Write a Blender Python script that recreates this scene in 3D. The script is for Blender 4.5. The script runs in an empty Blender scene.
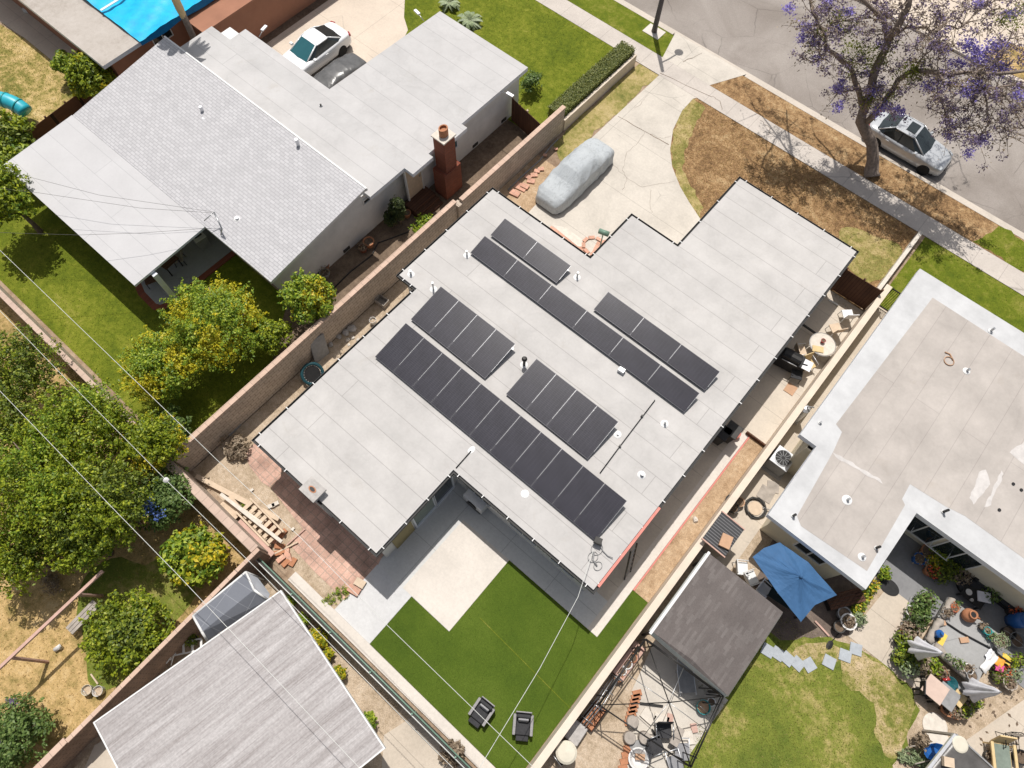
import bpy, math, random
import numpy as np
from mathutils import Vector, Matrix
from mathutils.geometry import tessellate_polygon

random.seed(7)
S = bpy.context.scene
COL = S.collection
# ------------------------------------------------------------------ camera
CAM_H, FPX = 28.0, 677.9
PITCH, ROLL, YAW = math.radians(66.67), math.radians(2.94), math.radians(-37.84)
_f = Vector((math.cos(PITCH)*math.sin(YAW), math.cos(PITCH)*math.cos(YAW), -math.sin(PITCH)))
_r0 = Vector((math.cos(YAW), -math.sin(YAW), 0)); _u0 = _r0.cross(_f)
CX = _r0*math.cos(ROLL) + _u0*math.sin(ROLL)
CY = -_r0*math.sin(ROLL) + _u0*math.cos(ROLL)
CZ = -_f
cd = bpy.data.cameras.new('camera'); cam = bpy.data.objects.new('camera', cd); COL.objects.link(cam)
cam.matrix_world = Matrix(((CX.x, CY.x, CZ.x, 0), (CX.y, CY.y, CZ.y, 0), (CX.z, CY.z, CZ.z, CAM_H), (0, 0, 0, 1)))
cd.sensor_width = 36; cd.lens = FPX/1024*36; cd.clip_end = 2000; cd.clip_start = .1
S.camera = cam

def P(px, py, z=0.0):
    """survey: the spot at height z that the photograph shows at this pixel"""
    d = CX*(px-512) + CY*(384-py) - CZ*FPX
    k = (z-CAM_H)/d.z
    return Vector((d.x*k, d.y*k, z))

# ------------------------------------------------------------------ light
w = bpy.data.worlds.new('World'); S.world = w; w.use_nodes = True
nt = w.node_tree; bg = nt.nodes['Background']
sky = nt.nodes.new('ShaderNodeTexSky'); sky.sky_type = 'NISHITA'; sky.sun_disc = False
SUN_EL = math.radians(65.8); SUN_AZ = math.radians(-44.5)   # azimuth from +Y towards +X
sky.sun_elevation = SUN_EL; sky.sun_rotation = SUN_AZ; sky.air_density = 1.0; sky.dust_density = 3.0; sky.ozone_density = 0.4
hs = nt.nodes.new('ShaderNodeHueSaturation'); hs.inputs['Saturation'].default_value = .5   # hazy, whitened sky
nt.links.new(sky.outputs[0], hs.inputs['Color']); nt.links.new(hs.outputs[0], bg.inputs[0]); bg.inputs[1].default_value = 0.088
sd = bpy.data.lights.new('sun', 'SUN'); sd.energy = 4.2; sd.angle = math.radians(.53); sd.color = (1, .955, .90)
so = bpy.data.objects.new('sun', sd); COL.objects.link(so)
to_sun = Vector((math.cos(SUN_EL)*math.sin(SUN_AZ), math.cos(SUN_EL)*math.cos(SUN_AZ), math.sin(SUN_EL)))
so.rotation_euler = to_sun.to_track_quat('Z', 'Y').to_euler(); so.location = (0, 0, 40)
S.view_settings.view_transform = 'Standard'; S.view_settings.look = 'None'
S.view_settings.exposure = 0.0; S.view_settings.gamma = 1.0
S.render.engine = 'CYCLES'
S.cycles.use_denoising = True
S.cycles.max_bounces = 6; S.cycles.diffuse_bounces = 3; S.cycles.transparent_max_bounces = 6

# ------------------------------------------------------------------ materials
class NB:
    def __init__(s, name):
        s.m = bpy.data.materials.new(name); s.m.use_nodes = True
        s.t = s.m.node_tree; s.b = s.t.nodes['Principled BSDF']; s.pos = None
    def n(s, typ, **kw):
        x = s.t.nodes.new(typ)
        for k, v in kw.items():
            if k.startswith('_'): setattr(x, k[1:], v)
            else: x.inputs[k].default_value = v
        return x
    def l(s, a, b): s.t.links.new(a, b)
    def vec(s, coords='world', scale=(1, 1, 1), rot=0.0, loc=(0, 0, 0)):
        if coords == 'world': o = s.n('ShaderNodeNewGeometry').outputs['Position']
        else: o = s.n('ShaderNodeTexCoord').outputs['Object']
        mp = s.n('ShaderNodeMapping'); mp.inputs['Scale'].default_value = scale
        mp.inputs['Rotation'].default_value = (0, 0, rot); mp.inputs['Location'].default_value = loc
        s.l(o, mp.inputs[0]); return mp.outputs[0]
    def noise(s, v, scale, detail=4, rough=.6, dist=0.0):
        x = s.n('ShaderNodeTexNoise', Scale=scale, Detail=detail, Roughness=rough, Distortion=dist); s.l(v, x.inputs['Vector']); return x.outputs[0]
    def ramp(s, fac, stops, interp='LINEAR'):
        r = s.n('ShaderNodeValToRGB'); cr = r.color_ramp; cr.interpolation = interp
        while len(cr.elements) < len(stops): cr.elements.new(.5)
        for e, (p, c) in zip(cr.elements, stops):
            e.position = p; e.color = (c, c, c, 1) if isinstance(c, (int, float)) else (*c, 1)
        s.l(fac, r.inputs[0]); return r.outputs[0]
    def mix(s, fac, a, b, typ='MIX'):
        x = s.n('ShaderNodeMix', _data_type='RGBA', _blend_type=typ)
        for i, v in ((0, fac), (6, a), (7, b)):
            if isinstance(v, (int, float)): x.inputs[i].default_value = v
            elif isinstance(v, tuple): x.inputs[i].default_value = (*v[:3], 1)
            else: s.l(v, x.inputs[i])
        return x.outputs[2]
    def bump(s, h, strength=.3, dist=.02):
        b = s.n('ShaderNodeBump', Strength=strength, Distance=dist); s.l(h, b.inputs['Height']); s.l(b.outputs[0], s.b.inputs['Normal'])
    def out(s, c, rough=.8, metal=0.0, spec=.3):
        if isinstance(c, tuple): s.b.inputs['Base Color'].default_value = (*c, 1)
        else: s.l(c, s.b.inputs['Base Color'])
        s.b.inputs['Roughness'].default_value = rough; s.b.inputs['Metallic'].default_value = metal
        s.b.inputs['Specular IOR Level'].default_value = spec
        return s.m
def mul(c, k): return tuple(min(1, x*k) for x in c)

def plain(name, c, rough=.7, var=.12, scale=6, metal=0.0, spec=.3, coords='world', bump=0.0):
    b = NB(name); v = b.vec(coords)
    n = b.noise(v, scale, 5, .65)
    col = b.ramp(n, [(.3, mul(c, 1-var)), (.7, mul(c, 1+var))])
    if bump: b.bump(b.noise(v, scale*6, 4), bump, .01)
    return b.out(col, rough, metal, spec)

def mottled(name, stops, s1=.5, s2=6, fine=40, dist=.4, fineamt=.25, bump=.5, rough=.95, mixw=.5):
    """patchy natural ground: two noise scales through a ramp, fine grain on top"""
    b = NB(name); v = b.vec()
    n1 = b.noise(v, s1, 4, .6, dist); n2 = b.noise(v, s2, 5, .7)
    f = b.mix(mixw, n1, n2)
    col = b.ramp(f, stops)
    n3 = b.noise(v, fine, 3, .7)
    g = b.ramp(n3, [(.3, 1-fineamt), (.7, 1+fineamt*.7)])
    col = b.mix(1.0, col, g, 'MULTIPLY')
    b.bump(b.mix(.5, n2, n3), bump, .03)
    return b.out(col, rough, 0, .15)

def concrete(name, c, crack=0.0, joints=None, dirt=.18, s=.6):
    b = NB(name); v = b.vec()
    n1 = b.noise(v, s, 5, .65, .3); n2 = b.noise(v, 9, 5, .7); n3 = b.noise(v, 60, 2, .6)
    col = b.ramp(n1, [(.3, mul(c, 1-dirt)), (.55, c), (.75, mul(c, 1.06))])
    col = b.mix(1.0, col, b.ramp(n2, [(.25, .88), (.75, 1.05)]), 'MULTIPLY')
    col = b.mix(1.0, col, b.ramp(n3, [(.25, .92), (.75, 1.05)]), 'MULTIPLY')
    if crack:
        nz = b.n('ShaderNodeTexNoise', Scale=1.3, Detail=5); b.l(v, nz.inputs['Vector'])
        vv = b.mix(.12, v, nz.outputs[1])
        vo = b.n('ShaderNodeTexVoronoi', Scale=crack); vo.feature = 'DISTANCE_TO_EDGE'; b.l(vv, vo.inputs['Vector'])
        k = b.ramp(vo.outputs['Distance'], [(0, .58), (.003, .8), (.008, 1)])
        msk = b.ramp(b.noise(v, .45, 2), [(.5, 0), (.62, .8)])
        k2 = b.mix(msk, (1, 1, 1), k)
        col = b.mix(1.0, col, k2, 'MULTIPLY')
    if joints:
        br = b.n('ShaderNodeTexBrick', Scale=1.0); br.offset = 0; br.inputs['Mortar Size'].default_value = .012
        br.inputs['Brick Width'].default_value = joints[0]; br.inputs['Row Height'].default_value = joints[1]
        b.l(b.vec(loc=(joints[2], joints[3], 0)), br.inputs['Vector'])
        col = b.mix(1.0, col, b.ramp(br.outputs['Fac'], [(0, 1.0), (1, .68)]), 'MULTIPLY')
    b.bump(n3, .15, .01)
    return b.out(col, .85, 0, .2)

def brick(name, c1, c2, cm, bw, bh, ms=.01, plane='xy', rot=0.0, offset=.5, var=.2, rough=.9, coords='world', squash=1.0, bump=.25, stain=.15, loc=(0, 0, 0), nscale=1.0, pond=0.0):
    b = NB(name)
    if coords == 'world': o = b.n('ShaderNodeNewGeometry').outputs['Position']
    else: o = b.n('ShaderNodeTexCoord').outputs['Object']
    sp = b.n('ShaderNodeSeparateXYZ'); b.l(o, sp.inputs[0])
    cb = b.n('ShaderNodeCombineXYZ')
    for i, ch in enumerate(plane): b.l(sp.outputs['xyz'.index(ch)], cb.inputs[i])
    mp = b.n('ShaderNodeMapping'); mp.inputs['Rotation'].default_value = (0, 0, rot); mp.inputs['Location'].default_value = loc
    b.l(cb.outputs[0], mp.inputs[0]); v = mp.outputs[0]
    br = b.n('ShaderNodeTexBrick', Scale=1.0); br.offset = offset; br.inputs['Mortar Size'].default_value = ms
    br.inputs['Brick Width'].default_value = bw; br.inputs['Row Height'].default_value = bh; br.inputs['Mortar Smooth'].default_value = .2
    for k, c in (('Color1', c1), ('Color2', c2), ('Mortar', cm)): br.inputs[k].default_value = (*c, 1)
    b.l(v, br.inputs['Vector'])
    n = b.noise(v, 1.2*nscale, 5, .65); n2 = b.noise(v, 18*nscale, 4, .7)
    col = b.mix(1.0, br.outputs['Color'], b.ramp(n, [(.3, 1-stain), (.7, 1+stain*.5)]), 'MULTIPLY')
    col = b.mix(1.0, col, b.ramp(n2, [(.3, 1-var*.5), (.7, 1+var*.4)]), 'MULTIPLY')
    if pond:
        pn = b.noise(v, .33, 5, .62, .5)
        col = b.mix(1.0, col, b.ramp(pn, [(.40, 1), (.47, 1-pond*.6), (.485, 1-pond), (.50, 1-pond*.35), (.60, 1.0)]), 'MULTIPLY')
        col = b.mix(1.0, col, b.mix(b.ramp(b.noise(v, .75, 6, .7, 1.0), [(.60, 0), (.74, 1)]), (1, 1, 1), (1-pond*1.1, 1-pond*1.35, 1-pond*1.7)), 'MULTIPLY')
    b.bump(b.ramp(br.outputs['Fac'], [(0, 1.0), (1, 0.0)]), bump, .01)
    return b.out(col, rough, 0, .2)

def leafmat(name, stops, trans=.25, rough=.5, gain=1.0):
    stops = [(p, mul(c, gain)) for p, c in stops]
    b = NB(name); g = b.n('ShaderNodeNewGeometry')
    col = b.ramp(g.outputs['Random Per Island'], stops)
    b.out(col, rough, 0, .35)
    tr = b.n('ShaderNodeBsdfTranslucent'); b.l(b.mix(1.0, col, (1.35, 1.35, .7), 'MULTIPLY'), tr.inputs[0])
    mx = b.n('ShaderNodeMixShader'); mx.inputs[0].default_value = trans
    o = b.t.nodes['Material Output']; b.l(b.b.outputs[0], mx.inputs[1]); b.l(tr.outputs[0], mx.inputs[2]); b.l(mx.outputs[0], o.inputs[0])
    return b.m
def glassy(name, c, rough=.08):
    b = NB(name); return b.out(c, rough, 0, .8)

m = {}
# roofs: torch-down rolls laid along x, so lap seams every 0.95 m
m['roof_white'] = brick('rolled_roof_light', (.52, .503, .485), (.495, .48, .465), (.355, .34, .328), 31, .93, .013, 'xy', var=.06, stain=.13, offset=.37, bump=.12, nscale=.5, pond=.06)
m['roof_smooth'] = brick('rolled_roof_pale', (.52, .51, .505), (.493, .485, .48), (.385, .378, .376), 29, .97, .013, 'xy', var=.05, stain=.09, offset=.31, bump=.12, nscale=.5, pond=.07, loc=(0, .3, 0))
m['roof_patio'] = brick('rolled_roof_patio', (.525, .52, .525), (.505, .50, .505), (.41, .41, .415), 6.4, 1.0, .012, 'xy', var=.05, stain=.06, offset=.4, bump=.1, nscale=.5)
m['shingle_pale'] = brick('pale_shingle', (.53, .525, .535), (.465, .46, .47), (.34, .335, .35), .3, .145, .012, 'xy', var=.12, stain=.05, bump=.4, loc=(.1, .0, 0))
m['roof_beige'] = brick('rolled_roof_beige', (.47, .432, .398), (.448, .41, .378), (.38, .345, .32), 33, 1.02, .013, 'yx', var=.07, stain=.18, offset=.43, bump=.12, nscale=.5, pond=.06)
m['roof_coat'] = plain('white_roof_coating', (.515, .52, .525), .6, .12, 1.2)
m['roof_gravel'] = mottled('gravel_roof', [(.35, (.36, .32, .28)), (.5, (.45, .41, .37)), (.65, (.50, .46, .42))], .4, 5, 50, .3, .2, .3)
# streaky weathered roof of the rotated building: rows run along its own x
def streak(name, ang, c1, c2, c3):
    b = NB(name); g = b.n('ShaderNodeNewGeometry').outputs['Position']
    def vv(sx, sy):
        mp = b.n('ShaderNodeMapping'); mp.vector_type = 'TEXTURE'; mp.inputs['Rotation'].default_value = (0, 0, ang)
        b.l(g, mp.inputs[0]); m2 = b.n('ShaderNodeMapping'); m2.inputs['Scale'].default_value = (sx, sy, 1); b.l(mp.outputs[0], m2.inputs[0]); return m2.outputs[0]
    n1 = b.noise(vv(3.2, .16), 1.0, 6, .65); n2 = b.noise(vv(22, .8), 1.0, 4, .7); n3 = b.noise(vv(9, 9), 1.5, 3)
    f = b.mix(.45, n1, n2); col = b.ramp(f, [(.36, c3), (.49, c2), (.62, c1)])
    col = b.mix(1.0, col, b.ramp(n3, [(.3, .86), (.7, 1.1)]), 'MULTIPLY')
    w = b.n('ShaderNodeTexWave', Scale=1.0); w.wave_type = 'BANDS'; w.bands_direction = 'X'; w.wave_profile = 'SAW'
    w.inputs['Scale'].default_value = 2.2/ (2*math.pi) * 3.1; b.l(vv(1, 1), w.inputs[0])
    col = b.mix(1.0, col, b.ramp(w.outputs[1], [(0, .9), (.12, 1), (.95, 1), (1, .88)]), 'MULTIPLY')
    b.bump(n2, .3, .01)
    return b.out(col, .9, 0, .2)
m['stucco_white'] = plain('white_stucco', (.62, .61, .59), .9, .07, 1.4, bump=.2)
m['stucco_grey'] = plain('grey_stucco', (.70, .695, .68), .9, .10, 1.2, bump=.25)
m['stucco_cream'] = plain('cream_stucco', (.66, .60, .46), .9, .08, 1.5, bump=.2)
m['stucco_brown'] = plain('brown_stucco', (.34, .165, .105), .9, .12, .8, bump=.2)
m['white_paint'] = plain('white_paint', (.70, .70, .69), .5, .03, 4)
m['cool_white'] = plain('cool_white_trim', (.70, .73, .78), .5, .04, 3)
m['dark_gutter'] = plain('dark_gutter', (.035, .035, .035), .6, .2, 8)
m['black'] = plain('black_plastic', (.02, .02, .021), .5, .2, 10)
m['black_metal'] = plain('black_metal', (.035, .034, .033), .4, .2, 12, .6)
m['grey_metal'] = plain('grey_metal', (.42, .43, .44), .35, .12, 10, .8)
m['light_metal'] = plain('light_metal', (.66, .67, .69), .4, .08, 8, .5)
m['red_paint'] = plain('faded_red_paint', (.62, .22, .18), .6, .12, 4)
m['glass_dark'] = glassy('dark_glass', (.02, .028, .03))
m['glass_teal'] = glassy('teal_glass', (.02, .11, .13))
m['glass_blind'] = plain('blinds_behind_glass', (.20, .24, .20), .2, .15, 5, spec=.7)
m['tan_panel'] = plain('olive_wall_panel', (.30, .25, .13), .8, .12, 4)
m['cells'] = brick('solar_cells', (.033, .032, .043), (.029, .028, .038), (.056, .055, .066), .156, .078, .006, 'xy', var=.25, rough=.22, offset=0, coords='object', bump=0, stain=.25)
_cells = m['cells'].node_tree.nodes['Principled BSDF']; _cells.inputs['Specular IOR Level'].default_value = .45
m['panel_frame'] = plain('panel_frame', (.095, .095, .105), .35, .1, 8, .5)
m['brick_red'] = brick('red_brick', (.27, .085, .05), (.21, .065, .042), (.20, .12, .09), .215, .075, .009, 'xz', var=.3)
m['brick_red_side'] = brick('red_brick_side', (.27, .085, .05), (.21, .065, .042), (.20, .12, .09), .215, .075, .009, 'yz', var=.3)
m['block_yz'] = brick('tan_block_wall', (.54, .455, .375), (.46, .385, .315), (.27, .225, .185), .4, .2, .014, 'yz', var=.18, stain=.2)
m['block_xz'] = brick('tan_block_wall_x', (.54, .455, .375), (.46, .385, .315), (.27, .225, .185), .4, .2, .014, 'xz', var=.18, stain=.2)
m['slump'] = brick('long_brown_block', (.31, .215, .16), (.26, .18, .135), (.15, .11, .085), .4, .1, .014, 'yz', var=.25, stain=.3)
m['coping_pink'] = brick('pink_coping', (.60, .44, .35), (.55, .40, .31), (.36, .27, .22), .4, .4, .01, 'yx', var=.12, stain=.12)
m['coping_pink_x'] = brick('pink_coping_x', (.56, .43, .35), (.51, .38, .31), (.35, .27, .22), .4, .4, .01, 'xy', var=.12, stain=.15)
m['wall_cream'] = plain('cream_block_wall', (.66, .57, .47), .9, .07, 1.5, bump=.2)
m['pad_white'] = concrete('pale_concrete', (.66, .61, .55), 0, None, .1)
m['pad_grey'] = concrete('grey_concrete', (.60, .60, .585), 0, (2.3, 2.3, .6, .4), .08)
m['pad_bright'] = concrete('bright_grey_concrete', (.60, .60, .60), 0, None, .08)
m['kerb_conc'] = concrete('kerb_concrete', (.58, .52, .45), 0, None, .15)
m['walk'] = concrete('sidewalk_concrete', (.55, .50, .45), .18, (1.45, 20, .3, 5), .14)
m['drive'] = concrete('driveway_concrete', (.585, .54, .475), .28, (9.0, 3.3, 4.1, 1.8), .16)
m['drive2'] = concrete('neighbour_driveway', (.64, .55, .455), .3, (3.1, 3.6, .3, 1.6), .1)
m['alley'] = concrete('alley_concrete', (.60, .535, .45), .5, (8, 1.5, 2, .4), .14)
m['patio_tan'] = concrete('tan_patio', (.56, .49, .405), .3, (2.6, 3.1, 2.05, .9), .12)
m['patio_grey'] = concrete('worn_grey_patio', (.36, .36, .355), .4, None, .15)
m['asphalt'] = None
m['tile'] = brick('terracotta_pavers', (.66, .43, .34), (.54, .345, .27), (.42, .32, .26), .31, .31, .016, 'xy', var=.35, stain=.35, offset=0, pond=.18)
m['paver_salmon'] = brick('salmon_pavers', (.66, .37, .27), (.58, .33, .24), (.40, .29, .22), .4, .2, .01, 'xy', var=.2, stain=.2)
m['wood_grey'] = plain('weathered_wood', (.36, .32, .28), .85, .2, 4, bump=.2)
m['wood_dark'] = brick('brown_fence_boards', (.13, .065, .04), (.10, .05, .033), (.03, .018, .013), .14, 4, .008, 'xz', var=.3, stain=.25, offset=0)
m['wood_tan'] = plain('pale_lumber', (.58, .46, .34), .8, .12, 5)
m['wood_tan2'] = plain('yellow_lumber', (.62, .47, .25), .8, .12, 5)
m['wood_pink'] = plain('faded_pink_wood', (.52, .34, .28), .8, .12, 3)
m['terracotta'] = plain('terracotta', (.42, .19, .10), .8, .15, 8)
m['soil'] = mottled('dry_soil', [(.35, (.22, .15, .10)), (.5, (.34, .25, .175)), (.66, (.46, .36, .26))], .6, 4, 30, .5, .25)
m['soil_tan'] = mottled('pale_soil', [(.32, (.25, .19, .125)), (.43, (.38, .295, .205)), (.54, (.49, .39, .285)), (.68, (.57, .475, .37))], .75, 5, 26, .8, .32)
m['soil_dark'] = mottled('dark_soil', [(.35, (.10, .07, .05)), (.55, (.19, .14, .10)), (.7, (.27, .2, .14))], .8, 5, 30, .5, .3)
m['soil_orange'] = mottled('orange_soil', [(.33, (.27, .175, .10)), (.44, (.39, .27, .165)), (.54, (.48, .345, .22)), (.66, (.56, .44, .31))], .9, 5, 26, .7, .35)
m['lawn_bright'] = mottled('bright_lawn', [(.34, (.075, .105, .010)), (.48, (.125, .155, .013)), (.58, (.18, .20, .022)), (.70, (.29, .27, .06))], .45, 3.5, 26, .5, .35, .6)
m['lawn_street'] = mottled('street_lawn', [(.34, (.08, .115, .010)), (.5, (.13, .16, .014)), (.60, (.20, .205, .035)), (.72, (.34, .29, .10))], .7, 3, 26, .5, .35, .6)
m['turf'] = mottled('artificial_turf', [(.34, (.054, .092, .010)), (.5, (.077, .12, .013)), (.66, (.105, .15, .02))], .35, 12, 30, .2, .35, .5, .9, .3)
m['lawn_dry'] = mottled('dry_lawn', [(.36, (.12, .14, .03)), (.46, (.26, .22, .065)), (.54, (.50, .37, .16)), (.66, (.60, .47, .25))], .5, 2.6, 24, .6, .3, .6)
m['lawn_straw'] = mottled('straw_lawn', [(.33, (.12, .12, .035)), (.42, (.29, .215, .08)), (.53, (.50, .345, .155)), (.68, (.61, .46, .25))], .6, 3, 22, .6, .3, .6)
m['lawn_brown'] = mottled('dead_brown_lawn', [(.32, (.10, .065, .03)), (.42, (.20, .12, .06)), (.5, (.30, .185, .09)), (.57, (.38, .25, .13)), (.68, (.50, .37, .21))], .7, 3.4, 15, .9, .5, .8)
m['lawn_yellow'] = mottled('yellowing_lawn', [(.34, (.13, .145, .035)), (.46, (.25, .225, .07)), (.56, (.40, .32, .14)), (.70, (.50, .40, .22))], .5, 2.8, 22, .6, .3, .6)
m['lawn_right'] = mottled('worn_lawn', [(.36, (.10, .135, .022)), (.52, (.175, .20, .035)), (.61, (.33, .285, .10)), (.74, (.48, .39, .22))], .33, 2.6, 22, .8, .3, .6, .95, .42)
m['tarp_blue'] = plain('blue_tarp', (.0, .42, .70), .45, .18, 1.6, spec=.4, bump=.5)
m['tarp_deep'] = plain('deep_blue_tarp_edge', (.0, .17, .42), .5, .15, 3)
m['umbrella'] = plain('blue_canopy', (.045, .12, .25), .75, .10, 2)
b = NB('silver_car_cover'); v = b.vec('object', (1, 1.6, 1)); n1 = b.noise(v, 2.2, 6, .7, 2.2); n2 = b.noise(v, 1.1, 3)
b.bump(b.ramp(n1, [(.30, 0), (.47, .75), (.52, 1), (.57, .75), (.75, .1)]), .28, .05)
m['cover_grey'] = b.out(b.mix(1.0, b.ramp(n2, [(.3, (.41, .44, .46)), (.7, (.47, .50, .515))]), b.ramp(n1, [(.36, .78), (.5, 1), (.7, 1)]), 'MULTIPLY'), .55, 0, .35)
m['cover_dark'] = plain('charcoal_cover', (.10, .10, .10), .3, .25, 3, spec=.5)
m['car_white'] = plain('white_car_paint', (.78, .79, .80), .18, .01, 2, spec=.5)
m['car_silver'] = plain('silver_car_paint', (.54, .56, .58), .22, .02, 2, .25, .5)
m['rubber'] = plain('tyre_rubber', (.018, .018, .018), .8, .2, 10)
m['rim'] = plain('alloy_rim', (.5, .5, .5), .3, .1, 10, .8)
m['lamp_lens'] = glassy('headlamp_lens', (.62, .65, .67))
m['tail_lens'] = glassy('tail_lens', (.32, .02, .02))
m['fabric_grey'] = plain('grey_cushion', (.30, .30, .31), .9, .1, 8)
m['fabric_black'] = plain('black_cushion', (.04, .04, .043), .85, .2, 8)
m['fabric_stone'] = plain('stone_canvas', (.72, .72, .76), .85, .1, 5)
m['wicker'] = plain('grey_wicker', (.28, .27, .27), .8, .25, 30)
m['canopy_grey'] = plain('grey_valance', (.55, .59, .56), .8, .1, 5)
m['bark'] = plain('bark', (.20, .15, .115), .95, .35, 7, bump=.6)
m['bark_grey'] = plain('grey_bark', (.25, .20, .165), .95, .35, 7, bump=.6)
m['twig'] = plain('twig', (.31, .25, .20), .9, .25, 5)
m['stone'] = plain('stone', (.42, .40, .38), .9, .2, 5, bump=.3)
m['stone_pale'] = plain('pale_stone', (.62, .57, .50), .9, .12, 6, bump=.3)
m['slate'] = plain('grey_flagstone', (.38, .41, .44), .85, .1, 5, bump=.2)
m['teal'] = plain('teal_plastic', (.03, .42, .52), .4, .06, 3, spec=.5)
m['pot_teal'] = plain('teal_glaze', (.02, .30, .31), .25, .1, 6, spec=.6)
m['pot_blue'] = plain('blue_glaze', (.02, .11, .35), .25, .1, 6, spec=.6)
m['pot_white'] = plain('white_glaze', (.68, .67, .65), .4, .06, 6)
m['pot_grey'] = plain('grey_pot', (.27, .27, .27), .7, .15, 6)
m['pot_dark'] = plain('dark_pot', (.05, .048, .045), .6, .2, 6)
m['pink'] = plain('pink_cloth', (.62, .10, .26), .8, .1, 6)
m['orange'] = plain('orange_cloth', (.75, .33, .05), .8, .1, 6)
m['yellow'] = plain('yellow_cloth', (.72, .52, .10), .8, .1, 6)
m['cardboard'] = plain('cardboard', (.48, .30, .19), .85, .1, 6)
m['cable'] = plain('pale_cable', (.62, .63, .60), .5, .06, 3)
m['cable_dark'] = plain('dark_cable', (.10, .095, .09), .6, .1, 3)
m['green_post'] = plain('green_enamel', (.16, .26, .20), .45, .08, 6)
m['corrug'] = brick('dark_corrugated', (.055, .055, .058), (.045, .045, .048), (.16, .16, .165), 9, .115, .018, 'xy', var=.2, offset=0, rough=.5, stain=.1)
m['poly_roof'] = brick('grey_polycarbonate', (.17, .18, .205), (.16, .17, .195), (.24, .25, .275), 1.0, .56, .014, 'xy', var=.06, offset=0, rough=.25, stain=.05, rot=math.radians(-12.5))
m['shingle_dark'] = brick('dark_shingle', (.135, .118, .112), (.195, .177, .168), (.13, .115, .108), .42, .10, .002, 'yx', var=.25, stain=.15, offset=.37, bump=.1)
for nd in m['shingle_dark'].node_tree.nodes:
    if nd.type == 'TEX_BRICK': nd.inputs['Bias'].default_value = -.45
m['tarp_dark'] = plain('dark_roof_sheet', (.10, .095, .09), .35, .25, 2.5, spec=.5, bump=.4)
m['lid'] = plain('cream_lid', (.60, .56, .46), .6, .06, 4)
m['leaf_citrus'] = leafmat('citrus_leaf', [(0, (.09, .13, .008)), (.4, (.17, .19, .010)), (.7, (.32, .28, .014)), (1, (.50, .37, .02))], 0.25, .5, 1.5)
m['leaf_lime'] = leafmat('lime_leaf', [(0, (.06, .12, .012)), (.5, (.14, .20, .015)), (1, (.30, .34, .03))], 0.25, .5, 1.45)
m['leaf_dark'] = leafmat('dark_leaf', [(0, (.028, .048, .007)), (.5, (.07, .095, .010)), (.85, (.12, .145, .014)), (1, (.17, .185, .02))], 0.22, .5, 1.9)
m['leaf_mid'] = leafmat('mid_leaf', [(0, (.045, .075, .006)), (.5, (.115, .15, .009)), (.85, (.19, .22, .013)), (1, (.24, .255, .018))], .25, .5, 1.75)
m['leaf_cool'] = leafmat('cool_leaf', [(0, (.035, .065, .015)), (.5, (.075, .12, .028)), (1, (.15, .20, .06))], .3, .5, 1.6)
m['leaf_deep'] = leafmat('deep_leaf', [(0, (.02, .035, .010)), (.6, (.045, .065, .016)), (1, (.09, .11, .03))], .2, .5, 1.2)
m['leaf_hedge'] = leafmat('hedge_leaf', [(0, (.045, .06, .018)), (.5, (.085, .10, .028)), (1, (.17, .17, .06))], 0.3, .5, 2.0)
m['leaf_grass'] = leafmat('grass_blade', [(0, (.07, .105, .010)), (.6, (.125, .155, .014)), (1, (.24, .22, .05))], .2, .6)
m['leaf_turf'] = leafmat('turf_blade', [(0, (.05, .08, .009)), (.6, (.07, .103, .012)), (1, (.095, .128, .02))], .1, .6)
m['leaf_straw'] = leafmat('straw_blade', [(0, (.22, .13, .05)), (.6, (.42, .28, .11)), (1, (.60, .45, .22))], .2, .7)
m['leaf_mixed'] = leafmat('worn_blade', [(0, (.10, .14, .02)), (.55, (.20, .21, .03)), (1, (.46, .36, .16))], .2, .7)
m['petal_purple'] = leafmat('purple_petal', [(0, (.20, .155, .50)), (.6, (.29, .24, .70)), (1, (.42, .37, .84))], .35, .6, 1.15)
m['petal_dusk'] = leafmat('dull_purple_petal', [(0, (.12, .09, .14)), (.6, (.20, .155, .30)), (1, (.30, .24, .44))], .3, .7)
m['leaf_jac'] = leafmat('jacaranda_leaf', [(0, (.10, .14, .02)), (1, (.30, .33, .06))], .35)
m['leaf_dead'] = leafmat('dry_leaf', [(0, (.17, .125, .09)), (.6, (.29, .225, .16)), (1, (.44, .36, .27))], .2, .8)
m['leaf_agave'] = leafmat('agave_leaf', [(0, (.14, .19, .10)), (1, (.32, .38, .20))], .1)
m['petal_red'] = leafmat('red_petal', [(0, (.45, .04, .03)), (1, (.65, .18, .05))], .2)
m['petal_blue'] = leafmat('blue_petal', [(0, (.08, .14, .42)), (1, (.17, .26, .58))], .2)
m['petal_yellow'] = leafmat('yellow_petal', [(0, (.5, .33, .02)), (1, (.62, .45, .06))], .2)
m['frond'] = leafmat('palm_frond', [(0, (.10, .15, .03)), (1, (.24, .28, .08))], .2)
b = NB('worn_asphalt'); v = b.vec()
col = b.ramp(b.noise(v, .22, 5, .6, .6), [(.35, (.245, .215, .19)), (.5, (.305, .272, .245)), (.65, (.36, .325, .295))])
col = b.mix(1.0, col, b.ramp(b.noise(v, 14, 5, .75), [(.28, .86), (.72, 1.1)]), 'MULTIPLY')
col = b.mix(1.0, col, b.ramp(b.noise(v, 70, 2, .7), [(.28, .85), (.72, 1.12)]), 'MULTIPLY')
nz = b.n('ShaderNodeTexNoise', Scale=1.2, Detail=6); b.l(v, nz.inputs['Vector'])
vo = b.n('ShaderNodeTexVoronoi', Scale=.45); vo.feature = 'DISTANCE_TO_EDGE'; b.l(b.mix(.2, v, nz.outputs[1]), vo.inputs['Vector'])
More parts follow.
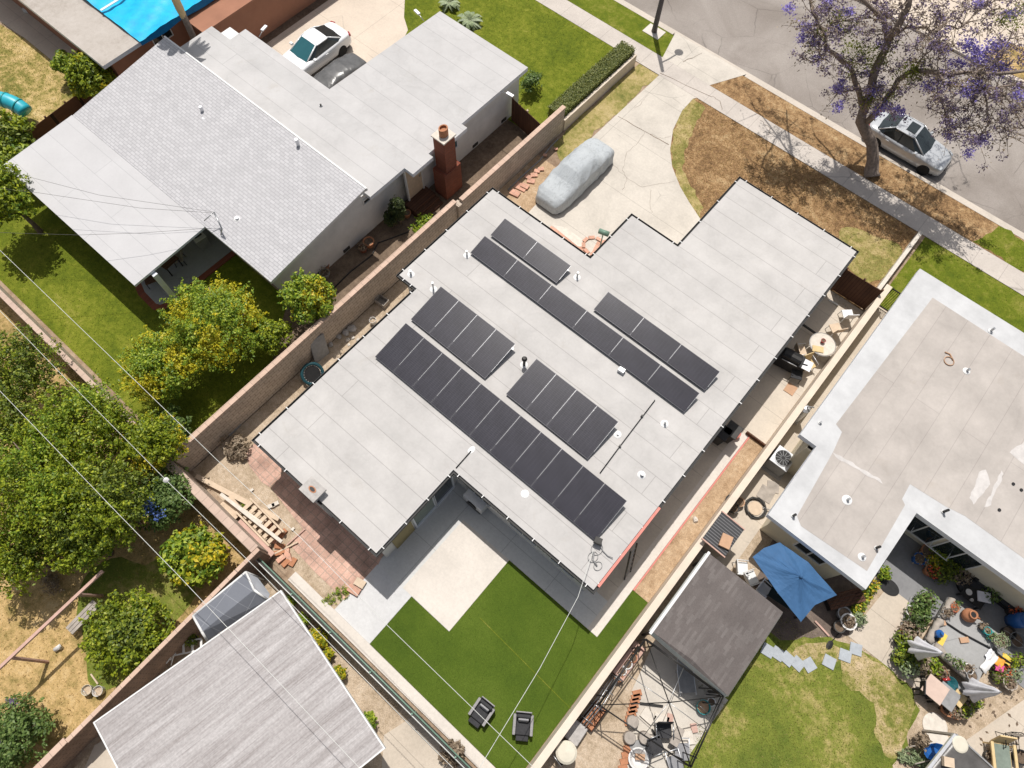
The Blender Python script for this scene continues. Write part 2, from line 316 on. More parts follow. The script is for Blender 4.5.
msk = b.ramp(b.noise(v, .3, 3), [(.42, 0), (.55, 1)])
col = b.mix(1.0, col, b.mix(msk, (1, 1, 1), b.ramp(vo.outputs['Distance'], [(0, .62), (.004, .8), (.012, 1)])), 'MULTIPLY')
b.bump(b.noise(v, 70, 2, .7), .3, .01)
m['asphalt'] = b.out(col, .9, 0, .2)

m['gravel_pale'] = concrete('pale_rough_slab', (.58, .535, .47), .5, None, .16)
m['shade_brown'] = mottled('brown_ground_with_shade', [(.35, (.115, .09, .075)), (.5, (.16, .125, .105)), (.66, (.24, .19, .15))], .6, 5, 40, .4, .2, .3)  # brown ground, its colour darkened to paint in shade around the parasol
m['pink_top'] = plain('faded_pink_top', (.56, .43, .36), .7, .08, 4)
m['pole_dark'] = plain('dark_pole', (.115, .10, .105), .6, .12, 5)
m['lawn_tan'] = mottled('thin_tan_lawn', [(.34, (.13, .155, .03)), (.45, (.23, .22, .06)), (.53, (.40, .32, .155)), (.66, (.54, .42, .27))], .7, 4, 24, .8, .32, .6)
m['leaf_gold'] = leafmat('gold_leaf', [(0, (.25, .26, .012)), (.6, (.38, .345, .016)), (1, (.54, .44, .022))], .25, .5, 1.25)
m['shade_grey'] = concrete('grey_deck_with_shade', (.25, .25, .255), .4, None, .2)  # grey deck, its colour darkened to paint in shade beside the house
m['rim_teal'] = plain('dark_teal_rim', (.014, .06, .075), .5, .3, 14)
# ------------------------------------------------------------------ scene-graph helpers
def thing(name, label, cat, loc=(0, 0, 0), rz=0.0, group=None):
    o = bpy.data.objects.new(name, None); COL.objects.link(o); o.empty_display_size = .2
    o.location = (loc[0], loc[1], loc[2] if len(loc) > 2 else 0); o.rotation_euler = (0, 0, rz)
    o['label'] = label; o['category'] = cat
    if group: o['group'] = group
    return o
def tag(o, label, cat, group=None, kind=None):
    o['label'] = label; o['category'] = cat
    if group: o['group'] = group
    if kind: o['kind'] = kind
    return o
def dup(root, loc, rz=0.0, label=None, group=None, scale=None):
    r = root.copy(); COL.objects.link(r); r.location = (loc[0], loc[1], loc[2] if len(loc) > 2 else 0); r.rotation_euler = (0, 0, rz)
    if label: r['label'] = label
    if group: r['group'] = group
    if scale: r.scale = (scale,)*3 if isinstance(scale, (int, float)) else scale
    for ch in list(root.children):
        c = ch.copy(); COL.objects.link(c); c.parent = r
        for g in list(ch.children):
            d = g.copy(); COL.objects.link(d); d.parent = c
    return r

class MB:
    def __init__(s): s.v = []; s.f = []; s.mi = []; s.cur = 0; s.sm = []; s.smooth = False
    def add(s, vs, fs):
        o = len(s.v); s.v += [tuple(x) for x in vs]
        for f in fs: s.f.append(tuple(i+o for i in f)); s.mi.append(s.cur); s.sm.append(s.smooth)
        return s
    def face(s, pts):
        if len(pts) <= 4: return s.add(pts, [tuple(range(len(pts)))])
        t = tessellate_polygon([[Vector(p) for p in pts]])
        n = Vector((0, 0, 0))
        for i in range(len(pts)): n += Vector(pts[i]).cross(Vector(pts[(i+1) % len(pts)]))
        fs = []
        for a, b_, c in t:
            k = (Vector(pts[b_])-Vector(pts[a])).cross(Vector(pts[c])-Vector(pts[a]))
            fs.append((a, b_, c) if k.dot(n) > 0 else (a, c, b_))
        return s.add(pts, fs)
    def sheet(s, poly, z): return s.face([(p[0], p[1], z) for p in ccw(poly)])
    def prism(s, poly, z0, z1, bottom=True):
        poly = ccw(poly); n = len(poly)
        s.face([(p[0], p[1], z1) for p in poly])
        if bottom: s.face([(p[0], p[1], z0) for p in reversed(poly)])
        for i in range(n):
            a, b_ = poly[i], poly[(i+1) % n]
            s.add([(a[0], a[1], z0), (b_[0], b_[1], z0), (b_[0], b_[1], z1), (a[0], a[1], z1)], [(0, 1, 2, 3)])
        return s
    def box(s, c, d, rz=0.0, tilt=None):
        x, y, z = d[0]/2, d[1]/2, d[2]/2
        M_ = Matrix.Rotation(rz, 3, 'Z')
        if tilt is not None: M_ = M_ @ (tilt if isinstance(tilt, Matrix) else Matrix.Rotation(tilt[1], 3, tilt[0]))
        vs = [Vector(c[:3]) + M_ @ Vector(p) for p in ((-x, -y, -z), (x, -y, -z), (x, y, -z), (-x, y, -z), (-x, -y, z), (x, -y, z), (x, y, z), (-x, y, z))]
        return s.add(vs, [(3, 2, 1, 0), (4, 5, 6, 7), (0, 1, 5, 4), (1, 2, 6, 5), (2, 3, 7, 6), (3, 0, 4, 7)])
    def bx(s, x0, x1, y0, y1, z0, z1): return s.box(((x0+x1)/2, (y0+y1)/2, (z0+z1)/2), (x1-x0, y1-y0, z1-z0))
    def bar(s, a, b_, wd, ht):
        """rectangular bar between two 3-D points, wd sideways, ht upwards"""
        a, b_ = Vector(a), Vector(b_); t = (b_-a).normalized()
        sd_ = t.cross(Vector((0, 0, 1)));
        if sd_.length < 1e-4: sd_ = Vector((1, 0, 0))
        sd_.normalize(); up = sd_.cross(t)
        vs = []
        for p in (a, b_):
            for i, j in ((-1, -1), (1, -1), (1, 1), (-1, 1)): vs.append(p + sd_*i*wd/2 + up*j*ht/2)
        return s.add(vs, [(0, 3, 2, 1), (4, 5, 6, 7), (0, 1, 5, 4), (1, 2, 6, 5), (2, 3, 7, 6), (3, 0, 4, 7)])
    def tube(s, pts, r, n=6, cap=True):
        pts = [Vector(p) for p in pts]; k = len(pts); rs = r if isinstance(r, (list, tuple)) else [r]*k
        vs = []; prev = None
        for i, p in enumerate(pts):
            t = (pts[min(i+1, k-1)]-pts[max(i-1, 0)]).normalized()
            a = prev if prev is not None else (Vector((0, 0, 1)) if abs(t.z) < .9 else Vector((1, 0, 0)))
            u = (a - t*a.dot(t)); u.normalize(); prev = u; v_ = t.cross(u)
            for j in range(n):
                th = 2*math.pi*j/n; vs.append(p + (u*math.cos(th)+v_*math.sin(th))*rs[i])
        fs = [(i*n+j, i*n+(j+1) % n, (i+1)*n+(j+1) % n, (i+1)*n+j) for i in range(k-1) for j in range(n)]
        if cap: fs += [tuple(range(n-1, -1, -1)), tuple((k-1)*n+j for j in range(n))]
        o = s.smooth; s.smooth = True; s.add(vs, fs); s.smooth = o; return s
    def lathe(s, prof, c=(0, 0, 0), n=16, sq=(1, 1), cap=True):
        vs = [(c[0]+r*math.cos(2*math.pi*j/n)*sq[0], c[1]+r*math.sin(2*math.pi*j/n)*sq[1], c[2]+z) for r, z in prof for j in range(n)]
        k = len(prof)
        fs = [(i*n+j, i*n+(j+1) % n, (i+1)*n+(j+1) % n, (i+1)*n+j) for i in range(k-1) for j in range(n)]
        if cap and prof[0][0] > 1e-6: fs.append(tuple(range(n-1, -1, -1)))
        if cap and prof[-1][0] > 1e-6: fs.append(tuple((k-1)*n+j for j in range(n)))
        return s.add(vs, fs)
    def cyl(s, c, r, h, n=16, r2=None): return s.lathe([(r, 0), (r if r2 is None else r2, h)], c, n)
    def blob(s, c, r, seed=0, n=8, rough=.2, flat=.7):
        rg = random.Random(seed); vs = []; fs = []
        k = n//2+1
        ph = [rg.uniform(0, 6.28) for _ in range(6)]
        for i in range(k):
            th = math.pi*i/(k-1)
            for j in range(n):
                f_ = 2*math.pi*j/n
                q = 1+rough*(math.sin(2*f_+ph[0]+th)+math.sin(3*f_+ph[1]-2*th)*.7+math.sin(2*th+ph[2])*.5)*.6
                vs.append((c[0]+r*q*math.sin(th)*math.cos(f_), c[1]+r*q*math.sin(th)*math.sin(f_), c[2]+r*flat*q*math.cos(th)))
        fs = [(i*n+j, (i+1)*n+j, (i+1)*n+(j+1) % n, i*n+(j+1) % n) for i in range(k-1) for j in range(n)]
        return s.add(vs, fs)
    def build(s, name, mat, parent=None, world=False, bevel=0.0, smooth=False, loc=None):
        """world=True: vertices are world coordinates, re-expressed relative to the parent (or to their own base)"""
        me = bpy.data.meshes.new(name)
        vs = s.v
        o = bpy.data.objects.new(name, me)
        if parent is not None:
            o.parent = parent
            if world:
                Mi = chain_inv(parent); vs = [Mi @ Vector(p) for p in vs]
        elif loc is not None: o.location = loc
        elif world:
            a = np.array(vs); q = Vector(((a[:, 0].min()+a[:, 0].max())/2, (a[:, 1].min()+a[:, 1].max())/2, a[:, 2].min()))
            o.location = q; vs = [Vector(p)-q for p in vs]
        me.from_pydata([tuple(p) for p in vs], [], s.f)
        mats = mat if isinstance(mat, (list, tuple)) else [mat]
        for x in mats: me.materials.append(x)
        me.polygons.foreach_set('material_index', s.mi)
        me.polygons.foreach_set('use_smooth', [bool(smooth) or q for q in s.sm])
        me.update(); COL.objects.link(o)
        if bevel:
            bv = o.modifiers.new('bevel', 'BEVEL'); bv.width = bevel; bv.segments = 2; bv.limit_method = 'ANGLE'
        return o
def local_m(o): return Matrix.Translation(o.location) @ o.rotation_euler.to_matrix().to_4x4()
def chain_inv(o):
    M_ = local_m(o)
    while o.parent: o = o.parent; M_ = local_m(o) @ M_
    return M_.inverted()
def ccw(p):
    p = [(q[0], q[1]) for q in p]
    a = sum(p[i][0]*p[(i+1) % len(p)][1]-p[(i+1) % len(p)][0]*p[i][1] for i in range(len(p)))
    return p if a > 0 else p[::-1]
def offset_poly(poly, d):
    """grow (d > 0) or shrink a polygon"""
    poly = ccw(poly); n = len(poly); out = []
    for i in range(n):
        p0, p1, p2 = Vector(poly[i-1]), Vector(poly[i]), Vector(poly[(i+1) % n])
        e1, e2 = (p1-p0).normalized(), (p2-p1).normalized()
        n1, n2 = Vector((e1.y, -e1.x)), Vector((e2.y, -e2.x)); k = n1+n2
        out.append(tuple(p1 + k*(d/(k.dot(n1)))))
    return out
def rect(x0, x1, y0, y1): return [(x0, y0), (x1, y0), (x1, y1), (x0, y1)]
def struct(name, poly, z, mat, thick=0.0):
    mb = MB()
    mb.prism(poly, z-thick, z) if thick else mb.sheet(poly, z)
    o = mb.build(name, mat, world=True); o['kind'] = 'structure'; return o
def PP(lst, z=0.0): return [tuple(P(x, y, z)[:2]) for x, y in lst]
def smoothpoly(pts, it=2):
    for _ in range(it):
        q = []
        for i in range(len(pts)):
            a, b_ = pts[i], pts[(i+1) % len(pts)]
            q += [(a[0]*.75+b_[0]*.25, a[1]*.75+b_[1]*.25), (a[0]*.25+b_[0]*.75, a[1]*.25+b_[1]*.75)]
        pts = q
    return pts

def rag(poly, amp=.18, step=.35, seed=1):
    """grown, uneven edge instead of a ruled one"""
    g = random.Random(seed); ph = [g.uniform(0, 6.28) for _ in range(6)]; poly = ccw(poly); out = []
    for i in range(len(poly)):
        a, b_ = Vector(poly[i]), Vector(poly[(i+1) % len(poly)]); d = b_-a; L = d.length
        if L < 1e-5: continue
        nn = Vector((d.y, -d.x))/L; k = max(1, int(L/step))
        for j in range(k):
            p = a+d*j/k; w_ = .5*math.sin(p.x*2.3+p.y*1.7+ph[0])+.35*math.sin(p.x*5.1-p.y*4.3+ph[1])+.3*math.sin(p.x*9.7+p.y*11.3+ph[2])+g.uniform(-.35, .35)
            p = p+nn*amp*w_*(.4 if j == 0 else 1); out.append((p.x, p.y))
    return out
# ------------------------------------------------------------------ foliage
def quads_obj(name, V, F, mat, parent=None, loc=None, sm=False, mi=None):
    me = bpy.data.meshes.new(name)
    nv, nf = len(V), len(F); k = F.shape[1]
    me.vertices.add(nv); me.vertices.foreach_set('co', V.astype(np.float32).ravel())
    me.loops.add(nf*k); me.loops.foreach_set('vertex_index', F.astype(np.int32).ravel())
    me.polygons.add(nf); me.polygons.foreach_set('loop_start', np.arange(0, nf*k, k, dtype=np.int32))
    for x in (mat if isinstance(mat, (list, tuple)) else [mat]): me.materials.append(x)
    if mi is not None: me.polygons.foreach_set('material_index', mi.astype(np.int32))
    me.update(calc_edges=True)
    o = bpy.data.objects.new(name, me)
    if parent is not None: o.parent = parent
    elif loc is not None: o.location = loc
    COL.objects.link(o); return o
def leaves(C, N, L, W, rg, spread=.6, T=None):
    """diamond leaves at C facing about N; returns verts, faces"""
    n = len(C); N = N + rg.normal(0, spread, (n, 3)); N /= np.linalg.norm(N, axis=1)[:, None]+1e-9
    R = rg.normal(0, 1, (n, 3)) if T is None else T + rg.normal(0, .25, (n, 3))
    T_ = R - N*np.sum(R*N, 1)[:, None]; T_ /= np.linalg.norm(T_, axis=1)[:, None]+1e-9
    B = np.cross(N, T_); l = (L*rg.uniform(.6, 1.3, n))[:, None]; w_ = l*W/L
    fold = N*l*.12
    V = np.stack([C-T_*l*.5, C+B*w_*.5+fold, C+T_*l*.5, C-B*w_*.5+fold], 1).reshape(-1, 3)
    return V, np.arange(n*4).reshape(n, 4)
def lump_crown(rg, c, rad, nl, nleaf, lr=(.28, .45), low=-.25):
    """points + outward normals: leaf clumps scattered on an uneven ellipsoid"""
    rad = np.array(rad); Cs = []; Ns = []
    d = rg.normal(0, 1, (nl*4, 3)); d /= np.linalg.norm(d, axis=1)[:, None]; d = d[d[:, 2] > low][:nl]
    for q in d:
        cc = q*rad*rg.uniform(.5, .86); r = rg.uniform(*lr)*rad.mean()
        k = int(nleaf*(r/(.36*rad.mean()))**2/len(d))
        e = rg.normal(0, 1, (k, 3)); e /= np.linalg.norm(e, axis=1)[:, None]
        rr = r*rg.uniform(.55, 1.15, k)**.8
        pts = cc + e*rr[:, None]*np.array([1, 1, .8])
        Cs.append(pts); Ns.append(e*.8 + q*.3 + np.array([0, 0, .7]))
    # ragged sprays sticking out of the clumps
    ns = nl*2; dd = rg.normal(0, 1, (ns*3, 3)); dd /= np.linalg.norm(dd, axis=1)[:, None]; dd = dd[dd[:, 2] > low+.05][:ns]; kk = max(8, nleaf//(ns*8))
    for q in dd:
        s0 = q*rad*rg.uniform(.80, .98); dr = q+rg.normal(0, .45, 3)+np.array([0, 0, .25]); dr /= np.linalg.norm(dr)
        tt = rg.uniform(0, 1, kk); ln = rad.mean()*rg.uniform(.12, .30)
        Cs.append(s0+dr*(tt*ln)[:, None]+rg.normal(0, .035+.02*rad.mean(), (kk, 3))*(1.1-tt*.6)[:, None]); Ns.append(np.tile(dr*.4+np.array([0, 0, .8]), (kk, 1)))
    # a thin inner filling
    k = nleaf//6; e = rg.normal(0, 1, (k, 3)); e /= np.linalg.norm(e, axis=1)[:, None]
    Cs.append(e*rad*(rg.uniform(0, 1, k)**.5*.75)[:, None]); Ns.append(e+np.array([0, 0, .4]))
    C = np.concatenate(Cs); N = np.concatenate(Ns)
    C = C + np.array(c); keep = C[:, 2] > .08
    return C[keep], N[keep]
def limbs(mb, rg, base, crown_c, rad, r0, n=6):
    b = Vector(base); c = Vector(crown_c); fork = b.lerp(c, .55)
    mid = b.lerp(fork, .5)+Vector((rg.uniform(-.1, .1), rg.uniform(-.1, .1), 0))
    mb.tube([b+Vector((0, 0, -.05)), b+Vector((0, 0, .12)), mid, fork], [r0*1.5, r0*1.1, r0*.9, r0*.75], 8)
    for i in range(n):
        a = 2*math.pi*i/n + rg.uniform(-.4, .4)
        e = c + Vector((math.cos(a)*rad[0]*.72, math.sin(a)*rad[1]*.72, rad[2]*rg.uniform(-.1, .6)))
        mb.tube([fork, fork.lerp(e, .5)+Vector((0, 0, .15)), e], [r0*.6, r0*.4, r0*.14], 5)
def tree(name, label, cat, base, h, rad, mat, n=6000, L=.14, W=.07, seed=1, nl=26, r0=.12, bark='bark', group=None, off=(0, 0), lr=(.28, .45), spread=.6, low=-.25, mix=None):
    rg = np.random.default_rng(seed)
    t = thing(name, label, cat, (base[0], base[1], 0), 0, group)
    cc = (off[0], off[1], h-rad[2]*.95)
    C, N = lump_crown(rg, cc, rad, nl, n, lr, low)
    V, F = leaves(C, N, L, W, rg, spread)
    mi = None; mats = [m[mat]]
    if mix:
        mats.append(m[mix[0]])
        # whole sprays, not single leaves, carry the second colour
        s_ = np.sin(C[:, 0]*3.1+seed)+np.sin(C[:, 1]*2.7+seed*2)+np.sin(C[:, 2]*3.3)+.6*np.sin(C[:, 0]*9+C[:, 1]*7)+C[:, 2]*.1+rg.normal(0, .3, len(C))  # slight height bias: painted top light on green trees, new growth on citrus
        mi = (s_ > np.quantile(s_, 1-mix[1])).astype(int)
    quads_obj('crown', V, F, mats, t, mi=mi)
    tb = MB(); limbs(tb, rg, (0, 0, 0), cc, rad, r0); tb.build('trunk', m[bark], t)
    return t
def grass(name, poly, n, mat, seed, h=(.03, .07), wd=.012, z=0.0, label='', holes=(), world_off=None):
    """loose blades over a lawn polygon"""
    rg = np.random.default_rng(seed); poly = np.array(poly); lo, hi = poly.min(0), poly.max(0)
    q = rg.uniform(lo, hi, (int(n*2.2), 2)); q = q[inside(q, poly)][:n]
    for hp in holes: q = q[~inside(q, np.array(hp))]
    k = len(q); a = rg.uniform(0, 2*np.pi, k); hh = rg.uniform(*h, k); ln = rg.uniform(.2, 1.1, k)*hh; b_ = rg.uniform(0, 2*np.pi, k)
    C = np.c_[q, np.full(k, z)]
    s_ = np.c_[np.cos(a), np.sin(a), np.zeros(k)]*wd*rg.uniform(.6, 1.4, k)[:, None]
    tip = C + np.c_[np.cos(b_)*ln, np.sin(b_)*ln, hh]
    V = np.stack([C-s_, C+s_, tip], 1).reshape(-1, 3); F = np.arange(k*3).reshape(k, 3)
    o = quads_obj(name, V, F, m[mat]); o['kind'] = 'stuff'; tag(o, label, 'grass'); return o
def inside(q, poly):
    x, y = q[:, 0], q[:, 1]; r = np.zeros(len(q), bool); n = len(poly)
    for i in range(n):
        x0, y0 = poly[i]; x1, y1 = poly[(i+1) % n]
        c = ((y0 > y) != (y1 > y)); r ^= c & (x < (x1-x0)*(y-y0)/((y1-y0) or 1e-9)+x0)
    return r
# ================================================================== GROUND
struct('ground', rect(-220, 220, -200, 240), -.16, m['soil'])
struct('yard_ground', rect(-120, 90, -90, 32.5), 0, m['soil'], .16)
struct('street', rect(-160, 120, 32.7, 42.6), -.125, m['asphalt'])
struct('opposite_ground', rect(-120, 90, 42.75, 120), 0, m['drive2'], .16)
ap = [P(660, 60), P(674, 35.5), P(742.5, 76), P(709, 86)]
xa0, xa1 = ap[1].x, ap[2].x
struct('kerb', rect(-120, xa0-.1, 32.5, 32.72), .02, m['kerb_conc'], .17)
struct('kerb', rect(xa1+.1, 90, 32.5, 32.72), .02, m['kerb_conc'], .17)
struct('gutter_pan', rect(-120, 90, 32.72, 33.05), -.118, m['kerb_conc'])
struct('kerb', rect(-120, 90, 42.53, 42.75), .02, m['kerb_conc'], .17)
struct('opposite_lawn', [tuple(P(*q)[:2]) for q in ((1000, 40), (1060, 60), (1060, 95), (1005, 72), (985, 55))], .02, m['lawn_straw'])
struct('opposite_lawn', rect(-60, -9.5, 43.6, 60), .02, m['lawn_brown'])
struct('sidewalk', rect(-90, 60, 29.35, 30.6), .03, m['walk'])
# sloping driveway apron
mb = MB(); mb.face([(ap[0].x, 30.605, .028), (ap[3].x, 30.605, .028), (xa1, 32.5, .026), (xa0, 32.5, .026)])
mb.face([(xa0, 32.5, .026), (xa1, 32.5, .026), (xa1+.05, 32.86, -.10), (xa0-.05, 32.86, -.10)])
o = mb.build('driveway_apron', m['drive'], world=True); o['kind'] = 'structure'
E1 = [(-60, 30.62), (ap[0].x, 30.62), (xa0, 32.48), (-60, 32.48)]
struct('street_lawn', E1, .022, m['lawn_street'])
struct('verge', [(ap[3].x, 30.62), (8, 30.62), (8, 32.48), (xa1, 32.48)], .018, m['lawn_brown'])
E2 = [(5.2, 30.62), (40, 30.62), (40, 32.48), (5.6, 32.48)]
struct('street_lawn', rag([(5.0, 30.66), (40, 30.66), (40, 32.44), (5.6, 32.44)], .16, .3, 3), .023, m['lawn_street'])
# front of the grey neighbouring house
struct('neighbour_driveway', rect(-33.2, -22.4, 13.8, 29.34), .018, m['drive2'])
L1 = [(-31.6, 29.33), (-30.0, 27), (-29.0, 25.3), (-28.3, 24.2), (-27.3, 23.1), (-26.4, 22.5), (-25.8, 21.2), (-15.55, 21.2), (-15.55, 29.33)]
struct('front_lawn', L1, .026, m['lawn_bright'])
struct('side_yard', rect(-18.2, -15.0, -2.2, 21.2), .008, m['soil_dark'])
struct('painted_sun_soil', rag(rect(-16.0, -15.3, 8.5, 20.5), .12, .3, 2), .013, m['soil_tan'])  # paler soil paints a strip of sunlight into the shaded side yard
# front of the main house
DR = [(-13.45, 29.34), (-13.5, 23.05), (-13.1, 20.9), (-12.9, 17.2), (-11.6, 16.2), (-8.6, 16.6), (-8.2, 15.9), (-4.9, 20), (-4.9, 23.2), (-6.0, 22.6)] + \
     [tuple(P(*q)[:2]) for q in ((700, 219), (690, 204), (680, 187), (672, 167), (670, 150), (673, 130), (682, 111), (693, 99))] + [(-10.9, 29.34)]
struct('driveway', DR, .03, m['drive'])
def cracks(lines, w_, z, name):
    for i, ln in enumerate(lines):
        pts = [P(*q, z) for q in ln]; g = random.Random(i); out = []
        for a, b_ in zip(pts, pts[1:]):
            out.append(a)
            for f in (.25, .5, .75): out.append(a.lerp(b_, f)+Vector((g.uniform(-.05, .05), g.uniform(-.05, .05), 0)))
        out.append(pts[-1]); mb = MB()
        for a, b_ in zip(out, out[1:]):
            d = (b_-a).normalized()*.004; s_ = Vector((-d.y, d.x, 0)).normalized()*w_*.5*g.uniform(.6, 1.3); mb.add([a-d-s_, b_+d-s_, b_+d+s_, a-d+s_], [(0, 1, 2, 3)])
        o = mb.build(name, m['soil_dark'], world=True); o['kind'] = 'structure'
cracks([[(618, 116.3), (649.8, 134), (668.8, 144.7)]], .032, .034, 'driveway_joint')
cracks([[(644.7, 132), (638.4, 142), (627, 152), (622, 170), (627, 180), (622, 190)], [(650, 134), (662.5, 138.4), (671, 135.8)], [(613, 165), (627, 178), (642, 187), (675, 181)], [(651, 190), (650, 205), (652, 213)], [(648, 95), (641, 104), (634, 108)]], .011, .034, 'driveway_crack')
cracks([[(660, 73), (712, 97)], [(683, 62), (702, 53)]], .03, .034, 'pavement_joint')
cracks([[(712, 96), (720, 101), (722, 110)], [(620, 45), (640, 62)], [(760, 120), (770, 128), (768, 136)]], .02, .034, 'pavement_crack')
struct('driveway_verge', rag([(-14.85, 21.5), (-13.3, 20.6), (-13.56, 23.05), (-13.5, 29.3), (-14.85, 29.3)], .12, .3, 8), .014, m['lawn_yellow'])
struct('driveway_soil', [(-14.93, 15.2), (-7.9, 15.2), (-8.3, 16.9), (-12.8, 17.6), (-13.2, 20.4), (-14.93, 20.4)], .010, m['soil_orange'])
BL_ = [tuple(P(*q)[:2]) for q in ((700, 219), (690, 204), (680, 187), (672, 167), (670, 150), (673, 130), (682, 111), (693, 99))] + [(-10.9, 29.33), (2.6, 29.33), (2.6, 22.8), (-5.5, 22.8)]
struct('brown_lawn', BL_, .016, m['lawn_brown'])
struct('green_lawn_edge', rag([tuple(P(*q)[:2]) for q in ((700, 219), (690, 204), (680, 187), (672, 167), (670, 150), (673, 130), (682, 111), (693, 99), (706, 108), (694, 128), (684, 150), (682, 170), (690, 187), (704, 208))], .13, .25, 5), .021, m['lawn_yellow'])
struct('yellow_lawn_corner', rag(smoothpoly([tuple(P(*q)[:2]) for q in ((835, 225), (868, 232), (906, 246), (888, 276), (866, 285), (842, 262))]), .35, .3, 6), .021, m['lawn_yellow'])
RF = rect(3.05, 40, 24.2, 29.33)
struct('neighbour_lawn', RF, .016, m['lawn_street'])
# side passage
struct('side_passage', [(.2, 3.6), (2.04, 3.6), (2.04, 14.5), (2.8, 14.5), (2.8, 23.4), (.2, 23.4)], .02, m['alley'])
struct('planter_strip', rect(2.12, 2.8, 5.9, 14.48), .03, m['soil_orange'])
struct('planter_edging', rect(2.05, 2.11, 5.9, 14.48), .06, m['red_paint'], .07)
# back patio
struct('patio_slab', [(-6.4, -2.33), (-4.46, -2.33), (-4.46, -.01), (-2.45, -.01), (-2.45, 3.57), (2.035, 3.57), (2.035, 4.9), (-6.4, 4.9)], .024, m['pad_grey'])
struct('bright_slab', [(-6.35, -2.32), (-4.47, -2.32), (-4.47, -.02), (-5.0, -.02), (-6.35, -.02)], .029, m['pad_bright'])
struct('painted_sun_patch', rect(-4.95, -2.45, 0, 3.57), .029, m['pad_white'])  # warmer concrete colour paints in the sunlit part of the patio
struct('painted_sun_strip', rect(1.55, 2.03, 3.575, 14.4), .026, m['pad_white'])  # pale strip paints in the sunlight beyond the eave's shadow
TF = [(-4.45, -2.32), (-4.45, -.02), (-2.44, -.02), (-2.44, 3.56), (2.045, 3.56), (2.045, 5.89), (2.79, 5.89), (2.79, -2.32)]
struct('artificial_turf', TF, .035, m['turf'])
q0, q1 = P(480, 618), P(571, 709)
mb = MB(); mb.bar((q0.x, q0.y, .037), (q1.x, q1.y, .037), .028, .004); o = mb.build('turf_seam', m['lawn_street'], world=True); o['kind'] = 'structure'
struct('back_kerb', rect(-8.6, 2.8, -2.74, -2.33), .10, m['pad_white'], .12)
# back corner of the main yard: bare soil and terracotta pavers
struct('bare_soil', [(-15.02, -2.35), (-6.41, -2.35), (-6.41, .5), (-12.5, .5), (-12.5, 14.8), (-15.02, 14.8)], .008, m['soil_tan'])
T1 = PP([(243, 452), (255, 444), (275, 462), (283, 470), (281, 477), (270.5, 487.5), (256, 474)])
struct('terracotta_pavers', rag(T1, .07, .3, 1), .028, m['tile'])
T2 = PP([(271, 488), (283, 474), (300, 455), (392, 536), (374, 574), (367, 580), (345, 600), (316, 573), (291, 546), (303, 529)])
struct('terracotta_pavers', T2, .028, m['tile'])
# the grey house's back garden
L3 = [(-35, -2.3), (-15.15, -2.3), (-15.15, 1.6), (-18.2, 5.9), (-31.4, 6.0), (-35, 3)]
struct('back_lawn', L3, .014, m['lawn_bright'])
struct('patio_border', [(-31.9, 1.9), (-24.6, 1.8), (-23.6, 1.45), (-22.5, 1.4), (-22.15, 1.55), (-22.0, 2), (-21.95, 6.3), (-31.9, 6.3)], .05, m['brick_red'], .05)
struct('covered_patio', [(-31.6, 2.2), (-24.5, 2.1), (-23.5, 1.75), (-22.6, 1.7), (-22.4, 1.8), (-22.3, 2.1), (-22.25, 6.3), (-31.6, 6.3)], .056, m['patio_grey'])
# the garden with the fruit trees
LS = rect(-40, -9.85, -22, -2.75)
struct('straw_lawn', LS, .010, m['lawn_straw'])
struct('green_patch', rag(smoothpoly(PP([(95, 560), (190, 560), (200, 600), (160, 640), (120, 690), (85, 690), (90, 640), (70, 600)])), .4, .3, 9), .015, m['lawn_right'])
# bottom neighbour
struct('garden_strip', rect(-9.5, 2.6, -12.5, -2.9), .012, m['soil_tan'])
struct('concrete_yard', PP([(384, 735), (415, 715), (470, 775), (455, 800), (380, 800)]), .022, m['patio_tan'])
struct('concrete_yard', PP([(75, 790), (95, 745), (200, 690), (260, 640), (300, 800)]), .02, m['patio_tan'])
# house with the tarp
struct('dry_lawn', [(-50, 2.2), (-33.3, 2.2), (-33.3, 7.6), (-42, 7.6), (-50, 6.5)], .012, m['lawn_dry'])
struct('concrete_path', [(-55, 6.6), (-42, 7.62), (-33.3, 7.62), (-33.3, 9), (-55, 9)], .02, m['patio_tan'])
struct('dark_yard', rect(-34, -31.6, 8, 22), .022, m['soil_dark'])
# right-hand neighbour
struct('side_concrete', rect(3.0, 4.6, 8.6, 24.15), .016, m['patio_tan'])
struct('back_yard_soil', rect(3.0, 40, -4, 15), .008, m['soil_tan'])
LR = [(6.8, -1), (6.8, 4.55), (5.9, 4.7), (5.9, 8.3), (7.2, 9.0)] + smoothpoly(PP([(800, 650), (848, 640), (880, 660), (925, 702), (905, 735), (885, 800), (800, 800), (780, 700)]), 1)[1:9] + PP([(885, 800), (780, 850)])
struct('worn_lawn', rag(LR, .16, .3, 7), .014, m['lawn_right'])
struct('painted_shade_ground', rag(PP([(752, 585), (770, 545), (790, 520), (868, 590), (848, 634), (812, 640), (780, 640), (765, 620)]), .12, .3, 4), .018, m['shade_brown'])
struct('patio', PP([(848, 636), (897, 575), (928, 600), (900, 640), (935, 690), (932, 702)]), .024, m['patio_tan'])
struct('patio', rect(8.0, 24, 12.75, 15.5), .030, m['shade_grey'])
struct('patio', PP([(966, 740), (1030, 695), (1050, 780), (1000, 800)]), .024, m['patio_tan'])
struct('tan_lawn_patch', rag(smoothpoly(PP([(850, 645), (885, 668), (922, 702), (905, 735), (895, 765), (868, 735), (880, 705), (845, 690), (838, 665)]), 2), .4, .22, 12), .019, m['lawn_tan'])
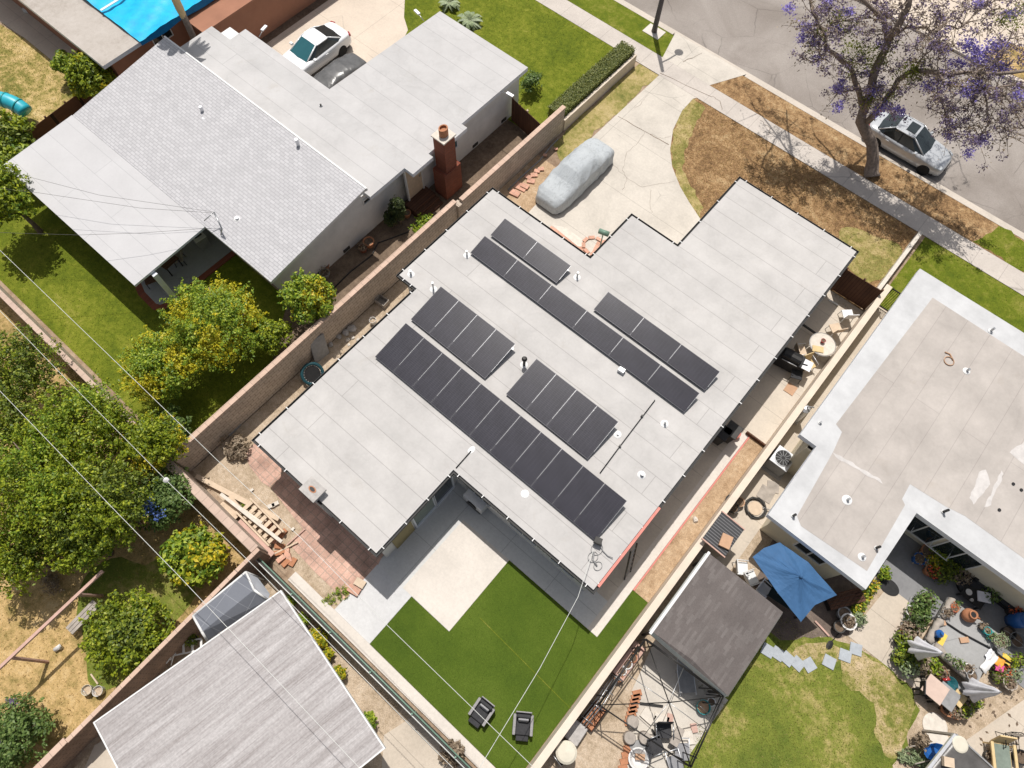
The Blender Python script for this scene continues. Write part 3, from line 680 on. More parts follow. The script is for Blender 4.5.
struct('tan_lawn_patch', rag(smoothpoly(PP([(790, 648), (815, 640), (840, 646), (836, 662), (812, 668), (795, 662)]), 2), .25, .22, 13), .019, m['lawn_tan'])
struct('gravel_pad', PP([(655, 640), (728, 700), (703, 735), (680, 768), (625, 768), (632, 690)]), .016, m['gravel_pale'])
# loose blades
grass('grass', L1, 9000, 'leaf_grass', 1, z=.02, label='short bright green grass on the front lawn beside the hedge')
grass('grass', L3, 11000, 'leaf_grass', 2, z=.01, label='short green grass behind the grey shingled house')
grass('grass', TF, 26000, 'leaf_turf', 3, (.015, .035), .007, .03, 'fine dark green blades of the artificial turf')
grass('grass', BL_, 4500, 'leaf_mixed', 14, z=.01, label='sparse greenish blades left in the dead brown front lawn', holes=[DR])
grass('grass', BL_, 22000, 'leaf_straw', 4, z=.01, label='dead brown grass in front of the solar house', holes=[DR])
grass('grass', LS, 34000, 'leaf_straw', 5, (.03, .12), z=.01, label='dry straw grass around the fruit trees')
grass('grass', LR, 16000, 'leaf_mixed', 6, z=.01, label='worn green and tan grass beside the gazebo')
grass('grass', E2, 6000, 'leaf_grass', 7, z=.02, label='green grass of the verge near the parked silver car')
grass('grass', RF, 9000, 'leaf_grass', 8, z=.012, label='green grass in front of the white edged roof')
grass('grass', rect(-44, -33.4, 2.3, 7.5), 12000, 'leaf_mixed', 9, z=.01, label='patchy dry grass by the blue tarp house')

# ================================================================== WALLS AND FENCES
def wall(name, label, x0, x1, y0, y1, h, mat, cop=None, ch=.06, ov=.03, z0=-.05, cat='wall'):
    t = thing(name, label, cat, ((x0+x1)/2, (y0+y1)/2, 0))
    MB().bx(x0, x1, y0, y1, z0, h-ch if cop else h).build('wall', mat, t, True)
    if cop: MB().bx(x0-ov, x1+ov, y0-ov, y1+ov, h-ch+.001, h).build('coping', cop, t, True, bevel=.008)
    return t
t = wall('block_wall', 'long tan block wall with pink coping between the two houses', -15.21, -15.03, -2.42, 14.3, 1.86, m['block_yz'], m['coping_pink'])
MB().bx(-15.24, -14.90, 14.33, 14.62, -.05, 1.55).build('pier', m['block_yz'], t, True)
MB().bx(-15.12, -14.94, 14.63, 22.5, -.05, 1.68).build('wall', m['block_yz'], t, True)
MB().bx(-15.15, -14.91, 14.63, 22.53, 1.681, 1.74).build('coping', m['coping_pink'], t, True, bevel=.008)
wall('low_wall', 'low tan wall along the foot of the clipped hedge', -15.08, -14.92, 22.6, 29.0, .75, m['wall_cream'])
wall('garden_wall', 'narrow pale pink wall behind the back lawn and the fruit trees', -42, -15.25, -2.62, -2.46, 1.7, m['block_xz'], m['coping_pink_x'])
wall('rear_wall', 'short wide pink coped wall behind the lumber pile', -15.22, -9.9, -2.78, -2.50, 1.75, m['block_xz'], m['coping_pink_x'])
t = wall('brown_block_wall', 'long brown block wall with pink coping beside the weathered roof', -9.82, -9.70, -11.0, -2.55, 1.8, m['slump'], m['coping_pink'], .06, .02)
MB().bx(-9.90, -9.74, -24, -11.03, -.05, 1.74).build('wall', m['slump'], t, True)
MB().bx(-9.93, -9.71, -24, -11.03, 1.741, 1.8).build('coping', m['coping_pink'], t, True)
t = wall('cream_wall', 'long cream wall between the turf and the gazebo yard', 2.82, 3.02, -6, 24.3, 1.3, m['wall_cream'])
MB().bx(2.78, 3.06, -6.03, 24.33, 1.301, 1.36).build('coping', m['wall_cream'], t, True, bevel=.01)
wall('low_front_wall', 'low white wall dividing the two front lawns', 2.62, 2.80, 24.6, 29.0, .5, m['stone_pale'])

def slat_fence(name, label, a, b_, h, mat, post=None, n=6):
    a, b_ = Vector((*a, 0)), Vector((*b_, 0)); d = b_-a; L = d.length; rz = math.atan2(d.y, d.x)
    t = thing(name, label, 'fence', tuple(a), rz)
    MB().bx(0, L, -.012, .012, .05, h).build('boards', mat, t)
    r = MB()
    for z in (.3, h-.25): r.bx(0, L, .014, .06, z, z+.08)
    r.build('rail', post or mat, t)
    for i in range(n):
        x = L*i/(n-1); MB().bx(x-.045, x+.045, .012, .1, -.05, h+.05).build('post', post or mat, t)
    return t
slat_fence('wooden_fence', 'brown plank fence closing the side yard of the grey house', (-17.5, 21.3), (-15.2, 20.9), 1.55, m['wood_dark'], m['wood_tan'], 3)
slat_fence('wooden_gate', 'dark brown plank gate between the solar house and cream wall', (.95, 23.45), (2.75, 23.5), 1.7, m['wood_dark'], None, 3)
t = thing('metal_gate', 'black barred metal gate beside the white edged roof', 'gate', (3.08, 24.1, 0))
g = MB()
for z in (.12, 1.5): g.bx(0, .9, -.02, .02, z, z+.05)
for x in (0, .86): g.bx(x, x+.04, -.02, .02, 0, 1.6)
g.build('frame', m['black_metal'], t)
g = MB()
for i in range(1, 9): g.bx(i*.095, i*.095+.02, -.01, .01, .15, 1.55)
g.build('bars', m['black_metal'], t)
# dark rail fence behind the back kerb
t = thing('rail_fence', 'dark green metal fence with pale rails behind the back kerb', 'fence', (-9.8, -2.88, 0))
MB().bx(0, 14.6, -.02, .02, .05, 1.25).build('panel', m['pot_dark'], t)
r = MB(); r.tube([(0, -.05, 1.28), (14.6, -.05, 1.28)], .022, 6); r.build('rail', m['cable'], t)
r = MB(); r.tube([(0, .07, 1.22), (14.6, .07, 1.22)], .03, 6); r.build('rail', m['green_post'], t)
for i in range(8): MB().cyl((i*2.08, .0, -.05), .035, 1.42, 8).build('post', m['green_post'], t)
# clipped hedge
rg = np.random.default_rng(5)
n = 16000; q = rg.uniform((-.48, 0, .1), (.42, 6.55, 1.06), (n, 3))
face = rg.integers(0, 4, n); q[face <= 1, 2] = 1.04 + rg.normal(0, .03, (face <= 1).sum()); q[face == 2, 0] = -.47; q[face == 3, 0] = .42
q[:, :2] += rg.normal(0, .025, (n, 2)); N = np.zeros((n, 3)); N[face <= 1, 2] = 1; N[face == 2, 0] = -1; N[face == 3, 0] = 1; N += (0, 0, .3)
V, F = leaves(q, N, .075, .045, rg, .7)
t = thing('hedge', 'long clipped dark green hedge beside the front lawn', 'hedge', (-15.55, 22.5, 0))
quads_obj('foliage', V, F, m['leaf_hedge'], t)
hb = MB(); hb.bx(-.42, .36, .05, 6.5, .02, .98); hb.build('branches', m['leaf_hedge'], t)
# ================================================================== HOUSES
def roof_slab(poly, z0, z1, top, edge, parent, name='roof', ftop=None):
    """flat roof: top sheet, fascia band"""
    mb = MB(); poly = ccw(poly); n = len(poly)
    mb.face([(p[0], p[1], z1) for p in poly]); mb.cur = 1
    mb.face([(p[0], p[1], z0) for p in reversed(poly)])
    for i in range(n):
        a, b_ = poly[i], poly[(i+1) % n]
        mb.add([(a[0], a[1], z0), (b_[0], b_[1], z0), (b_[0], b_[1], z1), (a[0], a[1], z1)], [(0, 1, 2, 3)])
    return mb.build(name, [top, edge], parent, True)
def walls(poly, z1, mat, parent, name='wall', z0=-.05):
    mb = MB(); poly = ccw(poly); n = len(poly)
    for i in range(n):
        a, b_ = poly[i], poly[(i+1) % n]
        mb.add([(a[0], a[1], z0), (b_[0], b_[1], z0), (b_[0], b_[1], z1), (a[0], a[1], z1)], [(0, 1, 2, 3)])
    return mb.build(name, mat, parent, True)
def wall_window(parent, x, y, z, w_, h, face, frame, pane, name='window', cols=2, t=.05):
    """window on a wall whose outward side is face ('+x', '-x', '+y', '-y')"""
    ax = face[1]; s = 1 if face[0] == '+' else -1
    def b3(mb, u0, u1, z0, z1, d0, d1):
        d0, d1 = sorted((s*d0, s*d1))
        if ax == 'x': mb.bx(x+d0, x+d1, y+u0, y+u1, z+z0, z+z1)
        else: mb.bx(x+u0, x+u1, y+d0, y+d1, z+z0, z+z1)
    f = MB()
    for i in range(cols+1):
        u = -w_/2 + w_*i/cols; b3(f, u-t/2, u+t/2, -h/2, h/2, .0, .06)
    b3(f, -w_/2-t/2, w_/2+t/2, h/2-.001, h/2+t, .0, .062); b3(f, -w_/2-t/2, w_/2+t/2, -h/2-t, -h/2+.001, .0, .07)
    o = f.build(name, frame, parent, True)
    g = MB(); b3(g, -w_/2, w_/2, -h/2, h/2, .005, .03); g.build('pane', pane, o, True)
    return o
def vent(parent, px, py, z, r=.045, h=.4, fl=.17, mat='grey_metal', flm='white_paint', name='roof_vent', cap=False):
    q = P(px, py, z)
    mb = MB(); mb.lathe([(fl, 0), (fl*.9, .012), (r*1.6, .03)], (q.x, q.y, z+.003), 14)
    o = mb.build(name, m[flm], parent, True)
    p = MB(); p.cyl((q.x, q.y, z), r, h, 10)
    if cap: p.lathe([(r, h-.1), (r*1.9, h-.08), (r*1.9, h), (r*1.1, h+.06), (0, h+.07)], (q.x, q.y, z), 10)
    p.build('pipe', m[mat], o, True)

# ------------------------------------------------ main house with the solar rows
HT = 2.75
RP = [(-12.68, .22), (-6.05, .26), (-6.05, 4.42), (.77, 4.36), (.77, 23.66), (-5.36, 23.6), (-5.52, 18.56), (-7.96, 18.52), (-8.0, 15.48), (-13.72, 15.42), (-13.84, 9.3), (-12.74, 9.3)]
RP = [(-12.68, .24), (-6.05, .24), (-6.05, 4.4), (.77, 4.4), (.77, 23.65), (-5.42, 23.65), (-5.42, 18.55), (-7.98, 18.55), (-7.98, 15.46), (-13.72, 15.46), (-13.72, 9.3), (-12.68, 9.3)]
house = thing('solar_house', 'low white flat roofed house carrying the rows of solar panels', 'house', (-6, 11, 0))
roof = roof_slab(RP, 2.5, HT, m['roof_white'], m['white_paint'], house)
WP = offset_poly(RP, -.18)
walls(WP, 2.6, m['stucco_white'], house)
# gutter all round: dark trough, pale lip, bracket straps
lo = MB(); gt = MB(); brs = []
rp = ccw(RP); n = len(rp); o1, o2, o3 = offset_poly(rp, .004), offset_poly(rp, .085), offset_poly(rp, .105)
for i in range(n):
    j = (i+1) % n
    def quad(mb, A, B, z): mb.add([(A[i][0], A[i][1], z), (B[i][0], B[i][1], z), (B[j][0], B[j][1], z), (A[j][0], A[j][1], z)], [(0, 1, 2, 3)])
    quad(gt, o1, o2, 2.66)
    a0, a1, b0, b1 = o2[i], o2[j], o3[i], o3[j]
    lo.add([(a0[0], a0[1], 2.74), (b0[0], b0[1], 2.74), (b1[0], b1[1], 2.74), (a1[0], a1[1], 2.74),
            (a0[0], a0[1], 2.6), (b0[0], b0[1], 2.6), (b1[0], b1[1], 2.6), (a1[0], a1[1], 2.6)], [(0, 1, 2, 3), (0, 3, 7, 4), (1, 5, 6, 2), (4, 7, 6, 5)])
    a, b_ = Vector(rp[i]), Vector(rp[j]); d = b_-a; L = d.length; d.normalize(); nn = Vector((d.y, -d.x)); k = max(1, int(L/1.35))
    for q in range(k+1):
        p = a + d*(.3+(L-.6)*q/k); brs.append(((p.x-nn.x*.02, p.y-nn.y*.02, 2.757), (p.x+nn.x*.115, p.y+nn.y*.115, 2.757)))
go = gt.build('gutter', m['dark_gutter'], house, True)
lo.build('lip', m['dark_gutter'], go, True); 
for a, b_ in brs: br = MB(); br.bar(a, b_, .034, .012); br.build('bracket', m['white_paint'], go, True)
o = MB(); o.bx(.785, .885, 4.6, 8.4, 2.70, 2.765); o.build('red_fascia', m['red_paint'], house, True)['label'] = 'faded red length of gutter edge'
# chimney
q = P(313, 490, 3.0)
ch = MB(); ch.bx(q.x-.32, q.x+.32, q.y-.26, q.y+.26, 0, 3.0); co = ch.build('chimney', m['stucco_grey'], house, True)
cp = MB(); cp.bx(q.x-.40, q.x+.40, q.y-.33, q.y+.33, 3.0, 3.1); cp.build('cap', m['stone'], co, True, bevel=.01)
cp = MB(); cp.lathe([(.13, 0), (.13, .012)], (q.x, q.y, 3.1), 16, (1.35, .8)); cp.build('flue', m['terracotta'], co, True)
cp = MB(); cp.lathe([(.09, 0), (.09, .004)], (q.x, q.y, 3.113), 16, (1.4, .75)); cp.build('flue_opening', m['black'], co, True)
# sliding doors and panel on the courtyard wall (x = -6.5)
xw = -6.23
d = MB(); d.bx(xw, xw+.06, .95, 1.98, 0, 2.5); d.build('wall_panel', m['tan_panel'], house, True)
for y0, y1, mt in ((2.12, 3.2, 'glass_blind'), (3.3, 4.3, 'glass_dark')):
    f = MB()
    for y in (y0-.06, y1): f.bx(xw, xw+.09, y, y+.07, 0, 2.3)
    f.bx(xw, xw+.095, y0+.01, y1, 0, .16); f.bx(xw, xw+.095, y0+.01, y1, 2.2, 2.3)
    fo = f.build('glass_door', m['cool_white'], house, True)
    g = MB(); g.bx(xw+.01, xw+.03, y0, y1, .12, 2.24); g.build('pane', m[mt], fo, True)
yw = 4.58
for x, w_ in ((-4.7, .9), (-2.6, 1.4), (-.6, 1.2)): wall_window(house, x, yw, 1.5, w_, 1.0, '-y', m['white_paint'], m['glass_dark'])
wall_window(house, .59, 7, 1.5, 1.6, 1.0, '+x', m['white_paint'], m['glass_dark']); wall_window(house, .59, 18, 1.5, 1.6, 1.0, '+x', m['white_paint'], m['glass_dark'])
for px, py, h, r in ((411, 274.5, .30, .05), (433.5, 289.5, .55, .04), (467, 255.5, .35, .04), (577, 277.5, .4, .04), (617.5, 434.5, .12, .04), (641.5, 475, .18, .07), (664.5, 424, .3, .045), (525, 494, .06, .03)):
    vent(house, px, py, HT, r, h)
vent(house, 524, 365, HT, .06, .6, .17, 'black_metal', 'white_paint', 'roof_vent', True)
q = P(621, 371.5, HT); bxm = MB(); bxm.box((q.x, q.y, HT+.1), (.28, .2, .2), .1); bxm.build('junction_box', m['light_metal'], house, True, bevel=.015)
q = P(471.5, 450, HT); s_ = MB(); s_.lathe([(.12, 0), (.1, .008)], (q.x, q.y, HT+.003), 12, (1, 1.5)); s_.build('roof_patch', m['white_paint'], house, True)
a, b_ = P(471, 451, HT+.03), P(456, 468, HT+.03); c = MB(); c.tube([a, b_], .022, 6); c.build('conduit', m['black_metal'], house, True)
c = MB(); c.tube([P(655, 400, HT+.05), P(620, 446, HT+.05), P(600, 473, HT+.05)], .02, 6)
for px, py in ((642, 416), (620, 446)): c.box(P(px, py, HT+.06), (.08, .08, .1))
c.build('conduit', m['black_metal'], house, True)
# service cables' anchor: small bracket with coils at the south corner
q = P(598, 541, HT+.25); mb = MB(); mb.box(q, (.28, .24, .22), .3); mb.build('combiner_box', m['pot_dark'], house, True, bevel=.02)
c = MB()
pts = [P(600, 545, HT+.06), P(603, 551, HT+.05), P(608, 556, HT+.05), P(613, 558, HT+.08)]
c.tube(pts, .018, 5)
for r_, px, py in ((.20, 597, 549), (.14, 598, 566), (.17, 593, 557)):
    o_ = P(px, py, HT+.04); c.tube([(o_.x+r_*math.cos(a_), o_.y+r_*1.2*math.sin(a_), HT+.03+.01*math.sin(3*a_)) for a_ in np.linspace(0, 6.6, 18)], .011, 4)
c.tube([P(594, 552, HT+.05), P(593, 560, HT+.05), P(597, 566, HT+.05)], .03, 5)
c.build('cable_bundle', m['pot_grey'], house, True)
# ------------------------------------------------ solar rows
def solar(label, x0, x1, n, ys, yn, zs, zn):
    t = thing('solar_array', label, 'solar panels', ((x0+x1)/2, (ys+yn)/2, HT), 0, 'tilted solar rows on the flat white roof')
    wd = (x1-x0)/n; ang = math.atan2(zn-zs, yn-ys); ln = math.hypot(yn-ys, zn-zs)
    rows = MB()
    for fy in (.22, .78):
        y = ys+(yn-ys)*fy; z = zs+(zn-zs)*fy-.05; rows.bar((x0+.02, y, z), (x1-.02, y, z), .04, .04)
    rl = rows.build('rail', m['grey_metal'], t, True)
    for i in range(n+1):
        x = min(max(x0+wd*i, x0+.1), x1-.1)
        lg = MB(); lg.bar((x, yn-.12, HT+.01), (x, yn-.16, zn-.06), .035, .035); lg.bar((x, ys+.1, HT+.01), (x, ys+.1, zs-.03), .035, .035); lg.bx(x-.06, x+.06, yn-.2, yn-.04, HT+.002, HT+.02)
        lg.build('support_leg', m['grey_metal'], t, True)
    for i in range(n):
        cx = x0+wd*(i+.5)
        pn = bpy.data.objects.new('panel', solar_mesh(wd-.012, ln, 'f')); pn.parent = t; COL.objects.link(pn)
        pn.location = (cx-t.location.x, (ys+yn)/2-t.location.y, (zs+zn)/2-HT); pn.rotation_euler = (ang, 0, 0)
        ce = bpy.data.objects.new('cells', solar_mesh(wd-.012, ln, 'c')); ce.parent = pn; COL.objects.link(ce)
_sm = {}
def solar_mesh(wd, ln, k):
    key = (round(wd, 2), round(ln, 2), k)
    if key in _sm: return _sm[key]
    mb = MB(); x, y = wd/2, ln/2
    if k == 'f':
        t_ = .014; mb.bx(-x, x, -y, -y+t_, -.035, .004); mb.bx(-x, x, y-t_, y, -.035, .004); mb.bx(-x, -x+t_, -y+t_, y-t_, -.035, .004); mb.bx(x-t_, x, -y+t_, y-t_, -.035, .004)
        mb.bx(-x+t_, x-t_, -y+t_, y-t_, -.03, -.01)
        # bright clamps where neighbouring panels meet
        mb.cur = 1
        mb.bx(x+.001, x+.008, -ln*.3, ln*.49, .002, .006)
        mats = [m['panel_frame'], m['grey_metal']]
    else: mb.bx(-x+.0145, x-.0145, -y+.0145, y-.0145, -.009, .001); mats = [m['cells']]
    o = mb.build('tmp', mats); me = o.data; bpy.data.objects.remove(o); _sm[key] = me; me.name = 'solar_'+k; return me
solar('longest upright solar row of eleven panels nearest the patio side', -11.67, -.25, 11, 5.80, 7.66, 2.87, 3.17)
solar('short upright solar row of four panels nearest the block wall', -11.78, -7.62, 4, 8.02, 9.9, 2.87, 3.17)
solar('short upright solar row of four panels in the middle of the roof', -6.55, -2.38, 4, 8.07, 9.96, 2.87, 3.17)
solar('long sideways solar row of six panels, lying between two shorter ones', -12.12, -.66, 6, 12.13, 13.1, 2.88, 3.1)
solar('shortest solar row of two sideways panels near the covered car', -12.07, -8.28, 2, 13.42, 14.4, 2.88, 3.1)
solar('solar row of three sideways panels nearest the side passage', -6.28, -.57, 3, 13.46, 14.43, 2.88, 3.1)

# ------------------------------------------------ grey shingled house, upper left
nh = thing('shingled_house', 'white walled house with pale shingle roof and red brick chimney', 'house', (-24, 12, 0))
def slope(x0, x1, y0, z0, y1, z1, top, edge, th=.16, name='roof'):
    mb = MB(); mb.add([(x0, y0, z0), (x1, y0, z0), (x1, y1, z1), (x0, y1, z1)], [(0, 1, 2, 3)]); mb.cur = 1
    mb.add([(x0, y0, z0-th), (x1, y0, z0-th), (x1, y1, z1-th), (x0, y1, z1-th)], [(3, 2, 1, 0)])
    mb.add([(x0, y0, z0-th), (x1, y0, z0-th), (x1, y0, z0), (x0, y0, z0)], [(0, 1, 2, 3)])
    mb.add([(x1, y0, z0-th), (x1, y1, z1-th), (x1, y1, z1), (x1, y0, z0)], [(0, 1, 2, 3)])
    mb.add([(x1, y1, z1-th), (x0, y1, z1-th), (x0, y1, z1), (x1, y1, z1)], [(0, 1, 2, 3)])
    mb.add([(x0, y1, z1-th), (x0, y0, z0-th), (x0, y0, z0), (x0, y1, z1)], [(0, 1, 2, 3)])
    return mb.build(name, [top, edge], nh, True)
sr = slope(-31.8, -17.64, 5.42, 2.72, 11.3, 3.45, m['shingle_pale'], m['white_paint'])
rc = MB(); rc.bx(-31.85, -17.6, 11.28, 11.36, 3.30, 3.475); rc.build('ridge_cap', m['white_paint'], sr, True)
slope(-31.85, -22.0, 1.5, 2.55, 5.41, 2.715, m['roof_patio'], m['cool_white'], .12, 'patio_roof')
SP = [(-31.5, 11.4), (-17.6, 11.4), (-17.6, 13.63), (-17.05, 13.63), (-17.05, 17.4), (-17.42, 17.4), (-17.42, 22.4), (-23.5, 22.4), (-23.9, 14.72), (-29.0, 14.72), (-29.0, 14.73), (-30.0, 14.73), (-30.1, 13.75), (-31.4, 13.6)]
SP = [(-31.5, 11.4), (-17.6, 11.4), (-17.6, 13.63), (-17.05, 13.63), (-17.05, 15.0), (-17.35, 15.0), (-17.35, 16.3), (-17.05, 16.3), (-17.05, 17.4), (-17.42, 17.4), (-17.42, 22.4), (-23.5, 22.4), (-23.8, 14.72), (-30.05, 14.72), (-30.05, 13.7), (-31.5, 13.7)]
roof_slab(SP, 2.58, 2.8, m['roof_smooth'], m['cool_white'], nh)
# stucco body (gable ends follow the shed roof)
wl = MB(); wl.prism([(-31.3, 6.0), (-18.05, 6.0), (-18.05, 11.6), (-31.3, 11.6)], -.05, 2.62, False)
for x in (-18.05,): wl.add([(x, 6.0, 2.6), (x, 11.2, 2.6), (x, 11.2, 3.24), (x, 6.0, 2.62)], [(0, 1, 2, 3)])
wl.prism([(-31.0, 11.6), (-18.06, 11.6), (-18.06, 14.2), (-17.72, 14.2), (-17.72, 17.3), (-17.72, 22.1), (-23.2, 22.1), (-23.4, 14.4), (-31, 14.4)], -.05, 2.6, False)
wl.build('wall', m['stucco_grey'], nh, True)
ch = MB(); ch.bx(-17.3, -16.5, 15.1, 16.25, -.05, 1.75); ch.bx(-17.25, -16.55, 15.3, 16.02, 1.75, 3.75)
co = ch.build('chimney', m['brick_red_side'], nh, True)
cp = MB(); cp.bx(-17.31, -16.49, 15.24, 16.08, 3.75, 3.82); cp.build('cap', m['stone_pale'], co, True)
cp = MB(); cp.lathe([(.20, 0), (.20, .42), (.15, .42), (.15, .30)], (-16.89, 15.67, 3.82), 16, (1, 1.2)); cp.build('flue', m['terracotta'], co, True)
cp = MB(); cp.lathe([(.14, 0), (.14, .004)], (-16.89, 15.67, 4.1), 16, (1, 1.2)); cp.build('flue_opening', m['black'], co, True)
d = MB(); d.bx(-17.72, -17.66, 13.66, 14.62, .45, 2.5); do = d.build('door', m['wood_tan'], nh, True)
d = MB()
for y in (13.58, 14.62): d.bx(-17.72, -17.62, y, y+.08, .4, 2.58)
d.build('door_frame', m['white_paint'], do, True)
d = MB(); d.cyl((-17.64, 14.5, 1.45), .04, .05, 8); d.build('handle', m['grey_metal'], do, True)
st = MB(); st.bx(-17.7, -17.0, 13.3, 14.8, 0, .42); st.bx(-16.999, -16.75, 13.3, 14.8, 0, .28); st.bx(-16.749, -16.5, 13.3, 14.8, 0, .14); st.build('steps', m['wood_dark'], nh, True)
wall_window(nh, -18.05, 11.7, 2.2, .95, .22, '+x', m['stucco_grey'], m['glass_dark'], 'window', 2)
wall_window(nh, -17.72, 16.85, 1.75, .8, 1.0, '+x', m['cool_white'], m['glass_teal'])
for y in (18.6, 20.9, 9.6, 7.6): b_ = MB(); b_.bx(-18.05 if y < 12 else -17.73, -18.0 if y < 12 else -17.69, y-.2, y+.2, .12, .3); b_.build('foundation_vent', m['pot_dark'], nh, True)
for px, py, z, h in ((203, 112, 3.15, .34), (204.5, 119.5, 3.1, .1), (273, 371/768*195 if False else 178, 2.98, .15), (237.5, 219, 2.85, .12)): vent(nh, px, py, z, .085, h, .17, 'light_metal')
vent(nh, 299, 147, 3.3, .085, .5, .17, 'light_metal'); vent(nh, 321, 106, 2.8, .05, .1, .1, 'black_metal', 'grey_metal')
# porch post, flood lamps
q = P(178, 302, 0); mb = MB(); mb.bx(q.x-.11, q.x+.11, q.y-.11, q.y+.11, 0, 2.42); mb.build('post', m['cool_white'], nh, True)
for px, py, ex, ey in ((417, 12, 424, 21), (510, 94.5, 500, 91), (264, 28, 259, 37)):
    a, b_ = P(ex, ey, 2.75), P(px, py, 2.9); mb = MB(); mb.tube([a, b_], .02, 5); lo_ = mb.build('lamp_arm', m['grey_metal'], nh, True)
    hd = MB(); d_ = (b_-a); hd.box(b_, (.42, .17, .07), math.atan2(d_.y, d_.x)); hd.build('lamp_head', m['light_metal'], lo_, True, bevel=.02)
# mast where the service cables land
mb = MB(); mb.tube([P(221, 235, 2.8), P(222, 229, 3.2), P(214, 212, 3.5)], .035, 6); mb.tube([P(214, 212, 3.5), P(204, 221, 3.3)], .02, 5); mb.build('service_mast', m['grey_metal'], nh, True)

# ------------------------------------------------ house with the blue tarp, top left
th = thing('tarp_house', 'brown stucco house with a bright blue tarp over its gravel roof', 'house', (-38, 13, 0))
roof_slab([(-48, 8.32), (-33.42, 8.32), (-33.42, 10.5), (-33.42, 18.0), (-48, 18.0)], 2.5, 2.7, m['roof_gravel'], m['cool_white'], th)
walls(rect(-47.5, -33.95, 8.9, 17.6), 2.55, m['stucco_brown'], th)
roof_slab(rect(-33.93, -31.9, 13.3, 25), 2.3, 2.42, m['stucco_brown'], m['stucco_brown'], th, 'side_roof')
walls(rect(-33.9, -32.1, 13.6, 24.8), 2.3, m['stucco_brown'], th)
wall_window(th, -33.95, 11.95, 1.95, 1.15, .5, '+x', m['white_paint'], m['glass_dark'], 'window', 2)
# tarp: puckered sheet with a hanging deep-blue edge
rg = np.random.default_rng(3); nx, ny = 60, 46; X = np.linspace(-47, -33.32, nx); Y = np.linspace(10.55, 18.1, ny)
mb = MB(); ph = rg.uniform(0, 6, 8)
def tz(x, y): return 2.85+.035*math.sin(2.1*x+ph[0]+1.2*math.sin(y))+.03*math.sin(1.7*y+ph[1]+.8*x)+.018*math.sin(6.3*x+3.1*y+ph[2])+.015*math.sin(9*y-4*x)
mb.add([(x, y, tz(x, y)) for y in Y for x in X], [(j*nx+i, j*nx+i+1, (j+1)*nx+i+1, (j+1)*nx+i) for j in range(ny-1) for i in range(nx-1)])
tp = mb.build('tarpaulin', m['tarp_blue'], world=True, smooth=True); tag(tp, 'bright blue wrinkled tarp stretched across the gravel roof', 'tarp')
mb = MB(); mb.add([p for y in Y for p in ((-33.3, y, tz(-33.3, y)), (-33.27-.02*math.sin(3*y), y, 2.55+.04*math.sin(2*y)))], [(2*i, 2*i+1, 2*i+3, 2*i+2) for i in range(ny-1)])
mb.build('hanging_edge', m['tarp_deep'], tp, True)
mb = MB()
for i in range(nx-1): mb.bar((X[i], 12.4, tz(X[i], 12.4)+.03), (X[i+1], 12.4, tz(X[i+1], 12.4)+.03), .12, .02)
mb = MB()
mb.bar((-36.4, Y[0], 2.97), (-36.4, Y[-1], 2.97), .14, .03)
mb.build('batten', m['white_paint'], tp, True)

m['coat_worn'] = plain('worn_roof_coating', (.545, .52, .50), .8, .12, 4)
# ------------------------------------------------ right-hand house
rh = thing('white_edged_house', 'cream house with beige flat roof edged in white coating', 'house', (12, 18, 0))
q0 = P(868, 585, 2.9); q1 = P(917.6, 513.3, 2.9)
RR = [(3.34, 24.6), (3.34, 14.36), (4.08, 14.36), (4.08, 10.8), (8.22, 10.8), (8.32, 14.55), (26, 14.55), (26, 24.6)]
roof_slab(RR, 2.62, 2.9, m['roof_coat'], m['cool_white'], rh)
RI = [(4.45, 23.6)]+[tuple(P(x, y, 2.904)[:2]) for x, y in ((836, 424), (842, 432), (833, 452), (797, 516), (801, 526), (867, 571), (905, 505), (902, 499), (910, 484), (945, 506), (965, 516))] + [(13.5, 15.6), (26, 15.6), (26, 23.5), (12, 23.5)]
mb = MB(); mb.sheet(RI, 2.906); mb.build('roof_field', m['roof_beige'], rh, True)
mb = MB()
for pl in (((979, 472), (986, 470), (990, 484), (985, 490), (974, 505), (969, 498)), ((1001, 470), (1004, 474), (991, 505), (984, 507)), ((1010, 452), (1024, 442), (1040, 455), (1030, 470)), ((832, 452), (880, 479), (883, 484), (836, 457))):
    mb = MB(); mb.sheet(rag(PP(pl, 2.91), .05, .12, len(pl)), 2.911); mb.build('roof_patch', m['coat_worn'], rh, True)
walls([(3.85, 24.2), (3.85, 14.2), (4.6, 14.2), (4.6, 11.3), (7.7, 11.3), (7.7, 15.1), (25, 15.1), (25, 24.2)], 2.7, m['stucco_cream'], rh)
for px, py, h, fl in ((847, 500, .22, .2), (862, 557, .2, .16), (820, 423, .12, .08), (990.5, 331, .25, .12), (966.5, 371, .2, .16), (876, 548, .3, .05), (793, 516, .25, .05), (943, 512, .35, .05)): vent(rh, px, py, 2.91, .05, h, fl, 'grey_metal' if fl > .06 else 'black_metal', 'white_paint')
for px, py in ((1013, 484), (1021, 490), (999, 510)): vent(rh, px, py, 2.908, .04, .03, .05, 'black', 'black')
mb = MB(); mb.tube([P(945, 352, 2.94), P(950, 354, 2.94), P(953, 360, 2.94)], .03, 5); o_ = P(949, 361, 2.93)
mb.tube([(o_.x+.2*math.cos(a), o_.y+.2*math.sin(a), 2.94) for a in np.linspace(0, 6.3, 16)], .02, 5); mb.build('loose_pipe', m['cardboard'], rh, True)
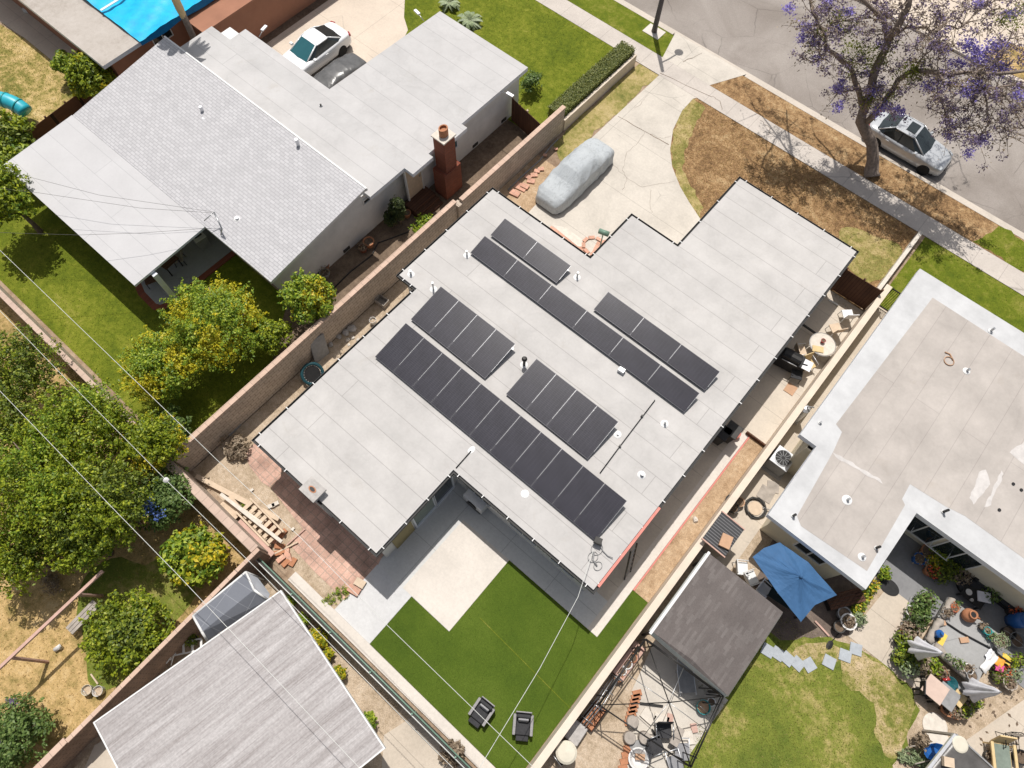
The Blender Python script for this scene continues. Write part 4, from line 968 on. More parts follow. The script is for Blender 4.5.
# patio windows on the shaded back wall
for x in (9.3, 10.9): wall_window(rh, x, 15.1, 1.35, 1.4, 1.7, '-y', m['white_paint'], m['glass_dark'])
wall_window(rh, 6.4, 11.3, 1.5, 1.2, 1.0, '-y', m['white_paint'], m['glass_dark'])
wall_window(rh, 3.85, 20, 1.5, 1.2, 1.0, '-x', m['white_paint'], m['glass_dark'])

# ------------------------------------------------ rotated building, bottom left
ANG = math.radians(-12.5)
bh = thing('weathered_roof_building', 'building with a weathered grey streaked roof edged in white', 'house', (-5, -8, 0), 0)
c3 = [P(*q, 2.9) for q in ((95.2, 722.8), (280.5, 592), (383.3, 748))]
far = c3[2]+(c3[0]-c3[1])*1.35; far0 = c3[1]+(c3[0]-c3[1])*1.35
BP = [tuple(c3[1][:2]), tuple(c3[2][:2]), tuple(far[:2]), tuple(far0[:2])]
BP[3] = tuple(c3[0][:2]); e = (c3[2]-c3[1]); BP[2] = tuple((c3[0]+e)[:2])
m['streak'] = streak('weathered_roofing', math.atan2(e.y, e.x), (.49, .47, .465), (.385, .362, .357), (.275, .25, .242))
roof_slab(BP, 2.74, 2.9, m['streak'], m['white_paint'], bh)
walls(offset_poly(BP, -.45), 2.8, m['stucco_grey'], bh)
ed = MB(); bp = ccw(BP); ob = offset_poly(bp, .05)
for i in range(4):
    j = (i+1) % 4; ed.face([(bp[i][0], bp[i][1], 2.915), (ob[i][0], ob[i][1], 2.915), (ob[j][0], ob[j][1], 2.915), (bp[j][0], bp[j][1], 2.915)]); ed.face([(ob[i][0], ob[i][1], 2.75), (ob[j][0], ob[j][1], 2.75), (ob[j][0], ob[j][1], 2.915), (ob[i][0], ob[i][1], 2.915)])
ed.build('drip_edge', m['white_paint'], bh, True)
# polycarbonate shelter behind it: two-slope sheet in a white frame
A_, B_, C_, D_, Eg, Fg = [P(*q) for q in ((193, 616, 2.1), (246, 572, 2.1), (268, 600, 2.0), (207.5, 641, 2.0), (202, 632, 2.4), (254, 590, 2.4))]
sh = thing('shelter', 'small shelter with grey translucent sheet roof in a white frame', 'shelter', (-8.2, -4.6, 0))
mb = MB(); mb.add([A_, B_, Fg, Eg], [(0, 1, 2, 3)]); mb.add([Eg, Fg, C_, D_], [(0, 1, 2, 3)]); mb.build('roof_sheet', m['poly_roof'], sh, True)
mb = MB()
for a, b_ in ((A_, B_), (A_, Eg), (B_, Fg), (Eg, D_), (Fg, C_)): mb.tube([a, b_], .045, 6)
mb.build('frame', m['white_paint'], sh, True)
mb = MB(); c0, c1, c2 = P(246, 572, 2.1), P(268, 600, 2.0), P(258, 578, 1.2); c4 = P(270, 594, 1.1); mb.add([c0, Fg+Vector((.02, 0, -.03)), c2], [(0, 1, 2)]); mb.add([Fg+Vector((.02, 0, -.03)), c1, c4, c2], [(0, 1, 2, 3)]); mb.build('end_sheet', m['cool_white'], sh, True)
for q in (A_, B_, D_, C_): mb = MB(); mb.tube([(q.x, q.y, 0), tuple(q)], .035, 6); mb.build('post', m['white_paint'], sh, True)
# ================================================================== TREES AND SHRUBS
def T_(label, px, py, zc, rad, mat, h=None, name='citrus_tree', cat='tree', group=None, **kw):
    q = P(px, py, zc); h = h or zc+rad[2]
    if rad[0] > .5: rad = (rad[0]*.89, rad[1]*.89, rad[2]*.95)   # the loose sprays make up the rest
    return tree(name, label, cat, (q.x, q.y), h, rad, mat, group=group, **kw)
G1 = 'citrus trees along the block wall'
T_('large round citrus tree with golden tips next to the block wall', 216, 328, 2.1, (2.35, 2.2, 1.7), 'leaf_lime', seed=11, n=32000, nl=80, L=.11, W=.06, lr=(.17, .29), group=G1, mix=('leaf_gold', .42))
T_('smaller citrus tree with golden tips on the lawn side of its bigger neighbour', 162, 368, 1.8, (1.65, 1.7, 1.4), 'leaf_lime', seed=12, n=19000, nl=56, L=.11, W=.06, lr=(.19, .3), group=G1, mix=('leaf_gold', .40))
T_('bright lime green tree at the corner of the stucco wall', 308, 300, 1.9, (1.25, 1.2, 1.2), 'leaf_lime', seed=13, n=7500, nl=30, L=.14, W=.075, lr=(.24, .4), name='lime_tree', mix=('leaf_citrus', .35))
T_('dense green shrub between the golden citrus and the lime green tree', 272, 338, 1.1, (1.0, .9, .9), 'leaf_mid', seed=14, n=4200, nl=18, L=.13, name='garden_shrub', cat='shrub', r0=.06)
T_('small glossy green shrub in the corner of the two walls', 172, 428, .7, (.95, .9, .75), 'leaf_cool', seed=15, n=3600, nl=16, L=.16, W=.08, name='garden_shrub', cat='shrub', r0=.05)
G2 = 'overgrown trees in the straw garden'
for i, (lb, px, py, zc, r, mt, nn, mx) in enumerate((
    ('dark tree by the pink garden wall, cut by the photo edge', 22, 372, 2.4, (1.9, 1.9, 1.6), 'leaf_dark', 9000, ('leaf_mid', .3)),
    ('bushy green tree against the narrow pink wall', 92, 428, 2.6, (2.2, 2.1, 1.8), 'leaf_mid', 13000, ('leaf_lime', .3)),
    ('broad spreading tree, largest of the straw garden', 40, 486, 2.8, (2.5, 2.5, 2.0), 'leaf_mid', 16000, ('leaf_lime', .3)),
    ('tall full tree between the broad tree and the blue flowered shrub', 104, 506, 2.7, (2.0, 2.0, 1.8), 'leaf_dark', 14000, ('leaf_mid', .5)),
    ('narrow yellowish tree beside the rear wall corner', 155, 446, 2.2, (1.35, 1.3, 1.5), 'leaf_mid', 7500, ('leaf_citrus', .25)),
    ('low green tree over the dry grass at the photo edge', 18, 556, 2.0, (1.6, 1.4, 1.3), 'leaf_mid', 7500, ('leaf_dark', .3)),
    ('small tree filling the gap at the photo edge under the upper cable', 8, 428, 2.3, (1.7, 1.7, 1.5), 'leaf_dark', 8000, ('leaf_mid', .4)),
    ('pale leaved low tree above the shaded bench end', 84, 545, 1.9, (1.3, 1.2, 1.1), 'leaf_lime', 7500, ('leaf_mid', .5)))):
    T_(lb, px, py, zc, r, mt, seed=20+i, n=int(nn*2.2), nl=78, L=.12, W=.062, lr=(.13, .23), spread=.75, name='fruit_tree', group=G2, mix=mx)
t = T_('blue flowered shrub on the garden side of the rear wall', 163, 497, 1.4, (1.4, 1.3, 1.1), 'leaf_cool', seed=30, n=5200, nl=26, L=.14, name='flowering_shrub', cat='shrub', r0=.06)
rg = np.random.default_rng(9)
def flowers(parent, c, r, n, mat, name='flowers', L=.07, seed=0):
    g = np.random.default_rng(seed); e = g.normal(0, 1, (n, 3)); e /= np.linalg.norm(e, axis=1)[:, None]; e[:, 2] = abs(e[:, 2])*.8+.1
    V, F = leaves(np.array(c)+e*np.array(r)*g.uniform(.8, 1.05, n)[:, None], e, L, L*.8, g, .6); return quads_obj(name, V, F, m[mat], parent)
V = []
cl = []
for k in range(4):
    a = rg.uniform(0, 6.28); r_ = rg.uniform(.3, 1.1); cl.append(np.array([math.cos(a)*r_, math.sin(a)*r_, 1.75+.75*math.sqrt(max(0, 1-r_*r_/1.6))])+rg.normal(0, .11, (40, 3)))
C = np.concatenate(cl); V, F = leaves(C, np.tile([0, 0, 1.], (len(C), 1)), .1, .08, rg, .6); quads_obj('flowers', V, F, m['petal_blue'], t)
T_('yellow green leafy shrub beside the brown block wall', 196, 556, 1.0, (1.35, 1.25, 1.0), 'leaf_lime', seed=31, n=4600, nl=24, L=.2, W=.1, name='garden_shrub', cat='shrub', r0=.06, mix=('leaf_citrus', .3))
T_('round dark glossy shrub between wooden bench and brown wall', 131, 632, 1.0, (1.75, 1.65, 1.15), 'leaf_mid', seed=32, n=14000, nl=54, L=.13, W=.08, lr=(.17, .29), name='garden_shrub', cat='shrub', r0=.06, mix=('leaf_dark', .4))
t = T_('pink rose bush in the bottom corner of the dry garden', 22, 733, 1.0, (1.3, 1.2, 1.0), 'leaf_cool', seed=33, n=4200, nl=20, L=.13, name='rose_bush', cat='shrub', r0=.05)
C = np.concatenate([np.array([math.cos(a)*r_, math.sin(a)*r_, 1.7])+rg.normal(0, .07, (16, 3)) for a, r_ in zip(rg.uniform(2, 5, 9), rg.uniform(.4, 1.15, 9))])
V, F = leaves(C, np.tile([0, 0, 1.], (len(C), 1)), .1, .09, rg, .6); quads_obj('flowers', V, F, m['petal_dusk'], t)
G3 = 'trees at the upper photo edge'
T_('dark tree at the photo edge beneath the teal tube', 14, 140, 1.7, (1.35, 1.2, 1.25), 'leaf_dark', seed=40, n=6500, nl=30, lr=(.17, .29), L=.2, W=.1, name='shade_tree', mix=('leaf_mid', .4))
T_('green tree overhanging the corner of the patio roof', 8, 200, 2.4, (1.7, 1.6, 1.6), 'leaf_mid', seed=41, n=8000, nl=34, lr=(.17, .29), L=.19, W=.09, name='shade_tree', mix=('leaf_lime', .35))
T_('low light green tree beside the shingle roof edge at the far garden', 16, 160, 1.5, (1.3, 1.0, 1.0), 'leaf_lime', seed=42, n=3500, nl=18, L=.19, W=.09, name='shade_tree', mix=('leaf_mid', .4))
T_('yellow green shrub by the gravel roof corner', 94, 78, 1.3, (1.5, 1.2, 1.1), 'leaf_citrus', seed=43, n=5200, nl=24, L=.2, W=.1, name='garden_shrub', cat='shrub', r0=.06, mix=('leaf_mid', .5))
T_('small shrub under the eave of the gravel roof', 68, 66, .9, (.75, .7, .7), 'leaf_lime', seed=44, n=1800, nl=10, L=.18, W=.09, name='garden_shrub', cat='shrub', r0=.05)
T_('slim dark evergreen next to the neighbour house door', 398, 211, 1.0, (.30, .28, 1.1), 'leaf_deep', seed=45, n=2600, nl=20, L=.1, W=.04, lr=(.3, .5), name='evergreen_shrub', cat='shrub', r0=.04)
T_('ragged grey green shrub left of the slim evergreen', 392, 219, .6, (.36, .33, .55), 'leaf_deep', seed=46, n=1300, nl=12, L=.12, W=.04, name='evergreen_shrub', cat='shrub', r0=.03)
T_('small bush behind the far corner of the grey house', 531, 84, .6, (.5, .8, .6), 'leaf_cool', seed=47, n=1500, nl=12, L=.1, name='garden_shrub', cat='shrub', r0=.03)
T_('little weed tuft beside the pink coping', 422, 224, .3, (.45, .7, .3), 'leaf_lime', seed=48, n=700, nl=8, L=.12, name='weed_clump', cat='weeds', r0=.02)
GY = 'yellowing bushes along the garden strip'
for i, (px, py, r, mt, lb) in enumerate(((316, 640, .42, 'leaf_citrus', 'largest yellowing bush under the weathered roof edge'), (300, 622, .3, 'leaf_lime', 'green bush at the upper end of the garden strip'), (325, 657, .3, 'leaf_citrus', 'yellow bush just below the largest one of the strip'), (339, 674, .24, 'leaf_citrus', 'small yellow bush halfway down the garden strip'), (369, 721, .27, 'leaf_lime', 'yellow bush at the low end near the concrete'), (291, 602, .24, 'leaf_mid', 'tiny green bush beside the rail fence corner'), (452, 752, .42, 'leaf_dead', 'dry thorny bush beside the rail fence at the photo bottom'))):
    T_(lb, px, py, .3, (r, r, .35), mt, seed=60+i, n=650, nl=10, L=.13, W=.07, name='small_bush', cat='shrub', group=GY, r0=.025)

def fronds(parent, c, n, L, mat, name, seed, up=.7, droop=.9, w_=.06, nseg=7):
    """arching fronds made of many narrow leaflets"""
    g = np.random.default_rng(seed); Vs = []
    for i in range(n):
        a = 2*math.pi*i/n+g.uniform(-.25, .25); u = g.uniform(up*.4, up*1.4); l = L*g.uniform(.75, 1.1)
        d = np.array([math.cos(a), math.sin(a), 0]); s = np.array([-d[1], d[0], 0])
        for k in range(nseg*3):
            t_ = (k+.5)/(nseg*3); p = np.array(c)+d*l*t_*(1-.15*t_)+np.array([0, 0, l*(u*t_-droop*t_*t_)])
            for sg in (-1, 1):
                q = p+(d*.5+s*sg)*l*.17*math.sin(math.pi*(.15+.8*t_))+np.array([0, 0, -.03*l]); w = d*l*.03
                Vs += [p-w, p+w, q+w*.4, q-w*.4]
    V = np.array(Vs); return quads_obj(name, V, np.arange(len(V)).reshape(-1, 4), m[mat], parent)
q = P(190, 31, 2.6)
t = thing('palm_tree', 'tall slim palm trunk rising between the brown fence and pale roof', 'tree', (q.x, q.y, 0))
mb = MB(); mb.tube([(0, 0, 0), (.02, 0, 1.5), (0, .03, 3), (.03, .02, 4.6), (0, 0, 6.5), (0, 0, 7.2)], [.2, .17, .16, .15, .17, .12], 12); mb.build('trunk', m['bark_grey'], t)
mb = MB(); mb.lathe([(.16, 0), (.2, .5), (.19, 1.2), (.15, 1.6)], (0, .02, 3.4), 10); mb.build('husk', m['wood_tan2'], t)
fronds(t, (0, 0, 7.1), 20, 1.4, 'frond', 'crown', 4, .8, 1.2)
for px, py, s_, lb in ((449, 2, .8, 'spiky cycad at the photo top edge on the front lawn'), (470, 20, .95, 'pale green cycad beside the pale roof corner')):
    q = P(px, py, .3); t = thing('cycad', lb, 'plant', (q.x, q.y, 0), 0, 'cycads on the front lawn')
    fronds(t, (0, 0, .25), 17, s_, 'leaf_agave', 'crown', int(px), .7, .7); mb = MB(); mb.cyl((0, 0, 0), .12, .28, 10); mb.build('trunk', m['bark'], t)

# ------------------------------------------------ jacaranda over the street
jb = P(870, 173, 0)
jt = thing('jacaranda_tree', 'tall jacaranda with purple blossom leaning over the parked silver car', 'tree', (jb.x, jb.y, 0))
def W(l): return [P(x, y, z if z < 3 else 3+(z-3)*1.5)-Vector((jb.x, jb.y, 0)) for x, y, z in l]
LIMBS = [
 ([(864, 113, 2.9), (858, 88, 3.7), (849, 66, 4.3), (828, 50, 4.9), (823, 30, 5.3), (813, 13, 5.7), (806, -10, 6.0)], .13, .035),
 ([(864, 113, 2.9), (873, 78, 4.1), (885, 50, 4.9), (889, 38, 5.2)], .17, .13),
 ([(889, 38, 5.2), (899, 24, 5.8), (908, 8, 6.2), (914, -14, 6.7)], .16, .10),
 ([(889, 38, 5.2), (885, 24, 5.6), (876, 12, 5.9), (858, -3, 6.3)], .10, .07),
 ([(867, 122, 2.5), (884, 102, 3.4), (898, 80, 4.2), (914, 70, 4.7), (936, 72, 5.1), (976, 73, 5.5), (1030, 70, 6.0)], .14, .05),
 ([(934, 72, 5.1), (944, 84, 5.2), (980, 88, 5.4), (1015, 85, 5.6)], .06, .025),
 ([(890, 38, 5.2), (905, 28, 5.6), (924, 27, 5.9), (935, 34, 6.0), (943, 24, 6.1), (958, 29, 6.3), (976, 12, 6.5), (1000, -4, 6.8)], .06, .02),
 ([(823, 30, 5.3), (818, 44, 5.0), (822, 58, 4.7), (812, 62, 4.6)], .035, .015),
 ([(823, 30, 5.3), (838, 22, 5.5), (855, 18, 5.7), (873, 18, 5.8)], .035, .02),
 ([(914, 70, 4.7), (925, 55, 5.1), (940, 40, 5.4)], .035, .012),
 ([(936, 72, 5.1), (940, 100, 4.6), (948, 120, 4.1), (956, 130, 3.9)], .04, .012),
 ([(976, 73, 5.5), (985, 95, 5.2), (990, 120, 4.7), (978, 142, 4.1)], .04, .012),
 ([(976, 73, 5.5), (1000, 55, 5.9), (1015, 30, 6.3)], .04, .015),
 ([(1000, 87, 5.5), (1012, 110, 5.1), (1026, 130, 4.8)], .04, .015),
 ([(858, 88, 3.7), (845, 92, 3.7), (836, 88, 3.8)], .03, .012),
 ([(884, 102, 3.4), (878, 92, 3.9), (874, 84, 4.2)], .03, .012),
 ([(806, -10, 6.0), (822, -45, 6.2), (850, -70, 6.3)], .05, .02), ([(914, -14, 6.7), (930, -60, 7.2), (965, -95, 7.5)], .10, .04), ([(914, -14, 6.7), (905, -60, 7.0), (880, -95, 7.2)], .08, .03),
 ([(858, -3, 6.3), (845, -40, 6.4), (835, -75, 6.2)], .07, .03), ([(850, -30, 6.4), (815, -60, 6.2), (790, -75, 6.0)], .05, .02), ([(1000, -4, 6.8), (1030, -40, 7.0), (1060, -60, 7.0)], .04, .02)]
mb = MB()
mb.tube(W([(871, 177, -.05), (871, 172, .1), (873, 160, .7), (872, 144, 1.3), (865, 130, 1.9), (860.5, 121, 2.4), (863, 110, 3.0)]), [.46, .36, .30, .27, .27, .25, .2], 12)
rr = random.Random(77)
def gnarl(w_, amp=.07):
    out = []
    for a, b_ in zip(w_, w_[1:]):
        out.append(a)
        for f in (.34, .67): out.append(a.lerp(b_, f)+Vector((rr.uniform(-amp, amp), rr.uniform(-amp, amp), rr.uniform(-amp, amp))))
    return out+[w_[-1]]
for pts, r0, r1 in LIMBS:
    w_ = gnarl(W(pts)); k = len(w_); mb.tube(w_, [(r0*1.12+(r1-r0)*i/(k-1))*rr.uniform(.9, 1.12) for i in range(k)], 8)
mb.build('trunk', m['bark_grey'], jt)
rg = np.random.default_rng(77)
tw = MB(); ends = []
for li, (pts, r0, r1) in enumerate(LIMBS[:]):
    w_ = W(pts); k = len(w_)
    for i in range(1 if li in (1, 4) else 0, k-1):
        for _ in range(6 if li not in (1,) else 3):
            a = w_[i].lerp(w_[i+1], rr.random()); d = Vector((rr.uniform(-1, 1), rr.uniform(-1, 1), rr.uniform(-.35, .6))).normalized()
            l = rr.uniform(.6, 1.5); b_ = a+d*l*.55+Vector((0, 0, .08)); c = b_+(d+Vector((rr.uniform(-.6, .6), rr.uniform(-.6, .6), rr.uniform(-.4, .3)))).normalized()*l*.6
            tw.tube([a, b_, c], [.025, .015, .008], 4); ends.append(c)
            for _ in range(3):
                s = b_.lerp(c, rr.random()); e = s+Vector((rr.uniform(-1, 1), rr.uniform(-1, 1), rr.uniform(-.6, .4)))*rr.uniform(.25, .6)
                tw.tube([s, s.lerp(e, .5)+Vector((0, 0, .04)), e], [.013, .009, .006], 3); ends.append(e)
# the thicket of fine dry twigs over the right side of the street
for _ in range(260):
    px, py = rr.uniform(945, 1040), rr.uniform(70, 140); z = 5.3-(py-80)*.018
    if _ % 3 == 0: px, py, z = rr.uniform(925, 1030), rr.uniform(-10, 45), rr.uniform(5.8, 6.6)
    a = W([(px, py, z)])[0]; d = Vector((rr.uniform(-1, 1), rr.uniform(-1, 1), rr.uniform(-.5, .4))).normalized()*rr.uniform(.5, 1.1)
    b_ = a+d*.5+Vector((rr.uniform(-.15, .15), rr.uniform(-.15, .15), 0)); c = a+d
    tw.tube([a, b_, c], [.018, .013, .007], 4); ends += [c, b_]
tw.build('branches', m['twig'], jt)
E_ = np.array([tuple(e) for e in ends])
def around(C0, n, s):
    return np.repeat(C0, n, 0)+rg.normal(0, s, (len(C0)*n, 3))
C = around(E_, 3, .13); V, F = leaves(C, rg.normal(0, 1, C.shape)+(0, 0, .5), .12, .055, rg, .8); quads_obj('dry_leaves', V, F, m['leaf_dead'], jt)
sel = E_[rg.random(len(E_)) < .22]; C = around(sel, 34, .10); V, F = leaves(C, rg.normal(0, 1, C.shape)+(0, 0, .5), .10, .065, rg, .8); quads_obj('faded_blossom', V, F, m['petal_dusk'], jt)
BL = [(838, 88, 3.9, 1), (842, 82, 3.9, .6), (839, 107, 3.6, 1), (874, 90, 3.9, 1.1), (880, 86, 4, .8), (884, 105, 3.6, 1.2), (878, 110, 3.5, 1), (895, 110, 3.8, .7), (902, 112, 3.8, .6), (966, 44, 5.8, 1.3), (972, 47, 5.8, 1), (976, 58, 5.6, 1.2), (985, 53, 5.7, 1.2), (993, 44, 5.9, 1), (1001, 47, 5.9, 1.3), (991, 63, 5.6, 1.3), (999, 68, 5.6, 1.2), (1005, 70, 5.6, .9), (953, 63, 5.3, .8), (962, 64, 5.3, .9), (971, 89, 5.3, 1.4), (965, 92, 5.2, .8), (976, 85, 5.3, .9), (928, 86, 4.7, 1), (938, 75, 5.0, .8), (951, 84, 5.1, .8), (808, 28, 5.2, 1.1), (802, 38, 5.0, .9), (814, 41, 5, 1), (817, 59, 4.6, .9), (838, 29, 5.3, .9), (850, 13, 5.7, .8), (827, 0, 5.8, .9), (789, 9, 5.6, .8), (882, 44, 4.9, .7), (953, 125, 4, .9), (979, 141, 4.1, 1), (985, 138, 4.1, .8), (968, 153, 3.9, .7), (949, 136, 4, .8), (840, 12, 5.5, .7), (979, 4, 6.4, .7), (1018, 95, 5.3, 1), (1010, 15, 6.2, .9), (868, 72, 4.2, .5), (944, 50, 5.2, .6)]
Cs = []
for px, py, z, s in BL:
    c = np.array(tuple(W([(px, py, z)])[0])); Cs.append(c+rg.normal(0, 1, (int(190*s), 3))*np.array([.19, .19, .14])*(.35+.5*s))
C = np.concatenate(Cs); V, F = leaves(C, rg.normal(0, 1, C.shape)+(0, 0, .9), .10, .075, rg, .6); quads_obj('blossom', V, F, m['petal_purple'], jt)
GL = [(849, 62, 4.4), (845, 48, 4.6), (852, 70, 4.2), (862, 58, 4.6), (868, 64, 4.5), (872, 50, 4.8), (880, 60, 4.6), (858, 48, 4.8), (915, 70, 4.8), (921, 68, 4.9), (913, 78, 4.6), (905, 68, 4.7), (893, 95, 3.9), (812, 48, 4.8), (818, 34, 5.2), (868, 100, 3.6), (1018, 10, 6.3), (1014, 22, 6.2), (1002, 20, 6.2), (838, 18, 5.5), (850, 28, 5.4), (876, 100, 3.7), (888, 46, 5)]
Cs = [np.array(tuple(W([g])[0]))+rg.normal(0, .2, (110, 3)) for g in GL]
C = np.concatenate(Cs); V, F = leaves(C, rg.normal(0, 1, C.shape)+(0, 0, 1), .14, .055, rg, .6); quads_obj('leaves', V, F, m['leaf_jac'], jt)

# ================================================================== VEHICLES
def wheel(t, x, y, r=.32, w_=.2):
    def lay(prof):
        mb = MB(); mb.lathe(prof, (0, 0, 0), 20); s = 1 if y > 0 else -1
        mb.v = [(p[0], p[2]*s, p[1]) for p in mb.v]
        if s > 0: mb.f = [f[::-1] for f in mb.f]
        return mb
    a = lay([(r*.62, -w_/2), (r*.93, -w_/2), (r, -w_*.35), (r, w_*.35), (r*.93, w_/2), (r*.62, w_/2)])
    wo = a.build('wheel', m['rubber'], t, smooth=False); wo.location = (x, y, r)
    b_ = lay([(r*.63, w_*.4), (r*.56, w_*.46), (r*.2, w_*.40), (.0, w_*.44)]); sp = MB()
    ro = b_.build('rim', m['rim'], wo)
def sedan(label, cat, loc, rz, paint, coupe=False, sunroof=False, L=4.55, Wd=1.8, H=1.45):
    t = thing('parked_car', label, cat, loc, rz); k = L/4.55; w = Wd/1.8
    ST = [(-2.27, .60, .74), (-2.2, .72, .86), (-2.05, .80, .95), (-1.6, .865, 1.0), (-.9, .895, .97), (0, .90, .95), (.7, .895, .94), (1.15, .88, .91), (1.7, .845, .83), (2.0, .78, .76), (2.17, .68, .68), (2.27, .5, .58)]
    mb = MB(); n = len(ST); rings = []
    for x, hw, b_ in ST:
        hw *= w; ring = [(0, b_+.035), (hw*.5, b_+.03), (hw*.82, b_+.005), (hw*.95, b_-.05), (hw, b_-.14), (hw*1.0, .45), (hw*.97, .3), (hw*.88, .2)]
        rings.append([(x*k, y, z) for y, z in ring][::-1] + [(x*k, -y, z) for y, z in ring][1:])
    kk = len(rings[0])
    mb.add([p for r in rings for p in r], [(i*kk+j, i*kk+j+1, (i+1)*kk+j+1, (i+1)*kk+j) for i in range(n-1) for j in range(kk-1)] + [tuple(range(kk-1, -1, -1)), tuple((n-1)*kk+j for j in range(kk))])
    mb.v = mb.v; o = mb.build('body', m[paint], t, smooth=True); sb = o.modifiers.new('s', 'SUBSURF'); sb.levels = 1; sb.render_levels = 2
    xr0, xr1, xf1, xf0 = (-1.75, -1.0, .1, .98) if not coupe else (-1.65, -.85, .0, .85)
    xr0, xr1, xf1, xf0 = [q*k for q in (xr0, xr1, xf1, xf0)]; bw, tw_ = .79*w, .60*w; zb, zt = .95, H
    B = [(xr0, bw*.88), (xr0+.35, bw), (xf0-.45, bw), (xf0, bw*.84)]
    T = [(xr1, tw_*.93), (xr1+.12, tw_), (xf1-.12, tw_), (xf1, tw_*.93)]
    def v3(p, z, s): return (p[0], p[1]*s, z)
    def lerp(a, b_, f): return tuple(a[i]+(b_[i]-a[i])*f for i in range(3))
    # roof: crowned panel
    rf = MB(); xs = np.linspace(xr1, xf1, 9); ys = np.linspace(-1, 1, 9)
    rf.add([(x, y*tw_*(1-.06*((x-(xr1+xf1)/2)/((xf1-xr1)/2))**2), zt+.05*(1-y*y)*(1-.6*((x-(xr1+xf1)/2)/((xf1-xr1)/2))**2)) for x in xs for y in ys], [(i*9+j, (i+1)*9+j, (i+1)*9+j+1, i*9+j+1) for i in range(8) for j in range(8)])
    rf.build('roof', m[paint], t, smooth=True)
    ws = MB(); c1, c0 = (xf1, 0, zt+.02), (xf0+.09, 0, zb+.0)
    ws.add([v3(B[3], zb, -1), c0, v3(B[3], zb, 1), v3(T[3], zt, 1), c1, v3(T[3], zt, -1)], [(0, 1, 4, 5), (1, 2, 3, 4)]); ws.build('windscreen', m['glass_teal'] if coupe else m['glass_dark'], t)
    rw = MB(); c1, c0 = (xr1, 0, zt+.02), (xr0-.08, 0, zb+.03)
    rw.add([v3(B[0], zb+.03, 1), c0, v3(B[0], zb+.03, -1), v3(T[0], zt, -1), c1, v3(T[0], zt, 1)], [(0, 1, 4, 5), (1, 2, 3, 4)]); rw.build('rear_window', m['glass_dark'], t)
    for s in (1, -1):
        sw = MB(); pts = [v3(B[i], zb, s) for i in range(4)] + [v3(T[i], zt-.005, s) for i in (3, 2, 1, 0)]
        sw.add(pts, [(0, 1, 6, 7), (1, 2, 5, 6), (2, 3, 4, 5)] if s < 0 else [(7, 6, 1, 0), (6, 5, 2, 1), (5, 4, 3, 2)]); sw.build('side_window', m['glass_dark'], t)
        pl = MB()
        for a, b_ in ((B[0], T[0]), (B[3], T[3])): pl.tube([v3(a, zb-.03, s), v3(b_, zt+.005, s)], .04, 6)
        pl.tube([v3(T[i], zt+.005, s) for i in range(4)], .028, 5)
        pl.build('pillar', m[paint], t)
        if not coupe: pl = MB(); pl.bar(lerp(v3(B[1], zb, s), v3(B[2], zb, s), .48), lerp(v3(T[1], zt, s), v3(T[2], zt, s), .45), .05, .03); pl.build('door_pillar', m['black'], t)
        mi_ = MB(); mi_.box((xf0-.38, s*(.94*w), 1.0), (.16, .2, .13)); mi_.build('mirror', m[paint], t, bevel=.03)
        hl = MB(); hl.add([(1.78*k, s*.83*w, .765), (2.12*k, s*.70*w, .70), (2.14*k, s*.50*w, .735), (1.86*k, s*.60*w, .825)], [(0, 1, 2, 3) if s < 0 else (3, 2, 1, 0)]); hl.v = [(p[0]+.012, p[1]*1.012, p[2]+.02) for p in hl.v]; hl.build('headlight', m['lamp_lens'], t)
        tl = MB(); tl.box((-2.17*k, s*.64*w, .80), (.14, .28, .14), s*-.35); tl.build('tail_light', m['tail_lens'], t, bevel=.03)
        for x in ((.1, -.95) if not coupe else (-.35,)): hd = MB(); hd.box((x*k, s*.905*w, .82), (.18, .03, .03)); hd.build('door_handle', m[paint], t)
        for x in (1.42, -1.38): wheel(t, x*k, s*.80*w)
    sk = MB(); sk.bx(-1.95*k, 1.95*k, -.76*w, .76*w, .16, .3); sk.build('underside', m['black'], t)
    if sunroof: sr = MB(); sr.bx(xf1-.62, xf1-.12, -.36, .36, zt+.035, zt+.054); sr.build('sunroof', m['glass_dark'], t)
    gl = MB(); gl.bx(2.2*k, 2.29*k, -.36*w, .36*w, .48, .58); gl.build('grille', m['black'], t)
    return t
sedan('silver sedan with a sunroof parked at the kerb under the jacaranda', 'car', (-.45, 33.78, -.12), 0.0, 'car_silver', sunroof=True)
q = P(349, 36, .8)
sedan('white coupe parked on the neighbour driveway', 'car', (q.x-.75, q.y-2.15, .02), math.radians(-90), 'car_white', True, L=4.7, Wd=1.82, H=1.38)
